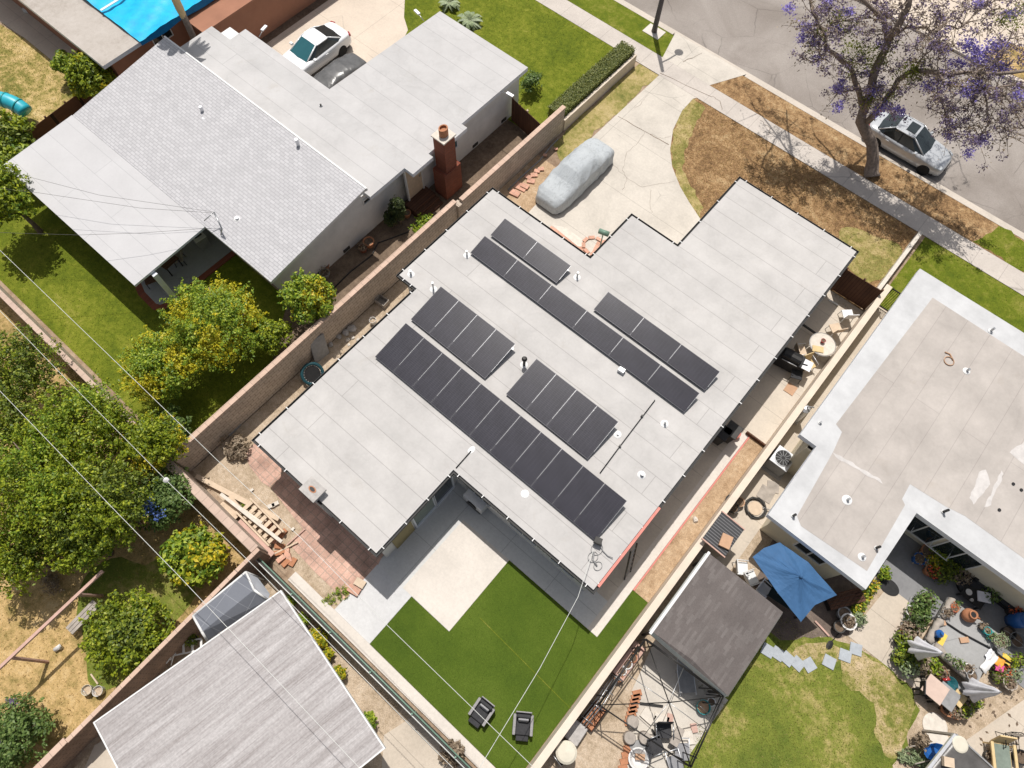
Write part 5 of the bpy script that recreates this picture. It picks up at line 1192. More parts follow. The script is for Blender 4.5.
def draped(name, label, loc, rz, mat, prof, hw, seed, wr=.02):
    """a cloth cover over a car: cross-sections swept along the length, with creases"""
    g = random.Random(seed); t = thing(name, label, 'covered car', loc, rz); ph = [g.uniform(0, 6) for _ in range(9)]
    nx, na = 130, 60; x0, x1 = prof[0][0], prof[-1][0]; mb = MB(); vs = []
    for i in range(nx):
        x = x0+(x1-x0)*i/(nx-1)
        for (a, ha, wa), (b_, hb_, wb) in zip(prof, prof[1:]):
            if a <= x <= b_: f = (x-a)/(b_-a); h = ha+(hb_-ha)*f; w_ = wa+(wb-wa)*f
        for j in range(na+1):
            th = math.pi*j/na; c, s = math.cos(th), math.sin(th)
            y = w_*hw*math.copysign(abs(c)**.42, c); z = .1+(h-.1)*abs(s)**.4
            fold = lambda q_: 1-2*abs(math.sin(q_))**.6
            crease = wr*(fold(3.6*x+2.2*z+ph[0]+.9*math.sin(3*y+ph[1]))*.55+fold(5.5*x-4*y+ph[2])*.3+fold(4.1*x+7*z+ph[3])*.45)*(.3+.8*abs(c)) + wr*.6*fold(2.3*x*math.copysign(1, c)+5*z+ph[4])*abs(c)
            vs.append((x, (y+crease*c*1.3)*(1-.30*max(0, (z-.9)/.5)), z+crease*abs(s)*.7))
    k = na+1
    mb.add(vs, [(i*k+j, (i+1)*k+j, (i+1)*k+j+1, i*k+j+1) for i in range(nx-1) for j in range(na)]+[tuple(range(k)), tuple((nx-1)*k+j for j in range(k-1, -1, -1))])
    mb.build('cover', m[mat], t, smooth=True)
    sk = MB(); sk.bx(x0+.25, x1-.25, -hw*.8, hw*.8, 0, .16); sk.build('tyres', m['rubber'], t)
    return t
draped('covered_car', 'sedan under a silver grey cover on the cracked driveway', (-12.42, 20.35, .03), math.radians(-90), 'cover_grey',
       [(-2.45, .5, .62), (-2.38, .78, .78), (-2.15, .93, .89), (-1.7, 1.0, .95), (-1.45, 1.04, .96), (-.95, 1.30, .95), (-.6, 1.37, .95), (.1, 1.39, .95), (.45, 1.33, .95), (1.05, 1.0, .97), (1.25, .95, .97), (1.9, .86, .93), (2.2, .74, .82), (2.38, .6, .7), (2.45, .4, .58)], .94, 5, .024)
q = P(338, 70, .5)
draped('covered_car', 'car under a glossy charcoal cover beside the white coupe', (q.x+.35, q.y-.6, .02), math.radians(-90), 'cover_dark',
       [(-2.0, .5, .7), (-1.9, .75, .85), (-1.4, .85, .95), (-.7, 1.0, .9), (.2, 1.0, .9), (1.0, .85, .95), (1.8, .7, .8), (2.0, .45, .6)], .85, 8, .035)
# ================================================================== SMALL THINGS
def at(px, py, z=0): q = P(px, py, z); return (q.x, q.y, 0)
ZL = {}
def one(name, label, cat, mb, mat, group=None, **kw):
    o = mb.build(name, mat, world=True, **kw); return tag(o, label, cat, group)
# ---- street light
q = P(654, 32, 0)
t = thing('street_light', 'grey street light pole on a white base pad at the kerb', 'street light', (q.x, q.y, 0))
mb = MB(); mb.bx(-.55, .55, -.42, .4, -.05, .05); mb.build('base_pad', m['pad_white'], t)
mb = MB(); mb.tube([(0, 0, .04), (0, 0, .4), (0, 0, 7.0)], [.17, .15, .10], 10); mb.build('pole', m['pole_dark'], t)
mb = MB(); mb.tube([(0, 0, 5.6), (.1, .6, 5.8), (.2, 1.25, 5.85)], .045, 6); mb.build('arm', m['grey_metal'], t)
mb = MB(); mb.lathe([(0, 0), (.26, .02), (.26, .1), (.12, .2), (0, .2)], (.22, 1.45, 5.75), 14); mb.build('lamp_head', m['grey_metal'], t, bevel=.04)

# ---- wires
def wire(label, pts, r=.016, mat='cable', sag=.0, group='overhead cables'):
    a = [P(*p) for p in pts]; out = []
    for p, q in zip(a, a[1:]):
        k = 10
        for i in range(k): f = i/k; v = p.lerp(q, f); v.z -= sag*4*f*(1-f); out.append(v)
    out.append(a[-1]); mb = MB(); mb.tube(out, r, 5); return one('overhead_cable', label, 'cable', mb, m[mat], group)
wire('pale cable passing above the golden citrus and the rear pavers', [(-20, 231, 5.2), (134.6, 380, 5.2), (216, 459, 5.0), (300, 537, 5.0), (387, 625, 4.9), (560, 793, 4.9)], .009)
wire('pale cable with a small insulator above the blue flowered shrub', [(-25, 285, 4.6), (67, 380, 4.6), (167, 481, 4.4), (260, 572, 4.4), (400, 715, 4.4), (470, 785, 4.4)], .009)
wire('pale cable crossing the broad fruit tree and the grey shelter', [(-20, 373, 5.6), (0, 391, 5.6), (119, 514.6, 5.4), (178, 575, 5.4), (226, 626, 5.3), (380, 790, 5.3)], .009)
wire('service cable dropping from the solar roof corner over the turf', [(594, 548, 3.1), (578, 597, 3.3), (540, 668, 3.6), (486, 757, 4.0), (455, 810, 4.2)], .010)
for pts, lb in ((((214, 212, 3.5), (99, 195, 3.9), (10, 172, 4.2), (-20, 164, 4.3)), 'dark cable, topmost of three fanning from the shingle roof mast'), (((214, 213, 3.5), (140, 208, 3.8), (40, 193, 4.1), (-20, 186, 4.3)), 'dark cable, middle of three fanning from the shingle roof mast'), (((212, 228, 3.3), (140, 233, 3.6), (78, 235, 3.8), (-20, 232, 4.2)), 'dark cable, lowest of three fanning from the shingle roof mast')):
    wire(lb, pts, .007, 'cable_dark', group='cables from the roof mast')
q = P(166, 480, 4.4); mb = MB(); mb.lathe([(0, 0), (.09, .03), (.05, .08), (.10, .12), (.05, .17), (0, .2)], (q.x, q.y, q.z-.1), 10); one('insulator', 'small pale insulator on the cable over blue flowers', 'insulator', mb, m['pot_white'])

# ---- pots and potted plants
def pot(label, px, py, r, h, mat, z=0.0, plant=None, ph=.3, pr=None, seed=1, n=170, L=.12, group=None, prof=None):
    q = P(px, py, z+h*.6); t = thing('potted_plant' if plant else 'flower_pot', label, 'potted plant' if plant else 'pot', (q.x, q.y, z), 0, group)
    mb = MB(); mb.lathe(prof or [(r*.68, 0), (r*.98, h*.9), (r*1.08, h*.9), (r*1.08, h), (r*.88, h), (r*.85, h*.86)], (0, 0, 0), 14); mb.build('pot', m[mat], t)
    mb = MB(); mb.lathe([(r*.86, 0), (r*.86, .004)], (0, 0, h*.86), 12); mb.build('soil', m['soil_dark'], t)
    if plant:
        g = np.random.default_rng(seed); pr = pr or r*1.5
        e = g.normal(0, 1, (n, 3)); e /= np.linalg.norm(e, axis=1)[:, None]; e[:, 2] = abs(e[:, 2])
        C = e*np.array([pr, pr, ph])*(g.uniform(.3, 1.05, n)**.6)[:, None]+(0, 0, h*.9); V, F = leaves(C, e+(0, 0, .5), L, L*.45, g, .6)
        quads_obj('foliage', V, F, m[plant], t)
    return t
GP = 'pots around the grey topped platform'
# ---- NW house side yard
pot('terracotta pot under the slim evergreen by the brick steps', 407, 214, .2, .3, 'terracotta', seed=1)
pot('red clay pot beside the foundation vent of the grey house', 363, 249, .2, .3, 'brick_red_side', seed=2, plant='leaf_dead', n=60)
pot('grey pot near the lime green tree', 325, 274, .24, .32, 'pot_grey', seed=3, plant='leaf_dead', n=60)
pot('stacked rusty planter next to the stucco wall', 369, 243, .26, .4, 'terracotta', seed=4)
pot('small rusty pot leaning by the grey planter and stucco wall', 326, 266, .17, .24, 'terracotta', seed=5)
mb = MB(); mb.tube([P(*p, .03) for p in ((332, 290), (350, 272), (372, 255), (378, 243), (392, 238), (408, 232), (412, 224))], .03, 6); one('garden_hose', 'black hose snaking along the shaded side yard', 'hose', mb, m['black'])
# patio furniture under the pale patio roof
def table(label, loc, rz, lx, ly, h, top, leg, group=None, th=.04):
    t = thing('patio_table', label, 'table', loc, rz, group); mb = MB(); mb.bx(-lx/2, lx/2, -ly/2, ly/2, h-th, h); mb.build('tabletop', m[top], t, bevel=.008)
    for sx in (-1, 1):
        for sy in (-1, 1): l = MB(); l.bx(sx*(lx/2-.06)-.025, sx*(lx/2-.06)+.025, sy*(ly/2-.06)-.025, sy*(ly/2-.06)+.025, 0, h-th); l.build('leg', m[leg], t)
    return t
def chair(label, loc, rz, seat, frame, group=None, arms=False, w_=.5):
    t = thing('garden_chair', label, 'chair', loc, rz, group)
    mb = MB(); mb.bx(-w_/2, w_/2, -.24, .24, .40, .45); mb.build('seat', m[seat], t, bevel=.01)
    mb = MB(); mb.box((0, .27, .68), (w_, .04, .5), 0, ('X', -.18)); mb.build('backrest', m[seat], t, bevel=.01)
    for sx in (-1, 1):
        for y in (-.2, .22): l = MB(); l.tube([(sx*(w_/2-.03), y, .40), (sx*(w_/2), y*1.15, 0)], .018, 6); l.build('leg', m[frame], t)
        if arms: l = MB(); l.tube([(sx*(w_/2+.03), -.22, .40), (sx*(w_/2+.03), -.22, .62), (sx*(w_/2+.03), .28, .64)], .02, 6); l.build('arm', m[frame], t)
    return t
GC = 'chairs under the grey house patio roof'
table('brown table in the shade of the pale patio roof', at(170, 266), .1, 1.2, .8, .72, 'wood_dark', 'black_metal')
chair('black chair at the brown table under the patio roof edge', at(154, 284), 1.2, 'wood_dark', 'black_metal', GC)
chair('dark chair beside the white porch post', at(178, 258, .4), -.6, 'wood_grey', 'black_metal', GC)
t = thing('grill_cart', 'white topped grill cart in the deep corner of the shaded patio', 'grill', at(203, 244), -.1)
mb = MB(); mb.bx(-.4, .4, -.28, .28, .75, .8); mb.build('top', m['pot_white'], t); mb = MB(); mb.bx(-.2, .2, -.18, .18, .8, .95); mb.build('burner', m['black'], t); mb = MB(); mb.bx(-.38, .38, -.26, .26, .05, .75); mb.build('cabinet', m['pot_grey'], t)
# ---- strip between block wall and the main house
q = P(302, 368, .3); t = thing('mini_trampoline', 'small round trampoline with a blue green rim leaning at the block wall', 'trampoline', (-14.50, q.y+.1, .12)); t.rotation_euler = (0, math.radians(38), 0)
mb = MB(); mb.tube([(.46*math.cos(a), .46*math.sin(a), .3) for a in np.linspace(0, 2*math.pi, 25)], .075, 8, False); mb.build('rim', m['rim_teal'], t)
mb = MB(); mb.lathe([(.36, 0), (.36, .01)], (0, 0, .29), 20); mb.build('mat', m['black'], t)
for i in range(6): a = i*math.pi/3; l = MB(); l.tube([(.46*math.cos(a), .46*math.sin(a), .28), (.5*math.cos(a), .5*math.sin(a), 0)], .015, 6); l.build('leg', m['grey_metal'], t)
mb = MB()
for i in range(20): a = i*.314; mb.bar((.36*math.cos(a), .36*math.sin(a), .31), (.44*math.cos(a), .44*math.sin(a), .312), .03, .01)
mb.build('springs', m['light_metal'], t)
a, b_, c, d = P(315, 364, .0), P(329, 352.5, .0), P(323, 333, 1.2), P(309, 342, 1.2)
mb = MB(); nrm = (b_-a).cross(d-a).normalized()*.05
mb.add([a, b_, c, d, a+nrm, b_+nrm, c+nrm, d+nrm], [(3, 2, 1, 0), (4, 5, 6, 7), (0, 1, 5, 4), (1, 2, 6, 5), (2, 3, 7, 6), (3, 0, 4, 7)]); one('leaning_board', 'grey board leaning against the tan block wall', 'board', mb, m['pot_grey'], bevel=.01)
q = P(382, 301, .2); t = thing('crate', 'weathered wooden crate at the foot of the block wall', 'crate', (q.x, q.y, 0), .1)
mb = MB(); mb.bx(-.28, .28, -.2, -.17, 0, .3); mb.bx(-.28, .28, .17, .2, 0, .3); mb.bx(-.28, -.25, -.17, .17, 0, .3); mb.bx(.25, .28, -.17, .17, 0, .3); mb.build('sides', m['wood_grey'], t); mb = MB(); mb.bx(-.25, .25, -.17, .17, 0, .03); mb.build('base', m['wood_grey'], t)
def bucket(label, px, py, r, h, mat, inner='soil', z=0, group=None):
    q = P(px, py, z+h*.6); t = thing('bucket', label, 'bucket', (q.x, q.y, z), 0, group)
    mb = MB(); mb.lathe([(r*.8, 0), (r, h), (r*.93, h), (r*.75, .03), (0, .03)], (0, 0, 0), 16); mb.build('shell', m[mat], t); mb = MB(); mb.lathe([(r*.86, 0), (r*.86, .004)], (0, 0, h*.6), 14); mb.build('contents', m[inner], t)
    mb = MB(); mb.tube([(r*math.cos(a), .12*math.sin(a)*0-.3*r, h*.98+r*.4*math.sin(a)) for a in np.linspace(0, math.pi, 9)], .008, 5); mb.build('handle', m['grey_metal'], t); return t
bucket('white bucket against the eave side of the dirt strip', 373, 321, .16, .3, 'pot_white', 'soil_tan')
def rock(label, px, py, r, mat='stone', seed=0, z=0, group=None, flat=.6):
    q = P(px, py, z); mb = MB(); mb.blob((q.x, q.y, z+r*flat*.6), r, seed, 9, .22, flat); return one('rock', label, 'rock', mb, m[mat], group)
GR = 'rocks on the dirt strip'
for i, (px, py, r, lb) in enumerate(((352, 329, .22, 'largest grey rock on the dirt strip by the block wall'), (346, 333, .16, 'grey rock touching the largest rock of the strip'), (339, 337, .14, 'dark lit grey rock behind the leaning board end'), (331, 345, .13, 'rock right beside the grey leaning board'))): rock(lb, px, py, r, 'stone', i, 0, GR)
GR2 = 'pale stones on the dirt strip'
for i, (px, py, r, lb) in enumerate(((348, 340, .11, 'pale stone below the grey rocks'), (353, 338, .09, 'pale stone second from the grey rocks'), (358, 340, .08, 'flat pale stone near the eave gutter'), (349, 345, .07, 'smallest pale stone by the gutter'))): rock(lb, px, py, r, 'stone_pale', 10+i, 0, GR2)
# rubble and lumber in the back corner
def plank(label, a, b_, w_, th, mat, name='plank', za=.05, zb=None, group=None):
    mb = MB(); mb.bar(P(*a, za), P(*b_, za if zb is None else zb), w_, th); return one(name, label, name.replace('_', ' '), mb, m[mat], group)
GL_ = 'boards lying in the back corner'
plank('longest pale board lying across the dirt from the corner', (196, 476), (279, 519), .2, .06, 'wood_tan', za=.22, group=GL_)
plank('white metal gutter length beside the longest pale board', (221, 494), (282, 542), .13, .1, 'stone_pale', 'gutter_length', za=.5, group=None)
plank('second white metal length touching the gutter length', (225, 497), (262, 523), .1, .08, 'stone_pale', 'gutter_length', za=.4)
plank('thin stick leaning on the terracotta pavers', (274, 554), (298, 542), .06, .05, 'wood_tan', 'stick', za=.1)
plank('short pale batten end lying next to the thin stick', (287, 545), (305, 529), .05, .04, 'wood_pink', 'stick', za=.08)
plank('dark grey pipe in the shade at the foot of the block wall', (229, 436), (241, 424), .07, .07, 'pot_grey', 'pipe', za=.06)
plank('pale timber lying on the rear wall side of the stair frame', (238, 522), (272, 556), .3, .05, 'wood_pink', za=.35, group=GL_)
mb = MB(); mb.box(P(231, 509, .2), (.95, .7, .04), -.1, ('X', .1)); one('plywood_sheet', 'square tan plywood sheet lying by the rear wall', 'plywood', mb, m['wood_tan'])
# stair frame: two stringers with treads
a, b_ = P(238, 513, .15), P(271, 547, .15); t = thing('stair_frame', 'pale wooden stair frame lying flat with gaps between its treads', 'stairs', tuple((a+b_)/2))
d = (b_-a).normalized(); sd_ = Vector((-d.y, d.x, 0))
for s in (0, 1): mb = MB(); mb.bar(a+sd_*s*.75+Vector((0, 0, .15)), b_+sd_*s*.75+Vector((0, 0, .15)), .07, .25); mb.build('stringer', m['wood_tan'], t, True)
L_ = (b_-a).length
for i in range(7): p = a+d*(L_*(i+.5)/7)+Vector((0, 0, .2)); mb = MB(); mb.bar(p+sd_*.06, p+sd_*.69, .16, .05); mb.build('tread', m['wood_tan'], t, True)
GB = 'loose clay bricks in the back corner'
rb = random.Random(4)
for i, (px, py) in enumerate(((268, 524), (272, 528), (276, 532), (271, 519), (279, 536), (283, 533), (274, 541), (279, 546), (283, 549), (287, 553), (278, 553), (273, 536), (289, 558), (293, 562), (286, 563), (281, 559))):
    mb = MB(); mb.box(P(px, py, .06), (.34, .2, .11), rb.uniform(0, 3), ('X', rb.uniform(-.15, .15))); one('clay_brick', 'loose terracotta brick scattered on the dirt between lumber and pavers', 'brick', mb, m['terracotta'] if i % 3 else m['paver_salmon'], GB)
for i, (px, py, lb) in enumerate(((271.5, 506, 'white block on the dirt, the one farther from the chimney'), (275.5, 504, 'white block on the dirt, the one nearer the chimney'), (252, 492 - 2, 'tiny white scrap amid the dry weeds of the back corner'), (293, 529, 'white rag beside the paver edge'))):
    mb = MB(); mb.box(P(px, py, .06), (.28, .16, .12) if i < 2 else (.14, .1, .06), 1.0+i*.2); one('block', lb, 'block', mb, m['stone_pale'])
T_('scraggly dry brush pile under the block wall', 236, 446, .25, (.75, .6, .3), 'leaf_dead', seed=90, n=900, nl=10, L=.14, W=.05, name='dry_brush', cat='brush', r0=.02)
for i, (px, py, lb) in enumerate(((330, 600, 'green weed tuft on the bare soil by the bright slab'), (342, 592, 'green weed tuft on the paver corner near the bright slab'), (245, 505, 'sparse weed tuft in the middle of the bare back corner'))):
    T_(lb, px, py, .06, (.3, .28, .08), 'leaf_lime', seed=93+i, n=260, nl=6, L=.09, W=.03, name='weed_clump', cat='weeds', r0=.01)
mb = MB(); mb.box(P(354, 590, .1), (.5, .3, .12), .2); one('paver_pair', 'orange paver standing loose at the pavers corner', 'paver', mb, m['paver_salmon'])
mb = MB(); mb.box(P(360, 583, .1), (.42, .3, .1), .2); one('paver_pair', 'pale loose paver at the shaded pavers corner', 'paver', mb, m['wood_tan'])
# cooler unit and boxes in the courtyard shade
q = P(480, 497, .6); t = thing('air_conditioner', 'white unit on the shaded wall under the solar roof eave', 'air conditioner', (q.x, 4.36, .45))
mb = MB(); mb.bx(-.5, .5, -.2, .18, 0, .65); mb.build('case', m['light_metal'], t, bevel=.02); mb = MB(); mb.lathe([(.2, 0), (.24, .02), (.24, .05)], (0, 0, 0), 14); mb.v = [(p[0], -.2-p[2], .33+p[1]) for p in mb.v]; mb.build('fan_grille', m['black'], t)
mb = MB(); mb.bx(-.38, .38, -.19, .1, -.45, -.003); mb.build('stand', m['black_metal'], t)
# ---- lounge chairs on the turf
def lounge(label, px, py, rz):
    q = P(px, py, .4); t = thing('lounge_chair', label, 'chair', (q.x, q.y, .035), rz, 'outdoor lounge chairs on the turf'); t.scale = (.88, .88, .92)
    mb = MB(); mb.bx(-.30, .30, -.40, .28, .18, .30); mb.build('frame', m['wicker'], t, bevel=.015)
    mb = MB(); mb.bx(-.29, .29, -.42, .20, .302, .42); mb.build('seat_cushion', m['fabric_black'], t, bevel=.04)
    mb = MB(); mb.box((0, .27, .56), (.58, .14, .5), 0, ('X', -.22)); mb.build('back_cushion', m['fabric_black'], t, bevel=.05)
    mb = MB(); mb.box((0, .40, .50), (.66, .05, .6), 0, ('X', -.22)); mb.build('backrest', m['wicker'], t, bevel=.015)
    for s in (-1, 1):
        mb = MB(); mb.bx(s*.36-.06, s*.36+.06, -.42, .36, .05, .56); mb.build('arm', m['wicker'], t, bevel=.02)
        for y in (-.38, .34): l = MB(); l.cyl((s*.36, y, 0), .025, .06, 8); l.build('foot', m['black_metal'], t)
    mb = MB(); mb.box((0, .16, .60), (.44, .1, .26), 0, ('X', -.35)); mb.build('lumbar_pillow', m['fabric_grey'], t, bevel=.04)
    mb = MB(); mb.bx(-.26, .26, -.64, -.44, .1, .36); mb.build('footrest', m['fabric_black'], t, bevel=.03)
    return t
lounge('black cushioned lounge chair nearer the rail fence, crossed by a cable', 482, 711, .08)
lounge('black cushioned lounge chair nearer the cream wall', 523, 724, .62)
# ---- front corner by the covered car
q = P(598, 243, 0); t = thing('post_lamp', 'thin post lamp with a green cylinder head in a ring of bricks', 'lamp', (P(599, 251, 0).x, P(599, 251, 0).y, 0))
mb = MB(); mb.cyl((0, 0, 0), .03, 1.5, 8); mb.build('post', m['green_post'], t)
mb = MB(); mb.tube([(-.22, -.05, 1.5), (.26, .06, 1.55)], .13, 12); mb.build('lamp_head', m['green_post'], t)
GBk = 'salmon bricks ringing the post lamp'
c = P(594, 247, 0)
for i in range(9):
    a = .3+i*.7; mb = MB(); mb.box((c.x+.55*math.cos(a), c.y+.48*math.sin(a), .05), (.3, .17, .1), a+math.pi/2); one('edging_brick', 'salmon brick laid in the ring round the post lamp', 'brick', mb, m['paver_salmon'], GBk)
struct('paver_band', PP([(551, 226), (547, 233), (583, 258), (590, 252)]), .036, m['paver_salmon'])
struct('stone_band', PP([(551, 225), (566, 228), (582, 240), (585, 247), (578, 247)]), .042, m['stone_pale'])
struct('paver_corner', PP([(597, 242), (606, 240), (598, 252), (590, 256)]), .040, m['paver_salmon'])
GS = 'loose salmon pavers beside the hedge wall'
for i, (px, py, s_) in enumerate(((521, 187, .6), (531, 181, .4), (534, 175, .35), (528, 177, .35), (537, 171, .3), (541, 169, .3), (515, 193, .5), (545, 155, .2), (556, 149, .18), (525, 186, .4))):
    mb = MB(); mb.box(P(px, py, .04+.006*i), (s_, s_*.7, .07), .2+.3*(i % 3)); one('loose_paver', 'loose salmon paver on the dirt behind the covered car', 'paver', mb, m['paver_salmon'], GS)
mb = MB(); mb.tube([P(*p, .05) for p in ((508, 190), (520, 178), (540, 160), (551, 146), (558, 139))], .035, 6); one('pipe', 'dark pipe along the shaded foot of the wall beside the covered car', 'pipe', mb, m['pot_grey'])
# ---- side passage
q = P(792, 357, .9); t = thing('barbecue', 'black barbecue with raised lid in the side passage', 'barbecue', (q.x, q.y, 0), .15)
mb = MB(); mb.bx(-.55, .55, -.3, .3, .7, .92); mb.build('firebox', m['black'], t, bevel=.02)
mb = MB(); mb.lathe([(.0, -.5), (.3, -.5), (.3, .5), (0, .5)], (0, 0, 0), 12); mb.v = [(p[2]*.8, p[0]*.9, .98+p[1]*.6) for p in mb.v]; mb.build('lid', m['black_metal'], t)
mb = MB(); mb.bx(.56, .95, -.26, .26, .84, .88); mb.build('side_shelf', m['light_metal'], t)
mb = MB(); mb.bx(-.5, .5, -.26, .26, .1, .7); mb.build('cabinet', m['black'], t); mb = MB(); mb.tube([(-.35, -.36, .95), (.35, -.36, .95)], .02, 6); mb.build('handle', m['light_metal'], t)
q = P(823, 344, .75); t = thing('round_table', 'round glass topped table in the side passage with a red pot on it', 'table', (q.x, q.y, 0))
mb = MB(); mb.lathe([(.56, 0), (.58, .02), (.56, .04)], (0, 0, .7), 24); mb.build('tabletop', m['stone_pale'], t); mb = MB(); mb.lathe([(.585, 0), (.61, .02), (.585, .045)], (0, 0, .7), 24, cap=False); mb.build('rim', m['light_metal'], t)
for i in range(4): a = i*math.pi/2+.4; l = MB(); l.tube([(.4*math.cos(a), .4*math.sin(a), .7), (.48*math.cos(a), .48*math.sin(a), 0)], .02, 6); l.build('leg', m['light_metal'], t)
pot('small red pot standing on the round glass topped table', 823, 341, .1, .16, 'tail_lens', .745)
mb = MB(); mb.box(P(818, 349, .77), (.5, .3, .02), .5); one('tray', 'tan tray lying on the round glass topped table', 'tray', mb, m['wood_tan2'])
chair('cream cushioned chair pushed to the barbecue side', at(801, 351, .45), 2.4, 'wood_tan', 'light_metal', 'chairs in the side passage', True)
chair('yellowed chair in the sunny strip below the round table', at(809, 364, .45), 1.1, 'wood_tan2', 'light_metal', 'chairs in the side passage', True)
chair('white garden chair against the cream wall behind the round table', at(836, 328, .45), -2.2, 'wood_tan', 'white_paint', 'chairs in the side passage')
chair('white garden chair farther along near the brown gate', at(848, 314, .45), -2.4, 'white_paint', 'white_paint', 'chairs in the side passage')
chair('black chair in the shadow below the barbecue', at(797, 374, .45), .4, 'fabric_black', 'black_metal', 'chairs in the side passage')
plank('white pole lying at the gate end of the side passage', (829, 300), (838, 305), .06, .06, 'white_paint', 'pole', za=.08)
plank('dark plank crossing the passage beside the round table', (802, 324), (818, 335), .08, .08, 'pot_dark', za=.3)
plank('tan cardboard strip on the ground at the planter side', (786, 386), (795, 392), .5, .02, 'cardboard', 'cardboard', za=.04)
# roller bins against the house
def bin_(label, px, py, mat, lid, rz=0.0):
    q = P(px, py, .9); t = thing('wheelie_bin', label, 'bin', (q.x, q.y, 0), rz, 'wheelie bins in the side passage'); mb = MB()
    vs = [(sx*w_, sy*w_, z) for z, w_ in ((.08, .22), (1.0, .29)) for sx, sy in ((-1, -1), (1, -1), (1, 1), (-1, 1))]
    mb.add(vs, [(3, 2, 1, 0), (4, 5, 6, 7), (0, 1, 5, 4), (1, 2, 6, 5), (2, 3, 7, 6), (3, 0, 4, 7)]); mb.build('body', m[mat], t, bevel=.02)
    mb = MB(); mb.box((0, 0, 1.03), (.64, .66, .06)); mb.build('lid', m[lid], t, bevel=.02); 
    for s in (-1, 1): w_ = MB(); w_.lathe([(.09, -.03), (.09, .03)], (0, 0, 0), 12); w_.v = [(s*.24+p[2], .26+p[1], .09+p[0]) for p in w_.v]; w_.build('wheel', m['rubber'], t)
    return t
bin_('black wheelie bin in the passage under the gutter', 722, 433, 'pot_dark', 'black'); bin_('wheelie bin with a dark lid next to the planter end', 732, 431, 'pot_dark', 'pot_dark')
mb = MB(); q = P(736, 434, .2); mb.lathe([(.2, 0), (.2, .3), (.12, .34)], (q.x, q.y, 0), 12); one('gas_bottle', 'dull red gas bottle beside the dark lidded bin', 'gas bottle', mb, m['red_paint'])
mb = MB(); mb.box(P(755.5, 439, .12), (.95, .07, .22)); one('planter_board', 'dark board closing the upper end of the dirt strip', 'board', mb, m['wood_dark'])
mb = MB(); mb.blob(P(695.5, 519.5, .08), .13, 3); one('rock', 'single dark rock in the orange dirt strip', 'rock', mb, m['stone_pale'])
q = P(640, 527, 0); t = thing('ladder', 'black metal ladder standing in the shaded passage under the red gutter', 'ladder', (1.2, 6.2, 0))
for y in (-.2, .2): mb = MB(); mb.bar((.35, y, 0), (-.2, y+.5, 2.2), .05, .05); mb.build('rail', m['black_metal'], t)
for i in range(6): f = (i+.6)/6.4; mb = MB(); mb.tube([(.35-.55*f, -.2+.5*f, 2.2*f), (.35-.55*f, .2+.5*f, 2.2*f)], .018, 6); mb.build('rung', m['grey_metal'], t)
# ---- right house side strip
q = P(785, 457, .8); t = thing('condenser_unit', 'grey square air conditioning condenser with round fan in the wall notch', 'air conditioner', (q.x-.05, q.y-.15, 0))
mb = MB(); mb.bx(-.42, .42, -.42, .42, .06, .86); mb.build('case', m['pot_grey'], t, bevel=.03); mb = MB(); mb.bx(-.43, .43, -.43, .43, .86, .9); mb.build('top', m['light_metal'], t, bevel=.02)
mb = MB(); mb.lathe([(.33, 0), (.33, .012)], (0, 0, .9), 24); mb.build('fan', m['black'], t); mb = MB()
for i in range(12): a = i*math.pi/6; mb.bar((.08*math.cos(a), .08*math.sin(a), .925), (.34*math.cos(a), .34*math.sin(a), .925), .012, .012)
mb.lathe([(.34, .002), (.37, .03), (.34, .032)], (0, 0, .9), 24, cap=False); mb.build('fan_guard', m['grey_metal'], t); mb = MB(); mb.bx(-.55, .55, -.55, .55, 0, .06); mb.build('pad', m['stone'], t)
q = P(757, 507, .25); t = thing('hose_reel', 'coiled grey hose lying on the yellow lit side concrete', 'hose', (q.x, q.y, .02)); mb = MB()
pts = [((.42+.05*math.sin(i*.9))*math.cos(i*.5), (.42+.05*math.sin(i*1.3))*math.sin(i*.5), .04+.02*(i//13)) for i in range(60)]; mb.tube(pts, .026, 6); mb.build('hose', m['pot_dark'], t)
mb = MB(); mb.lathe([(.3, 0), (.3, .03), (0, .03)], (0, 0, 0), 16); mb.build('dish', m['wood_tan'], t); mb = MB(); mb.tube([(.2, .2, .1), (.5, .3, .12), (.62, .5, .05)], .02, 6); mb.build('hose_end', m['pot_grey'], t)
mb = MB(); mb.box((P(766, 494, .03).x, P(766, 494, .03).y, .03), (.62, .62, .03), .1); one('doormat', 'brown ribbed doormat on the side concrete, the one nearer the hose', 'doormat', mb, m['wood_grey'], 'doormats')
mb = MB(); mb.box((P(773, 487, .03).x, P(773, 487, .03).y, .032), (.5, .5, .03), .5); one('doormat', 'brown doormat farther from the hose coil', 'doormat', mb, m['wood_grey'], 'doormats')
pot('dark pot with dead plant beside the corrugated shed roof', 733, 508.5, .22, .34, 'pot_dark', plant='leaf_dead', n=40, seed=7)
pot('brown pot touching the cream wall near the corrugated shed', 739, 502.5, .2, .3, 'cardboard', seed=8)
pot('black tall pot in the wall shadow behind the brown pot', 730, 501, .22, .45, 'black', seed=9)
q = P(804, 412, .9); t = thing('water_heater', 'small white cylinder heater beside the notch of the white roof', 'heater', (q.x-.05, q.y, 0)); mb = MB(); mb.lathe([(.2, 0), (.2, 1.1), (.1, 1.2), (0, 1.22)], (0, 0, .1), 14); mb.build('tank', m['light_metal'], t); mb = MB(); mb.bx(-.22, .22, -.22, .22, 0, .1); mb.build('stand', m['stone'], t); mb = MB(); mb.tube([(0, 0, 1.3), (0, 0, 1.45), (.2, .1, 1.5)], .03, 6); mb.build('pipe', m['pot_grey'], t)
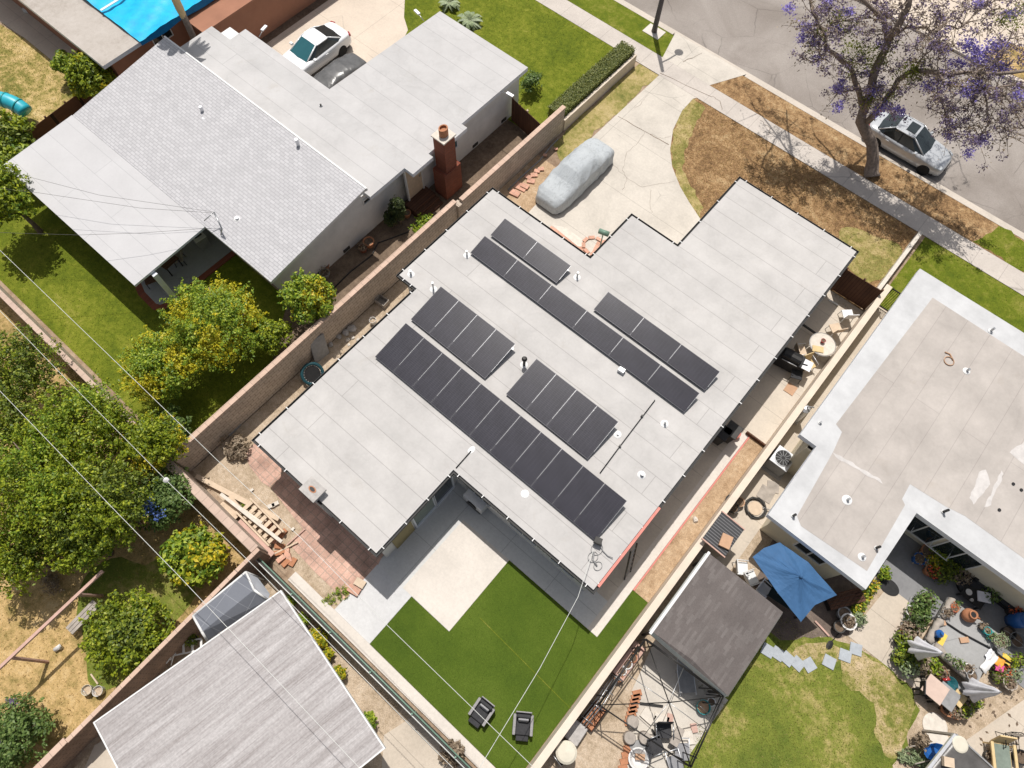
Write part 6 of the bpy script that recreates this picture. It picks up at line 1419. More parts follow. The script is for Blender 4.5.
# corrugated shed
q = P(724.5, 533.5, 1.6); t = thing('garden_shed', 'low shed with dark corrugated roof against the cream wall', 'shed', (3.36, 9.55, 0)); 
mb = MB(); mb.bx(-.45, .45, -.6, .6, 0, 1.5); mb.build('wall', m['wood_grey'], t); mb = MB(); mb.box((0, 0, 1.62), (1.06, 1.36, .05), 0, ('Y', .06)); mb.build('roof', m['corrug'], t)
for s in (-1, 1): mb = MB(); mb.box((0, s*.70, 1.62), (1.1, .05, .09), 0, ('Y', .06)); mb.build('barge_board', m['wood_pink'], t)
mb = MB(); mb.box((3.36+.22, 9.35, 1.70), (.42, .52, .12), .25); one('cardboard_box', 'flat cardboard box lying on the dark corrugated roof', 'box', mb, m['cardboard'])
# ---- gazebo with dark shingle roof
gz = thing('gazebo', 'gazebo with dark shingle print roof and grey front valance', 'gazebo', (4.9, 6.55, 0))
A, B, C, D = P(653.5, 631.6, 2.35), P(709, 554, 2.35), P(783, 611.4, 2.35), P(729.5, 695, 2.35); R0, R1 = (A+D)/2+Vector((0, 0, .45)), (B+C)/2+Vector((0, 0, .45))
A, B, C, D = Vector((3.28, 4.72, 2.3)), Vector((3.28, 8.36, 2.3)), Vector((6.5, 8.36, 2.3)), Vector((6.5, 4.72, 2.3)); R0, R1 = Vector((4.9, 4.85, 2.42)), Vector((4.9, 8.2, 2.42))
mb = MB(); mb.add([A, R0, R1, B], [(0, 1, 2, 3)]); mb.add([D, C, R1, R0], [(0, 1, 2, 3)]); mb.add([A, D, R0], [(0, 1, 2)]); mb.add([C, B, R1], [(0, 1, 2)]); mb.build('roof', m['shingle_dark'], gz, True)
mb = MB()
for a, b_ in ((A, D), (D, C), (C, B), (B, A)): o_ = ((a+b_)/2-Vector((4.9, 6.55, 2.3))).normalized()*.09; mb.add([a+o_-Vector((0, 0, .3)), b_+o_-Vector((0, 0, .3)), b_-Vector((0, 0, .004)), a-Vector((0, 0, .004))], [(0, 1, 2, 3)])
mb.build('valance', m['canopy_grey'], gz, True)
mb = MB(); mb.bx(3.20, 3.30, 4.6, 8.4, 2.24, 2.33); mb.build('edge_trim', m['white_paint'], gz, True)
for q in (A, B, C, D): mb = MB(); s = Vector((4.9, 6.5, 0)); p = q+(s-q)*.04; mb.bx(p.x-.04, p.x+.04, p.y-.04, p.y+.04, 0, 2.25); mb.build('post', m['black_metal'], gz, True)
# ---- bare frame of a second canopy
fr = thing('canopy_frame', 'bare dark metal frame of a canopy without its cover', 'canopy frame', (5, 3.1, 0))
TL, TR, BLc, BR = P(646, 639, 2.1), P(723.5, 696, 2.1), P(599, 705, 2.1), P(691, 767, 2.1); HB = P(669, 702.5, 2.65)
for a, b_ in ((TL, TR), (TR, BR), (BR, BLc), (BLc, TL)):
    mb = MB(); mb.tube([a, b_], .028, 6); mb.tube([a-Vector((0, 0, .28)), b_-Vector((0, 0, .28))], .018, 6); mb.build('top_rail', m['black_metal'], fr, True)
for q in (TL, TR, BLc, BR): mb = MB(); mb.tube([q, HB], .02, 6); mb.build('rafter', m['black_metal'], fr, True)
for a, b_ in ((TL, TR), (TR, BR), (BR, BLc), (BLc, TL)): mb = MB(); mb.tube([(a+b_)/2-Vector((0, 0, .05)), HB-Vector((0, 0, .02))], .012, 5); mb.build('brace', m['grey_metal'], fr, True)
for q in (TL, TR, BLc, BR):
    for dx, dy in ((0, 0), (.35 if q.x < 5 else -.35, 0), (0, .35 if q.y < 3.2 else -.35)): mb = MB(); mb.tube([(q.x+dx, q.y+dy, 0), (q.x+dx, q.y+dy, 2.1)], .024, 6); mb.build('post', m['black_metal'], fr, True)
# ---- blue parasol
q = P(800, 577, 2.7); u = thing('parasol', 'large faded blue rectangular parasol beside the house corner', 'parasol', (q.x, q.y, 0))
V0 = [P(752.5, 557, 2.25), P(779.8, 542.3, 2.25), P(804, 552, 2.42), P(837, 595, 2.25), P(801, 622, 2.25), P(785, 598, 2.42)]
order = [(752.5, 557, 2.25), (764, 548, 2.38), (779.8, 542.3, 2.25), (808, 562, 2.4), (837, 595, 2.25), (815, 605, 2.38), (801, 622, 2.25), (778, 593, 2.4)]
rim = [P(*o_)-u.location for o_ in order]; hub = Vector((0, 0, 2.78)); n = 8; K = 8; mb = MB(); vs = [tuple(hub)]
seg = []
for i in range(n):
    for j in range(6): f = j/6; seg.append(rim[i].lerp(rim[(i+1) % n], f))
ns = len(seg)
for k in range(1, K+1):
    for i, s in enumerate(seg): f = k/K; p = hub.lerp(s, f); sagv = .07*math.sin(math.pi*f)*(1 if (i % 12) else 0)*abs(math.sin(math.pi*(i % 12)/12)); vs.append((p.x, p.y, p.z-sagv+.012*math.sin(i*1.7+k)))
fs = [(0, 1+i, 1+(i+1) % ns) for i in range(ns)]+[(1+(k-1)*ns+i, 1+k*ns+i, 1+k*ns+(i+1) % ns, 1+(k-1)*ns+(i+1) % ns) for k in range(1, K) for i in range(ns)]
mb.add(vs, fs); mb.build('canopy', m['umbrella'], u)
for i in range(0, n): mb = MB(); mb.tube([hub-Vector((0, 0, .14)), hub.lerp(rim[i], .5)-Vector((0, 0, .13)), rim[i]-Vector((0, 0, .05))], .012, 5); mb.build('rib', m['grey_metal'], u)
mb = MB(); mb.cyl((0, 0, 0), .03, 2.85, 10); mb.build('pole', m['wood_grey'], u); mb = MB(); mb.lathe([(.3, 0), (.3, .08), (.08, .14)], (0, 0, 0), 16); mb.build('base', m['black'], u); mb = MB(); mb.lathe([(.07, 0), (.05, .06), (0, .09)], (0, 0, 2.79), 10); mb.build('finial', m['umbrella'], u)
# ---- closed parasols
def closed(label, base, tip, mat='fabric_stone'):
    a = P(*base); t = thing('closed_parasol', label, 'parasol', (a.x, a.y, 0), 0, 'folded stone grey parasols'); b_ = P(*tip); d = Vector((b_.x-a.x, b_.y-a.y, 0))
    mb = MB(); k = 24; prof = [(.9, .33), (1.0, .34), (1.4, .24), (1.9, .16), (2.3, .11), (2.5, .07), (2.6, .02)]; vs = []
    for z, r in prof:
        for j in range(k): th = 2*math.pi*j/k; rr_ = r*(1+.28*math.cos(6*th)*(1 if z < 2.4 else .3)); f = (z-.9)/1.7; vs.append((rr_*math.cos(th)+d.x*f, rr_*math.sin(th)+d.y*f, z))
    mb.add(vs, [(i*k+j, i*k+(j+1) % k, (i+1)*k+(j+1) % k, (i+1)*k+j) for i in range(len(prof)-1) for j in range(k)]); mb.build('canopy', m[mat], t, smooth=True)
    mb = MB(); mb.tube([(-d.x*.5, -d.y*.5, 0), (0, 0, .9), (d.x, d.y, 2.66)], .022, 8); mb.build('pole', m['grey_metal'], t); mb = MB(); mb.lathe([(.25, 0), (.25, .07), (.06, .12)], (-d.x*.5, -d.y*.5, 0), 14); mb.build('base', m['pot_grey'], t)
closed('folded grey parasol standing at the plant bed corner of the platform', (917, 648, .9), (942, 653, 2.6))
closed('folded grey parasol standing by the pots at the far platform corner', (972, 690, .9), (1000, 692, 2.6))
# ---- grey-topped platform with its clutter
pl = thing('platform', 'low grey topped platform edged with weathered logs and crowded with pots', 'platform', (13, 12.5, 0))
Q = [P(949, 597, .5), P(999, 634, .5), P(976, 688, .5), P(924.5, 641, .5)]
mb = MB(); mb.prism([tuple(p[:2]) for p in Q], .38, .5); mb.build('top', m['patio_grey'], pl, True)
mb = MB(); mb.prism(offset_poly([tuple(p[:2]) for p in Q], -.12), 0, .379); mb.build('base', m['wood_grey'], pl, True)
for a, b_, r in ((Q[0], Q[0].lerp(Q[3], .42), .13), (Q[0].lerp(Q[3], .48), Q[3].lerp(Q[0], .02), .14), (Q[3].lerp(Q[2], .15), Q[2].lerp(Q[3], .1), .17)):
    mb = MB(); o_ = (b_-a).cross(Vector((0, 0, 1))).normalized()*-.1; g_ = [a.lerp(b_, i/8)+o_*(1+.4*math.sin(i*2))+Vector((0, 0, .04)) for i in range(9)]; mb.tube(g_, [r*(1+.15*math.sin(i*1.9)) for i in range(9)], 9); mb.build('edge_log', m['wood_grey'], pl, True)
mb = MB(); mb.tube([P(*p, .54) for p in ((928, 619), (937, 617), (945, 622), (960, 632), (975, 640), (990, 648), (1003, 658), (1012, 664))], .035, 6); one('hose', 'black hose lying straight across the grey platform', 'hose', mb, m['black'])
q = P(968.5, 615.5, .7); t = thing('jug', 'big terracotta jug with open mouth on the platform', 'jug', (q.x, q.y, .5), .3); mb = MB(); mb.lathe([(.12, 0), (.24, .12), (.27, .28), (.2, .42), (.13, .48), (.17, .54), (.12, .54), (.1, .45)], (0, 0, 0), 18); mb.build('body', m['terracotta'], t, smooth=True); mb = MB(); mb.lathe([(.11, 0), (.11, .003)], (0, 0, .5), 14); mb.build('mouth', m['black'], t); mb = MB(); mb.tube([(.2, 0, .2), (.36, 0, .34), (.17, 0, .46)], .03, 6); mb.build('handle', m['terracotta'], t)
for px, py, r, h, mt, plant, n_, lb in (
  (954, 608, .15, .22, 'terracotta', 'petal_red', 24, 'clay pot with red blooms at the top platform edge'),
  (957, 604, .1, .16, 'pot_teal', 'leaf_cool', 40, 'small teal pot behind the clay pot with red blooms'),
  (946, 613, .16, .2, 'pot_grey', 'leaf_dead', 110, 'grey bowl of dry stems by the log edge'),
  (982.5, 627, .15, .2, 'pot_dark', 'leaf_dead', 50, 'brown pot left of the teal jar'),
  (986.5, 631, .15, .24, 'pot_teal', None, 0, 'bright teal jar on the platform rim'),
  (990, 635.5, .17, .16, 'pot_teal', 'leaf_cool', 60, 'teal bowl with succulents touching the teal jar'),
  (999, 641, .25, .3, 'wood_grey', 'leaf_agave', 200, 'wide pot with a round cactus near the folded cloths'),
  (946.5, 657, .12, .2, 'pot_grey', 'leaf_agave', 60, 'small grey pot next to the first folded parasol tip'),
  (957, 664, .17, .22, 'pot_grey', 'leaf_cool', 120, 'pot with drooping green plant at the lower platform edge'),
  (967, 669, .19, .26, 'pot_white', 'leaf_dead', 80, 'white glazed pot at the lower platform edge'),
  (971, 676, .2, .26, 'pot_grey', None, 0, 'empty grey pot beside the white glazed pot')):
    pot(lb, px, py, r, h, mt, .5, plant, .22, r*1.5, int(px*7) % 97, n_, .09, GP)
q = P(937, 634, .6); mb = MB(); mb.lathe([(.14, 0), (.15, .3), (.06, .4), (.06, .46)], (q.x, q.y, .5), 14); one('water_bottle', 'large blue water bottle on the grey platform', 'bottle', mb, m['pot_blue'])
q = P(933, 637, .5); mb = MB(); mb.lathe([(.2, 0), (.2, .04), (0, .04)], (q.x, q.y, .5), 16); one('dish', 'black round dish beside the blue water bottle', 'dish', mb, m['black'])
mb = MB(); mb.bar(P(945, 634, .53), P(938, 648, .53), .2, .05); one('plank', 'yellow plank lying on the grey platform', 'plank', mb, m['yellow'])
for px, py, lb in ((941, 623, 'tan brick on the platform above the blue bottle'), (964, 640, 'tan brick in the middle of the grey platform')): mb = MB(); mb.box(P(px, py, .54), (.34, .2, .08), .8); one('brick', lb, 'brick', mb, m['cardboard'])
def cloth(label, pts, z, mat, seed):
    g = random.Random(seed); c = [P(x, y, z) for x, y in pts]; mb = MB(); k = 9; vs = []
    for i in range(k):
        for j in range(k): u_, v_ = i/(k-1), j/(k-1); p = c[0].lerp(c[1], u_).lerp(c[3].lerp(c[2], u_), v_); vs.append((p.x+g.uniform(-.02, .02), p.y+g.uniform(-.02, .02), z+.04+.03*math.sin(7*u_+seed)*math.sin(6*v_)))
    mb.add(vs, [(i*k+j, (i+1)*k+j, (i+1)*k+j+1, i*k+j+1) for i in range(k-1) for j in range(k-1)]); o_ = mb.build('cloth', m[mat], world=True, smooth=True); sf = o_.modifiers.new('s', 'SOLIDIFY'); sf.thickness = .015; tag(o_, label, 'cloth', 'cloths draped at the platform end')
cloth('white cloth hanging over the platform end', [(992, 651), (998, 658), (985, 674), (979, 667)], .52, 'pot_white', 1); cloth('small white rag above the white cloth', [(984, 655), (990, 648), (994, 653), (986, 662)], .53, 'fabric_stone', 2)
cloth('orange cloth beside the white hanging cloth', [(998, 655), (1007, 659), (1000, 668), (993, 664)], .45, 'orange', 3); cloth('yellow cloth above the pink one', [(1003, 652), (1012, 660), (1008, 666), (1000, 659)], .45, 'yellow', 4); cloth('bright pink cloth among the flower pots', [(995, 664), (1004, 666), (1002, 673), (994, 670)], .42, 'pink', 5)
for px, py, r, h, mt, plant, n_, lb in (
  (1009, 662, .2, .3, 'pot_grey', 'leaf_mid', 110, 'pot of green leaves at the platform end near the yellow cloth'), (1004, 672, .22, .3, 'terracotta', 'petal_red', 40, 'clay pot with orange red flowers next to the pink cloth'), (1012, 674, .22, .3, 'pot_grey', 'leaf_agave', 130, 'pot of pale succulents at the platform end'), (997, 676, .24, .3, 'pot_dark', 'leaf_dark', 130, 'black pot in the dark corner under the white cloth'), (1008, 683, .26, .34, 'wood_grey', 'leaf_dead', 60, 'wooden tub with dry stems by the second parasol tip'), (1017, 660, .22, .3, 'pot_dark', 'leaf_lime', 120, 'pot with lime leaves near the photo edge')):
    pot(lb, px, py, r, h, mt, 0, plant, .3, r*1.5, int(px*3) % 89, n_, .11, GP)
# plant bed at the left end
for i, (px, py, r, mt, plant, n_, lb) in enumerate((
  (925, 600, .3, 'pot_grey', 'leaf_cool', 150, 'tall leafy plant at the upper bed end'), (918, 605, .24, 'pot_dark', 'leaf_cool', 140, 'green plant second from the upper bed end'), (911, 612, .24, 'pot_white', 'leaf_cool', 90, 'white pot with a few grey green leaves in the plant bed'), (919, 616, .28, 'pot_dark', 'leaf_cool', 170, 'leafy green plant behind the white pot'), (913, 624, .3, 'pot_grey', 'leaf_deep', 150, 'broad leaved green plant midway along the bed'), (907, 632, .3, 'terracotta', 'leaf_dead', 160, 'reddish brown bromeliad midway along the bed'), (901, 641, .26, 'pot_dark', 'leaf_dark', 170, 'dark green plant on the lawn side of the bed'), (905, 650, .32, 'pot_grey', 'leaf_lime', 220, 'largest bright lime plant in the bed'), (899, 658, .28, 'pot_dark', 'leaf_dark', 170, 'dark plant at the patio edge below the lime plant'), (906, 668, .28, 'pot_grey', 'leaf_agave', 150, 'spiky pale green plant at the lower bed end'), (921, 664, .3, 'pot_dark', 'leaf_dead', 200, 'rust brown plant beneath the first folded parasol'), (930, 667, .26, 'pot_dark', 'leaf_lime', 180, 'small lime plant right of the rust brown plant'), (914, 660, .3, 'pot_dark', 'leaf_dark', 160, 'dark pot plant in the shade of the folded parasol'))):
    pot(lb, px, py, r, .34, mt, 0, plant, .42, r*1.5, 200+i, n_, .15, 'potted plants in the bed')
mb = MB(); mb.tube([P(*p, .06) for p in ((918, 594), (911, 598), (905, 615), (898, 637), (897, 641))], .04, 6); one('edging_pipe', 'dark edging pipe curving round the plant bed', 'pipe', mb, m['pot_grey'])
# low tables and stools below the platform
def slab_table(label, px, py, lx, ly, h, rz, top, name='side_table'):
    q = P(px, py, h); t = thing(name, label, name.replace('_', ' '), (q.x, q.y, 0), rz); mb = MB(); mb.bx(-lx/2, lx/2, -ly/2, ly/2, h-.05, h); mb.build('tabletop', m[top], t, bevel=.01)
    for sx in (-1, 1):
        for sy in (-1, 1): l = MB(); l.bx(sx*(lx/2-.08)-.03, sx*(lx/2-.08)+.03, sy*(ly/2-.08)-.03, sy*(ly/2-.08)+.03, 0, h-.05); l.build('leg', m['black_metal'], t)
    return t
slab_table('pink topped table below the platform edge', 935.5, 689.5, .8, .75, .75, -.05, 'pink_top'); slab_table('grey slatted table next to the pink topped table', 947.5, 696.5, .75, .75, .74, -.05, 'pot_grey'); slab_table('small yellow stool right of the grey slatted table', 959, 698.5, .45, .5, .6, -.15, 'wood_tan2', 'stool')
mb = MB(); mb.bar(P(931, 679, .45), P(948, 692, .45), .26, .08); one('bench_plank', 'pale plank bench behind the pink topped table', 'bench', mb, m['stone_pale'])
mb = MB(); mb.tube([P(945.5, 676, .5), P(949, 679, .52), P(943, 680, .5)], .07, 6); one('tool', 'red hand tool lying on the plank bench side', 'tool', mb, m['tail_lens'])
q = P(951, 684, .45); mb = MB(); mb.lathe([(.12, 0), (.27, .16), (.25, .16), (.1, .02), (0, .02)], (q.x, q.y, .3), 18); one('bowl', 'pale blue enamel bowl under the platform log', 'bowl', mb, m['glass_teal'])
for px, py, r, mt, plant, lb in ((947, 709, .26, 'terracotta', None, 'large terracotta pot below the grey slatted table'), (954, 712, .24, 'terracotta', 'leaf_dead', 'terracotta pot with dry leaves right of the large one'), (962, 710, .26, 'pot_grey', 'leaf_mid', 'grey pot with a green bush under the yellow stool'), (963, 700, .22, 'terracotta', 'leaf_dead', 'clay pot with brown stems beside the yellow stool'), (972, 702, .24, 'pot_dark', 'leaf_lime', 'black pot with lime leaves below the second parasol'), (940, 673, .2, 'terracotta', 'leaf_dead', 'small clay pot beside the plank bench')):
    pot(lb, px, py, r, .36, mt, 0, plant, .32, r*1.3, int(px) % 83, 150, .11, GP)
chair('black chair in the shadow of the pink topped table', at(926, 690, .4), 2.0, 'fabric_black', 'black_metal'); 
# ---- bottom right
for px, py, r, mt, lb in ((935, 726, .46, 'stone_pale', 'green grey round lid lying flat on the soil, the upper one'), (939, 742, .42, 'stone_pale', 'green grey round lid half under the sheet roof')):
    q = P(px, py, .04); mb = MB(); mb.lathe([(r, 0), (r, .04), (r*.85, .06), (0, .07)], (q.x, q.y, .01), 24); one('round_lid', lb.replace('round lid', 'round disc'), 'disc', mb, m[mt])  # loose round lids, not paving
t = thing('lean_to', 'shelter with a creased dark sheet roof in the bottom corner', 'shelter', (14.3, 7.6, 0)); a, b_, c, d = P(956, 735, 2.0), P(1016, 790, 2.0), P(970, 850, 1.85), P(905, 800, 1.85)
mb = MB(); k = 14; vs = []
for i in range(k):
    for j in range(k): u_, v_ = i/(k-1), j/(k-1); p = a.lerp(b_, u_).lerp(d.lerp(c, u_), v_); vs.append((p.x, p.y, p.z+.02*math.sin(9*u_+4*v_)+.015*math.sin(13*v_-5*u_)))
mb.add(vs, [(i*k+j, i*k+j+1, (i+1)*k+j+1, (i+1)*k+j) for i in range(k-1) for j in range(k-1)]); o_ = mb.build('roof_sheet', m['tarp_dark'], t, True, smooth=True); o_.modifiers.new('s', 'SOLIDIFY').thickness = .03
mb = MB(); mb.bar(a+Vector((-.03, 0, -.02)), d+Vector((-.03, 0, -.02)), .1, .1); mb.build('edge_rail', m['light_metal'], t, True); mb = MB(); mb.bar(a+Vector((0, .03, -.03)), b_+Vector((0, .03, -.03)), .05, .08); mb.build('edge_rail', m['pot_grey'], t, True)
for p in (a, b_, c, d): mb = MB(); mb.bx(p.x-.04, p.x+.04, p.y-.04, p.y+.04, 0, p.z-.03); mb.build('post', m['wood_grey'], t, True)
q = P(961, 744.5, 2.06); mb = MB(); mb.lathe([(.27, 0), (.27, .03), (.22, .05), (0, .055)], (q.x, q.y, 2.0), 22); one('round_lid', 'cream round disc lying on the dark sheet roof', 'disc', mb, m['lid'])  # another loose lid, not paving
mb = MB(); mb.box(P(948, 762, 2.08), (.34, .3, .16), .5); one('cardboard_box', 'small tan box on the dark sheet roof', 'box', mb, m['wood_tan'])
q = P(934, 752, .4); t = thing('wheelbarrow', 'blue tub barrow half hidden beside the dark sheet roof', 'wheelbarrow', (q.x, q.y, 0), .8); mb = MB(); mb.lathe([(.2, 0), (.38, .25), (.36, .25), (.18, .03), (0, .03)], (0, 0, .3), 14, (1.2, .8)); mb.build('tub', m['pot_blue'], t)
for s in (-1, 1): l = MB(); l.tube([(.4, s*.12, .2), (-.2, s*.25, .35), (-.9, s*.28, .55)], .02, 6); l.build('handle', m['wood_grey'], t)
w_ = MB(); w_.lathe([(.16, -.04), (.16, .04)], (0, 0, 0), 14); w_.v = [(.5+p[0], p[2], .16+p[1]) for p in w_.v]; w_.build('wheel', m['rubber'], t)
T_('thin bare sapling with a few brown leaves on the pale soil', 921, 740, .5, (.25, .25, .25), 'leaf_dead', seed=120, n=120, nl=6, L=.12, name='sapling', cat='sapling', r0=.02)
for i, (px, py, lb) in enumerate(((908, 757, 'dusty plant clump at the photo bottom beside the lawn'), (921, 759, 'dusty grey succulent clump touching the blue barrow'), (927, 763, 'dry stalks at the lower edge of the sheet roof'))): T_(lb, px, py, .12, (.35, .3, .2), 'leaf_agave', seed=121+i, n=220, nl=7, L=.16, W=.05, name='succulent_clump', cat='plant', r0=.02)
t = thing('deck_chair', 'wooden reclining chair with a blue grey cushion', 'chair', at(1002, 758, .4), .55)
mb = MB(); mb.bx(-.34, .34, -.6, .5, .32, .38); mb.build('frame', m['wood_tan2'], t); mb = MB(); mb.bx(-.28, .28, -.5, .45, .38, .47); mb.build('cushion', m['glass_blind'], t, bevel=.03)
for s in (-1, 1): l = MB(); l.bx(s*.4-.05, s*.4+.05, -.55, .5, .52, .57); l.build('arm', m['wood_tan2'], t)
for s in (-1, 1):
    for y in (-.5, .42): l = MB(); l.bx(s*.38-.03, s*.38+.03, y-.03, y+.03, 0, .52); l.build('leg', m['wood_tan2'], t)
mb = MB(); mb.box((0, .62, .62), (.6, .05, .6), 0, ('X', -.35)); mb.build('backrest', m['wood_tan2'], t)
t = thing('wire_chair', 'black wire garden chair on the sunny corner patio', 'chair', at(1011, 743, .4), .5)
mb = MB()
for i in range(7): mb.tube([(-.27+.09*i, -.25, .42), (-.27+.09*i, .25, .42), (-.27+.09*i, .34, .85)], .012, 5)
for y in (-.25, 0, .25): mb.tube([(-.28, y, .42), (.28, y, .42)], .014, 5)
mb.build('seat', m['black_metal'], t)
mb = MB(); mb.tube([(-.28, .34, .86), (0, .38, .98), (.28, .34, .86)], .018, 6); mb.build('back_rail', m['black_metal'], t)
for s in (-1, 1):
    for y in (-.25, .25): l = MB(); l.tube([(s*.27, y, .42), (s*.3, y*1.2, 0)], .016, 6); l.build('leg', m['black_metal'], t)
    l = MB(); l.tube([(s*.34, -.25, .42), (s*.36, -.2, .64), (s*.34, .3, .66)], .018, 6); l.build('arm', m['black_metal'], t)
pot('black planter with little growth beside the wooden recliner', 1019, 757, .25, .4, 'black', seed=50); pot('dark small pot left of the wooden recliner', 988, 755, .16, .26, 'pot_dark', seed=51, plant='leaf_dead', n=30)
# twine of little lights strewn over the patio
GLt = 'dark fallen leaves on the corner patio'
for i in range(24):
    px, py = rb.uniform(968, 1022), rb.uniform(695, 745)
    mb = MB(); q = P(px, py, .035); s_ = rb.uniform(.05, .09); a = rb.uniform(0, 6); mb.face([(q.x+s_*math.cos(a+b_)*k_, q.y+s_*math.sin(a+b_)*k_, .03+.012*(j % 2)) for j, (b_, k_) in enumerate(((0, 1.2), (1.2, .6), (3.1, 1.1), (5, .6)))]); one('fallen_leaf', 'small dark fallen leaf lying on the sunny corner patio', 'leaf', mb, m['soil_dark'], GLt)
# ---- stepping stones
GST = 'grey stepping stones'
for i, (x, y, lb) in enumerate(((15, 305, 'grey stepping stone nearest the gazebo'), (55, 318, 'second stepping stone from the gazebo'), (93, 338, 'third stepping stone from the gazebo'), (133, 357, 'fourth stepping stone from the gazebo'), (178, 362, 'fifth stepping stone, last of the close row'), (257, 350, 'stepping stone alone after the gap'), (320, 325, 'stepping stone next to the last one before the patio'), (362, 300, 'stepping stone touching the tan patio edge'))):
    q = P(764+x*.2539, 573+y*.2539, .04); mb = MB(); mb.box((q.x, q.y, .03+.003*(i % 3)), (.46, .44, .05), (.15, .1, -.05, -.1, -.4, .2, .35, .4)[i]); one('stepping_stone', lb, 'stepping stone', mb, m['slate'], GST, bevel=.01)
# ---- around the parasol
table('glass topped table in the shadow of the blue parasol', at(790, 597, .7), .1, 1.5, .9, .72, 'glass_dark', 'black_metal')
GW = 'white framed chairs at the parasol'
chair('white framed chair between gazebo and parasol, farther from the gazebo roof', at(751, 578, .45), 2.6, 'white_paint', 'white_paint', GW, True); chair('white framed chair between gazebo and parasol, close to the corrugated shed', at(742, 568, .45), 2.2, 'white_paint', 'white_paint', GW, True); chair('white framed chair half under the dark gazebo roof', at(764, 590, .45), 1.5, 'fabric_stone', 'white_paint', GW, True)
pot('big white pot with brown soil on the dark patio corner', 847, 622, .3, .42, 'pot_white', plant='leaf_dead', n=90, seed=52, ph=.2, pr=.3); pot('dark pot in front of the big white pot', 838, 627, .22, .4, 'pot_dark', seed=53); pot('grey pot behind the big white pot', 843, 614, .26, .4, 'pot_grey', seed=54); pot('pot with spiky leaves at the tan patio edge', 858, 619, .2, .3, 'pot_dark', plant='leaf_agave', n=160, seed=55, ph=.3)
q = P(865, 597, .2); t = thing('flower_bed', 'narrow bed of orange and yellow flowers along the house corner', 'flower bed', (q.x, q.y, 0), 0)
mb = MB(); mb.bx(-.2, .2, -.85, .85, 0, .1); mb.build('soil', m['soil_dark'], t)
g = np.random.default_rng(8); C_ = g.uniform((-.22, -.85, .1), (.22, .85, .4), (420, 3)); V, F = leaves(C_, np.tile([0, 0, 1.], (420, 1)), .13, .06, g, .7); quads_obj('foliage', V, F, m['leaf_lime'], t); C_ = g.uniform((-.2, -.85, .32), (.2, .85, .45), (40, 3)); V, F = leaves(C_, np.tile([0, 0, 1.], (40, 1)), .09, .08, g, .5); quads_obj('flowers', V, F, m['petal_yellow'], t)
t = thing('garden_bench', 'dark wooden bench in the shade below the house corner', 'bench', at(846, 600, .4), .95)
for i in range(4): mb = MB(); mb.bx(-.75, .75, -.22+.12*i, -.12+.12*i, .42, .45); mb.build('seat_slat', m['wood_dark'], t)
mb = MB(); mb.box((0, .28, .68), (1.5, .04, .4), 0, ('X', -.15)); mb.build('backrest', m['wood_dark'], t)
for s in (-1, 1): mb = MB(); mb.bx(s*.68-.03, s*.68+.03, -.22, .26, 0, .42); mb.build('leg', m['black_metal'], t)
q = P(889, 587, .02); mb = MB(); mb.lathe([(.36, 0), (.36, .02), (0, .022)], (q.x, q.y, .025), 24, (1.15, .85)); one('painted_shadow', 'black oval painted in as a cast shadow on the tan patio beside the house corner', 'mat', mb, m['black'])  # cast shadow painted in as a flat black oval
T_('little plant at the foot of the white edged house corner', 884, 573, .25, (.25, .3, .25), 'leaf_lime', seed=130, n=220, nl=6, L=.12, name='garden_plant', cat='plant', r0=.02)
t = thing('spade', 'black spade lying on the worn lawn', 'spade', at(831, 643, .03)); mb = MB(); mb.lathe([(0, 0), (.12, .01), (.12, .02), (0, .03)], (0, -.1, 0), 10, (1, 1.7)); mb.build('blade', m['black_metal'], t); mb = MB(); mb.tube([(0, .1, .03), (.1, .8, .03)], .018, 6); mb.build('shaft', m['pot_dark'], t)
mb = MB(); mb.bar(P(815, 621, .06), P(829, 636, .06), .07, .06); one('timber_edge', 'thin brown timber along the shaded patio edge', 'timber', mb, m['wood_pink'])
# ---- shaded back patio
q = P(977, 583, .4); t = thing('round_daybed', 'black round wicker daybed in the shade of the house', 'daybed', (q.x, q.y, 0)); mb = MB(); mb.lathe([(.62, 0), (.7, .3), (.62, .38), (0, .4)], (0, 0, 0), 24); mb.build('seat', m['fabric_black'], t); mb = MB()
n_ = 20; vs = [((.70+k_*.04)*math.cos(a), (.70+k_*.04)*math.sin(a), z) for a in np.linspace(.2, 3.0, n_) for k_, z in ((0, .3), (1, .85), (2, .85), (1.5, .3))]; mb.add(vs, [(i*4+j, i*4+(j+1) % 4, (i+1)*4+(j+1) % 4, (i+1)*4+j) for i in range(n_-1) for j in range(4)]); mb.build('backrest', m['wicker'], t)
t = thing('sofa', 'black cushioned garden sofa under the white eave', 'sofa', at(1000, 590, .4), -.05); mb = MB(); mb.bx(-.9, .9, -.4, .4, .1, .3); mb.build('frame', m['black'], t)
for s in (-1, 1): mb = MB(); mb.bx(s*.45-.42, s*.45+.42, -.38, .3, .3, .45); mb.build('seat_cushion', m['fabric_black'], t, bevel=.04)
mb = MB(); mb.box((0, .36, .55), (1.7, .16, .5), 0, ('X', -.15)); mb.build('backrest', m['fabric_black'], t, bevel=.04)
for s in (-1, 1): mb = MB(); mb.bx(s*.95-.08, s*.95+.08, -.4, .42, .05, .6); mb.build('arm', m['black'], t, bevel=.02)
table('low black table with cups beside the round daybed', at(974, 596, .4), -.05, .9, .6, .4, 'black', 'black_metal')
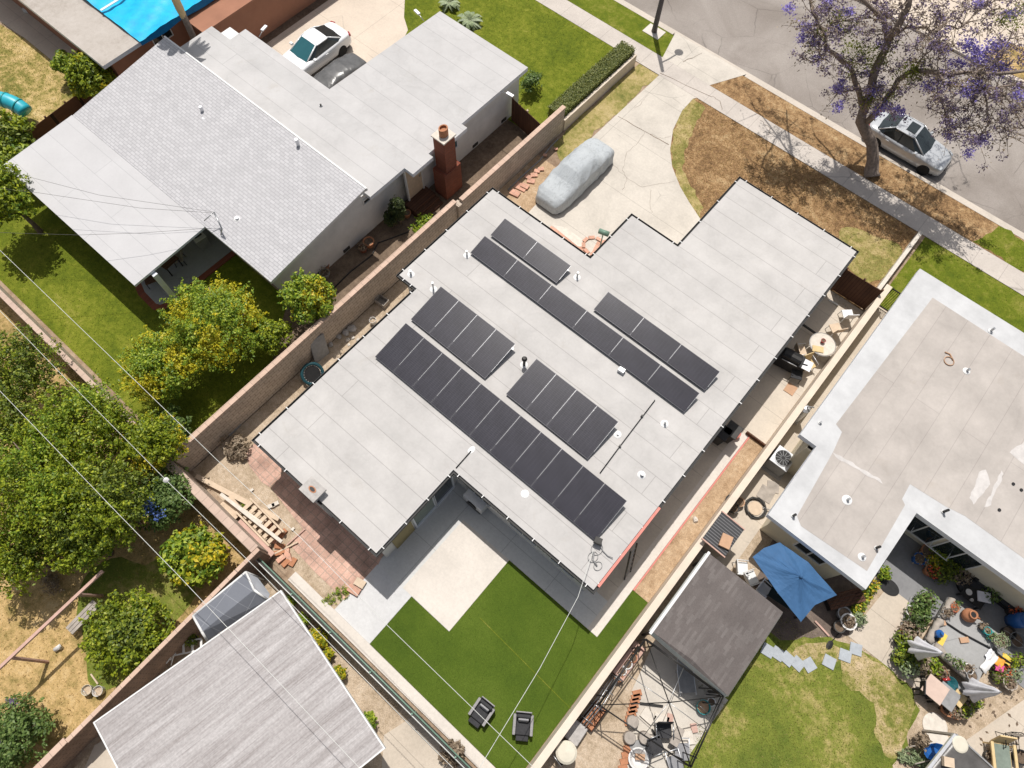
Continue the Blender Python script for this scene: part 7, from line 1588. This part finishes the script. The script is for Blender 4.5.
for i, (px, py, lb) in enumerate(((969, 592, 'white plate on the low black table'), (971, 600, 'small white cup on the low black table'))): q = P(px, py, .42); mb = MB(); mb.lathe([(.05, 0), (.13, .02), (.12, .03), (0, .012)] if i == 0 else [(.05, 0), (.06, .09), (.05, .09), (.04, .01), (0, .01)], (q.x, q.y, .403), 16); one('plate' if i == 0 else 'cup', lb, 'tableware', mb, m['pot_white'])
mb = MB(); mb.box(P(984, 597, .46), (.5, .4, .05), .5); one('towel', 'pale folded towel on the end of the black sofa', 'towel', mb, m['fabric_stone'])
for px, py, r, mt, plant, n_, lb in ((927, 552, .3, 'terracotta', None, 0, 'ochre pot in the deep shade by the patio door'), (918, 559, .24, 'pot_blue', 'leaf_dead', 40, 'dark blue pot left of the ochre pot'), (941, 553, .34, 'pot_dark', 'leaf_lime', 420, 'bushy green plant in the shade by the patio window'), (931, 563, .22, 'pot_white', 'leaf_citrus', 120, 'white pot with pale yellow flowers in the shade'), (929, 571, .22, 'terracotta', 'petal_red', 50, 'red flowered pot in the shade below the pale yellow one'), (938, 574, .3, 'pot_dark', 'leaf_dark', 240, 'low dark bush beside the red flowered pot'), (950, 569, .34, 'pot_dark', 'leaf_dark', 300, 'broad dark bush in the shade before the daybed'), (958, 574, .3, 'pot_dark', 'leaf_dead', 240, 'brownish bush touching the round daybed'), (989, 594, .24, 'pot_grey', 'leaf_cool', 200, 'leafy pot standing at the black sofa'), (1012, 611, .22, 'pot_dark', 'petal_red', 80, 'dark pot with red blooms next to the blue barrel')):
    pot(lb, px, py, r, .4, mt, 0, plant, .4, r*1.6, int(px*5) % 79, n_, .13, 'pots on the shaded back patio')
q = P(1021, 620, .6); t = thing('barrel', 'bright blue barrel at the photo edge under the eave', 'barrel', (q.x, q.y, 0)); mb = MB(); mb.lathe([(.26, 0), (.3, .3), (.3, .55), (.26, .85), (.2, .86)], (0, 0, 0), 18); mb.build('body', m['pot_blue'], t, smooth=True); mb = MB(); mb.lathe([(.2, 0), (.2, .03), (0, .03)], (0, 0, .86), 16); mb.build('lid', m['pot_blue'], t)
bucket('grey tub full of water beside the blue barrel', 1016, 640, .3, .3, 'pot_grey', 'soil_dark'); bucket('black tub below the blue barrel', 1008, 633, .26, .3, 'pot_dark', 'soil_dark')
t = thing('clothes_airer', 'white folding clothes airer in front of the patio windows', 'airer', at(930, 540, .9), -.05); mb = MB()
for y in (-.3, .3): mb.tube([(-.8, y, .95), (.9, y, .95)], .018, 6)
mb.build('rail', m['white_paint'], t)
for x in (-.75, .1, .85): mb = MB(); mb.tube([(x, -.32, .95), (x, .32, .95)], .015, 6); mb.tube([(x, -.3, .95), (x, .25, 0)], .015, 6); mb.build('crossbar', m['white_paint'], t)
# ---- yard under and beside the bare frame
t = thing('sun_lounger', 'grey metal lounger frame in the gazebo shadow', 'lounger', at(686, 678, .3), .75); mb = MB(); mb.bx(-.28, .28, -.5, .25, .3, .34); mb.build('seat', m['pot_grey'], t); mb = MB(); mb.box((0, .48, .48), (.56, .04, .55), 0, ('X', -.9)); mb.build('backrest', m['pot_grey'], t)
for s in (-1, 1): mb = MB(); mb.tube([(s*.3, -.6, .32), (s*.3, .3, .34), (s*.3, .75, .66)], .02, 6); mb.build('side_rail', m['light_metal'], t); l = MB(); l.tube([(s*.3, -.5, .32), (s*.3, -.5, 0)], .018, 6); l.build('leg', m['light_metal'], t); l = MB(); l.tube([(s*.3, .2, .32), (s*.3, .25, 0)], .018, 6); l.build('leg', m['light_metal'], t)
bucket('teal tub with a pinkish bundle under the frame corner', 703, 707, .26, .3, 'pot_teal', 'cardboard'); pot('white round pot behind the teal tub', 711, 702, .15, .2, 'pot_white', seed=60)
GBR = 'orange bricks edging the gravel pad'
for i in range(8): f = i/7; mb = MB(); mb.box((P(637, 693, .05).lerp(P(629, 722, .05), f)), (.34, .2, .1), .9); one('edging_brick', 'orange brick in the row edging the gravel pad', 'brick', mb, m['terracotta'], GBR)
for i in range(4): f = i/3; mb = MB(); mb.box((P(628, 748, .05).lerp(P(623, 768, .05), f)), (.34, .2, .1), .9); one('edging_brick', 'orange brick of the lower row near the round basin', 'brick', mb, m['terracotta'], GBR)
GSu = 'round wooden stumps'
for px, py, lb in ((633, 722, 'round stump at the end of the orange brick row'), (630, 738, 'round stump between the two brick rows'), (645, 738, 'round stump on the gravel apart from the bricks')): q = P(px, py, .25); mb = MB(); mb.lathe([(.24, 0), (.22, .28), (.2, .3), (0, .3)], (q.x, q.y, 0), 14); one('stump', lb, 'stump', mb, m['wood_grey'], GSu)
chair('black steel chair under the bare canopy frame', at(664, 731, .45), .7, 'fabric_black', 'grey_metal', 'chairs under the bare frame', True, .56); chair('dark chair turned away below the black steel chair', at(656, 745, .45), 2.6, 'fabric_black', 'grey_metal', 'chairs under the bare frame', True); 
plank('weathered grey plank seat beside the black steel chair', (681, 728), (673, 745), .3, .08, 'wood_grey', za=.45); plank('black iron bar on the gravel under the frame', (640, 703), (663, 706), .07, .07, 'black_metal', 'iron_bar', za=.08); plank('dark pipe crossing toward the black steel chair', (652, 729), (660, 745), .05, .05, 'black_metal', 'pipe', za=.12)
for i, (px, py, s_, mt, lb) in enumerate(((648, 716, .5, 'stone_pale', 'flat cream slab near the iron bar'), (661, 721, .55, 'stone_pale', 'cream paving slab in front of the black chair'), (685, 738, .6, 'stone_pale', 'pale slab heap at the frame side'), (638, 747, .55, 'pot_grey', 'grey slab next to the round basin'), (648, 754, .4, 'stone', 'grey stone block right of the round basin'), (670, 718, .3, 'wood_pink', 'pinkish block behind the black steel chair'), (694, 728, .3, 'wood_pink', 'pinkish cushion at the frame corner'))): mb = MB(); mb.box(P(px, py, .06), (s_, s_*.75, .1), i*.4); one('stone_slab', lb, 'slab', mb, m[mt])
q = P(639, 759, .3); mb = MB(); mb.lathe([(.25, 0), (.36, .22), (.38, .24), (.33, .24), (.2, .05), (0, .05)], (q.x, q.y, .02), 20); one('basin', 'pale round basin with rusty contents at the photo bottom', 'basin', mb, m['pot_white']); q = P(640, 757, .2); mb = MB(); mb.box((q.x, q.y, .2), (.34, .2, .08), .6); one('brick', 'rusty brick inside the pale round basin', 'brick', mb, m['cardboard'])
for i, (px, py, lb) in enumerate(((683, 752, 'grey folded chair leaning at the frame side'), (676, 764, 'folded metal chair at the photo bottom'))):
    t = thing('folded_chair', lb, 'chair', at(px, py, .3), .7+i*.3, 'folded chairs by the frame'); mb = MB()
    for s in (-1, 1): mb.tube([(s*.25, -.45, .05), (s*.25, .45, .35)], .02, 6)
    mb.tube([(-.25, .45, .35), (.25, .45, .35)], .02, 6); mb.build('frame', m['light_metal'], t); mb = MB(); mb.box((0, 0, .2), (.46, .6, .03), 0, ('X', .32)); mb.build('seat', m['fabric_grey'], t)
# things against the cream wall
t = thing('pot_shelf', 'pink wooden shelf with clay pots along the cream wall', 'shelf', at(620, 663, .3), 0); q = P(620, 663, .3); a, b_ = Vector((3.28, 3.0, .5)), Vector((3.28, 4.35, .5)); t.location = (3.45, 3.65, 0)
mb = MB(); mb.bx(-.25, -.10, -.72, .72, .42, .5); mb.build('back_board', m['wood_pink'], t); mb = MB(); mb.bx(.14, .26, -.72, .72, .2, .26); mb.build('shelf_board', m['wood_pink'], t)
for y in (-.68, .68): mb = MB(); mb.bx(-.25, .26, y-.03, y+.03, 0, .42); mb.build('leg', m['wood_pink'], t)
for i, (px, py, r, mt, lb) in enumerate(((632, 658, .17, 'terracotta', 'clay pot at the upper end of the pink shelf'), (627, 664, .18, 'pot_white', 'black and white pot in the middle of the pink shelf'), (622, 671, .15, 'pot_white', 'white pot on the pink shelf beside the clay one'), (618, 677, .17, 'terracotta', 'clay pot at the lower end of the pink shelf'))): pot(lb, px, py, r, .3, mt, .05, None, group='pots on the pink shelf')
t = thing('bicycle_rack', 'tangle of grey metal rails lying along the cream wall', 'rack', (3.5, 1.9, 0)); 
for k_ in range(4): mb = MB(); mb.tube([(-.22+.09*k_, -1.1, .25+.1*k_), (-.2+.1*k_, 0, .5), (-.24+.08*k_, 1.1, .3+.05*k_)], .022, 6); mb.build('rail', m['grey_metal'], t)
for y in (-.9, -.3, .35, .95): mb = MB(); mb.tube([(-.3, y, .02), (-.25, y, .45), (.2, y+.05, .5), (.25, y, .02)], .018, 6); mb.build('hoop', m['grey_metal'], t)
t = thing('brick_planter', 'dark wooden tray filled with red bricks beside the frame leg', 'tray', at(594, 716, .3), 0); q = P(594, 716, .3)
mb = MB(); mb.bx(-.26, .26, -.48, .48, 0, .28); mb.build('tray', m['wood_dark'], t)
rbk = random.Random(6); mb = MB()
for i in range(3):
    for j in range(5): mb.box((-.16+.16*i, -.36+.18*j, .31), (.13, .15, .08), rbk.uniform(-.2, .2))
mb.build('bricks', m['terracotta'], t)
mb = MB(); q = P(575, 732, .3); mb.bx(-.32, .32, -.36, .36, 0, .42); o_ = mb.build('stone_block', m['stone'], loc=(q.x, q.y, 0), bevel=.04); tag(o_, 'square grey stone block against the cream wall', 'stone block'); o_.rotation_euler.z = .05
q = P(566, 752, .8); t = thing('wheelie_bin', 'beige wheelie bin with rounded lid against the cream wall', 'bin', (q.x, q.y, 0), -.2); mb = MB(); mb.lathe([(.3, 0), (.36, .85)], (0, 0, .06), 20); mb.build('body', m['wood_grey'], t); mb = MB(); mb.lathe([(.38, 0), (.38, .05), (.3, .1), (0, .13)], (0, 0, .91), 20); mb.build('lid', m['lid'], t)
mb = MB(); mb.tube([(-.25, -.42, .8), (.25, -.42, .8)], .02, 6); mb.build('handle', m['grey_metal'], t)
for s in (-1, 1): w_ = MB(); w_.lathe([(.1, -.03), (.1, .03)], (0, 0, 0), 12); w_.v = [(s*.28+p[2], -.34+p[1], .1+p[0]) for p in w_.v]; w_.build('wheel', m['rubber'], t)
mb = MB(); q = P(664, 633, 1.3)
# ---- straw garden
t = thing('clothes_line', 'faded pink clothes line bar on two short posts over dry grass', 'clothes line', at(48, 640)); a, b_ = P(-8, 675, 2.0), P(103, 571, 2.0)
mb = MB(); mb.bar(a, b_, .11, .09); mb.build('bar', m['wood_pink'], t, True)
for px, py in ((48, 662), (103, 596)):
    q = P(px, py, 0); f = min(max((q-a).dot(b_-a)/(b_-a).length_squared, 0), 1); p = a.lerp(b_, f); mb = MB(); mb.bar((q.x, q.y, 0), (p.x, p.y, 1.97), .09, .09); mb.build('post', m['wood_pink'], t, True)
q = P(83, 617, .4); t = thing('garden_bench', 'weathered plank bench in the dry grass beside the round shrub', 'bench', (q.x, q.y, 0), 0); d = P(97, 603, .4)-P(70, 631, .4); t.rotation_euler.z = math.atan2(d.y, d.x); L_ = d.length
for i in range(3): mb = MB(); mb.bx(-L_/2, L_/2, -.2+.14*i, -.08+.14*i, .38, .43); mb.build('plank', m['wood_grey'], t)
for s in (-1, 1): mb = MB(); mb.bx(s*(L_/2-.25)-.06, s*(L_/2-.25)+.06, -.18, .2, 0, .38); mb.build('leg', m['wood_grey'], t)
bucket('yellowed bucket, left of the two by the brown wall', 88, 690, .19, .3, 'lid', 'soil_tan', group='buckets by the brown wall'); bucket('white bucket, right of the two by the brown wall', 99, 691, .19, .3, 'pot_white', 'soil_tan', group='buckets by the brown wall')
plank('dry stick lying by the two buckets', (91, 674), (98, 684), .05, .05, 'wood_tan', 'stick', za=.05)
mb = MB(); mb.tube([P(55, 650, .1), P(60, 646, .16), (P(61, 648, .06))], .09, 7); one('white_bag', 'crumpled white bag on the straw below the pink bar', 'bag', mb, m['pot_white'])
T_('dead branch pile in the shade under the fruit trees', 52, 583, .2, (.6, .4, .25), 'leaf_dead', seed=140, n=300, nl=6, L=.16, W=.03, name='brush_pile', cat='brush', r0=.03)
mb = MB(); mb.tube([P(*p, .15) for p in ((129, 512, ), (140, 522), (147, 532))], .03, 5); mb.tube([P(*p, .25) for p in ((131, 524), (143, 511), )], .03, 5); one('wooden_trellis', 'fallen trellis of grey sticks beneath the blue flowered shrub', 'trellis', mb, m['wood_pink'])
# ---- between brown wall and weathered roof
t = thing('step_ladder', 'white step ladder lying in the shaded gap beside the brown wall', 'ladder', at(184, 648, .3), .9)
for y in (-.2, .2): mb = MB(); mb.bar((-.95, y, .25), (.7, y, .45), .05, .06); mb.build('rail', m['white_paint'], t)
for i in range(5): mb = MB(); mb.bx(-.7+.34*i, -.62+.34*i, -.18, .18, .28+.04*i, .32+.04*i); mb.build('rung', m['white_paint'], t)
t = thing('folded_chair', 'white folded garden chair in the gap beside the ladder', 'chair', at(168, 652, .3), .4); mb = MB()
for s in (-1, 1): mb.tube([(s*.25, -.4, .1), (s*.25, .4, .5)], .022, 6); mb.tube([(s*.22, -.35, .5), (s*.22, .4, .1)], .022, 6)
mb.build('frame', m['white_paint'], t); mb = MB(); mb.box((0, 0, .33), (.44, .5, .03), 0, ('X', .4)); mb.build('seat', m['fabric_stone'], t)
pot('small pot with dark plant in the gap by the white shelter frame', 193, 640, .2, .3, 'pot_dark', plant='leaf_dark', n=140, seed=70, ph=.35)
# ---- top-left garden
q = P(10, 105, 1.0); t = thing('slide_tube', 'teal plastic slide tube curving into the dark tree', 'slide', (q.x, q.y, 0)); mb = MB(); a, b_, c = P(-8, 98, 1.1), P(12, 99, 1.15), P(26, 112, .7)
cs = [a.lerp(b_, f).lerp(b_.lerp(c, f), f)-Vector((q.x, q.y, 0)) for f in np.linspace(0, 1, 12)]; mb.tube(cs, .38, 16); mb.build('tube', m['teal'], t)
for i in (4, 8): r_ = MB(); dd = (cs[i+1]-cs[i-1]).normalized()*.03; r_.tube([cs[i]-dd, cs[i]+dd], .41, 16); r_.build('joint_ring', m['pot_teal'], t)
mb = MB(); mb.cyl((cs[3].x, cs[3].y, 0), .05, .8, 8); mb.build('support', m['grey_metal'], t)
mb = MB(); q = P(25, 7, .3); mb.box((q.x, q.y, .12), (.4, .25, .2), .4); one('white_box', 'small white box in the shade of the gravel roof', 'box', mb, m['pot_white'])
slat_fence('low_fence', 'dark brown low fence between dry lawn and shingled house', tuple(P(32, 140, .6)[:2]), tuple(P(90, 96, .6)[:2]), 1.1, m['wood_dark'], None, 4)
slat_fence('wooden_gate', 'brown gate panel beside the palm trunk', tuple(P(182, 43, .8)[:2]), tuple(P(208, 26, .8)[:2]), 1.7, m['wood_dark'], m['wood_tan'], 3)
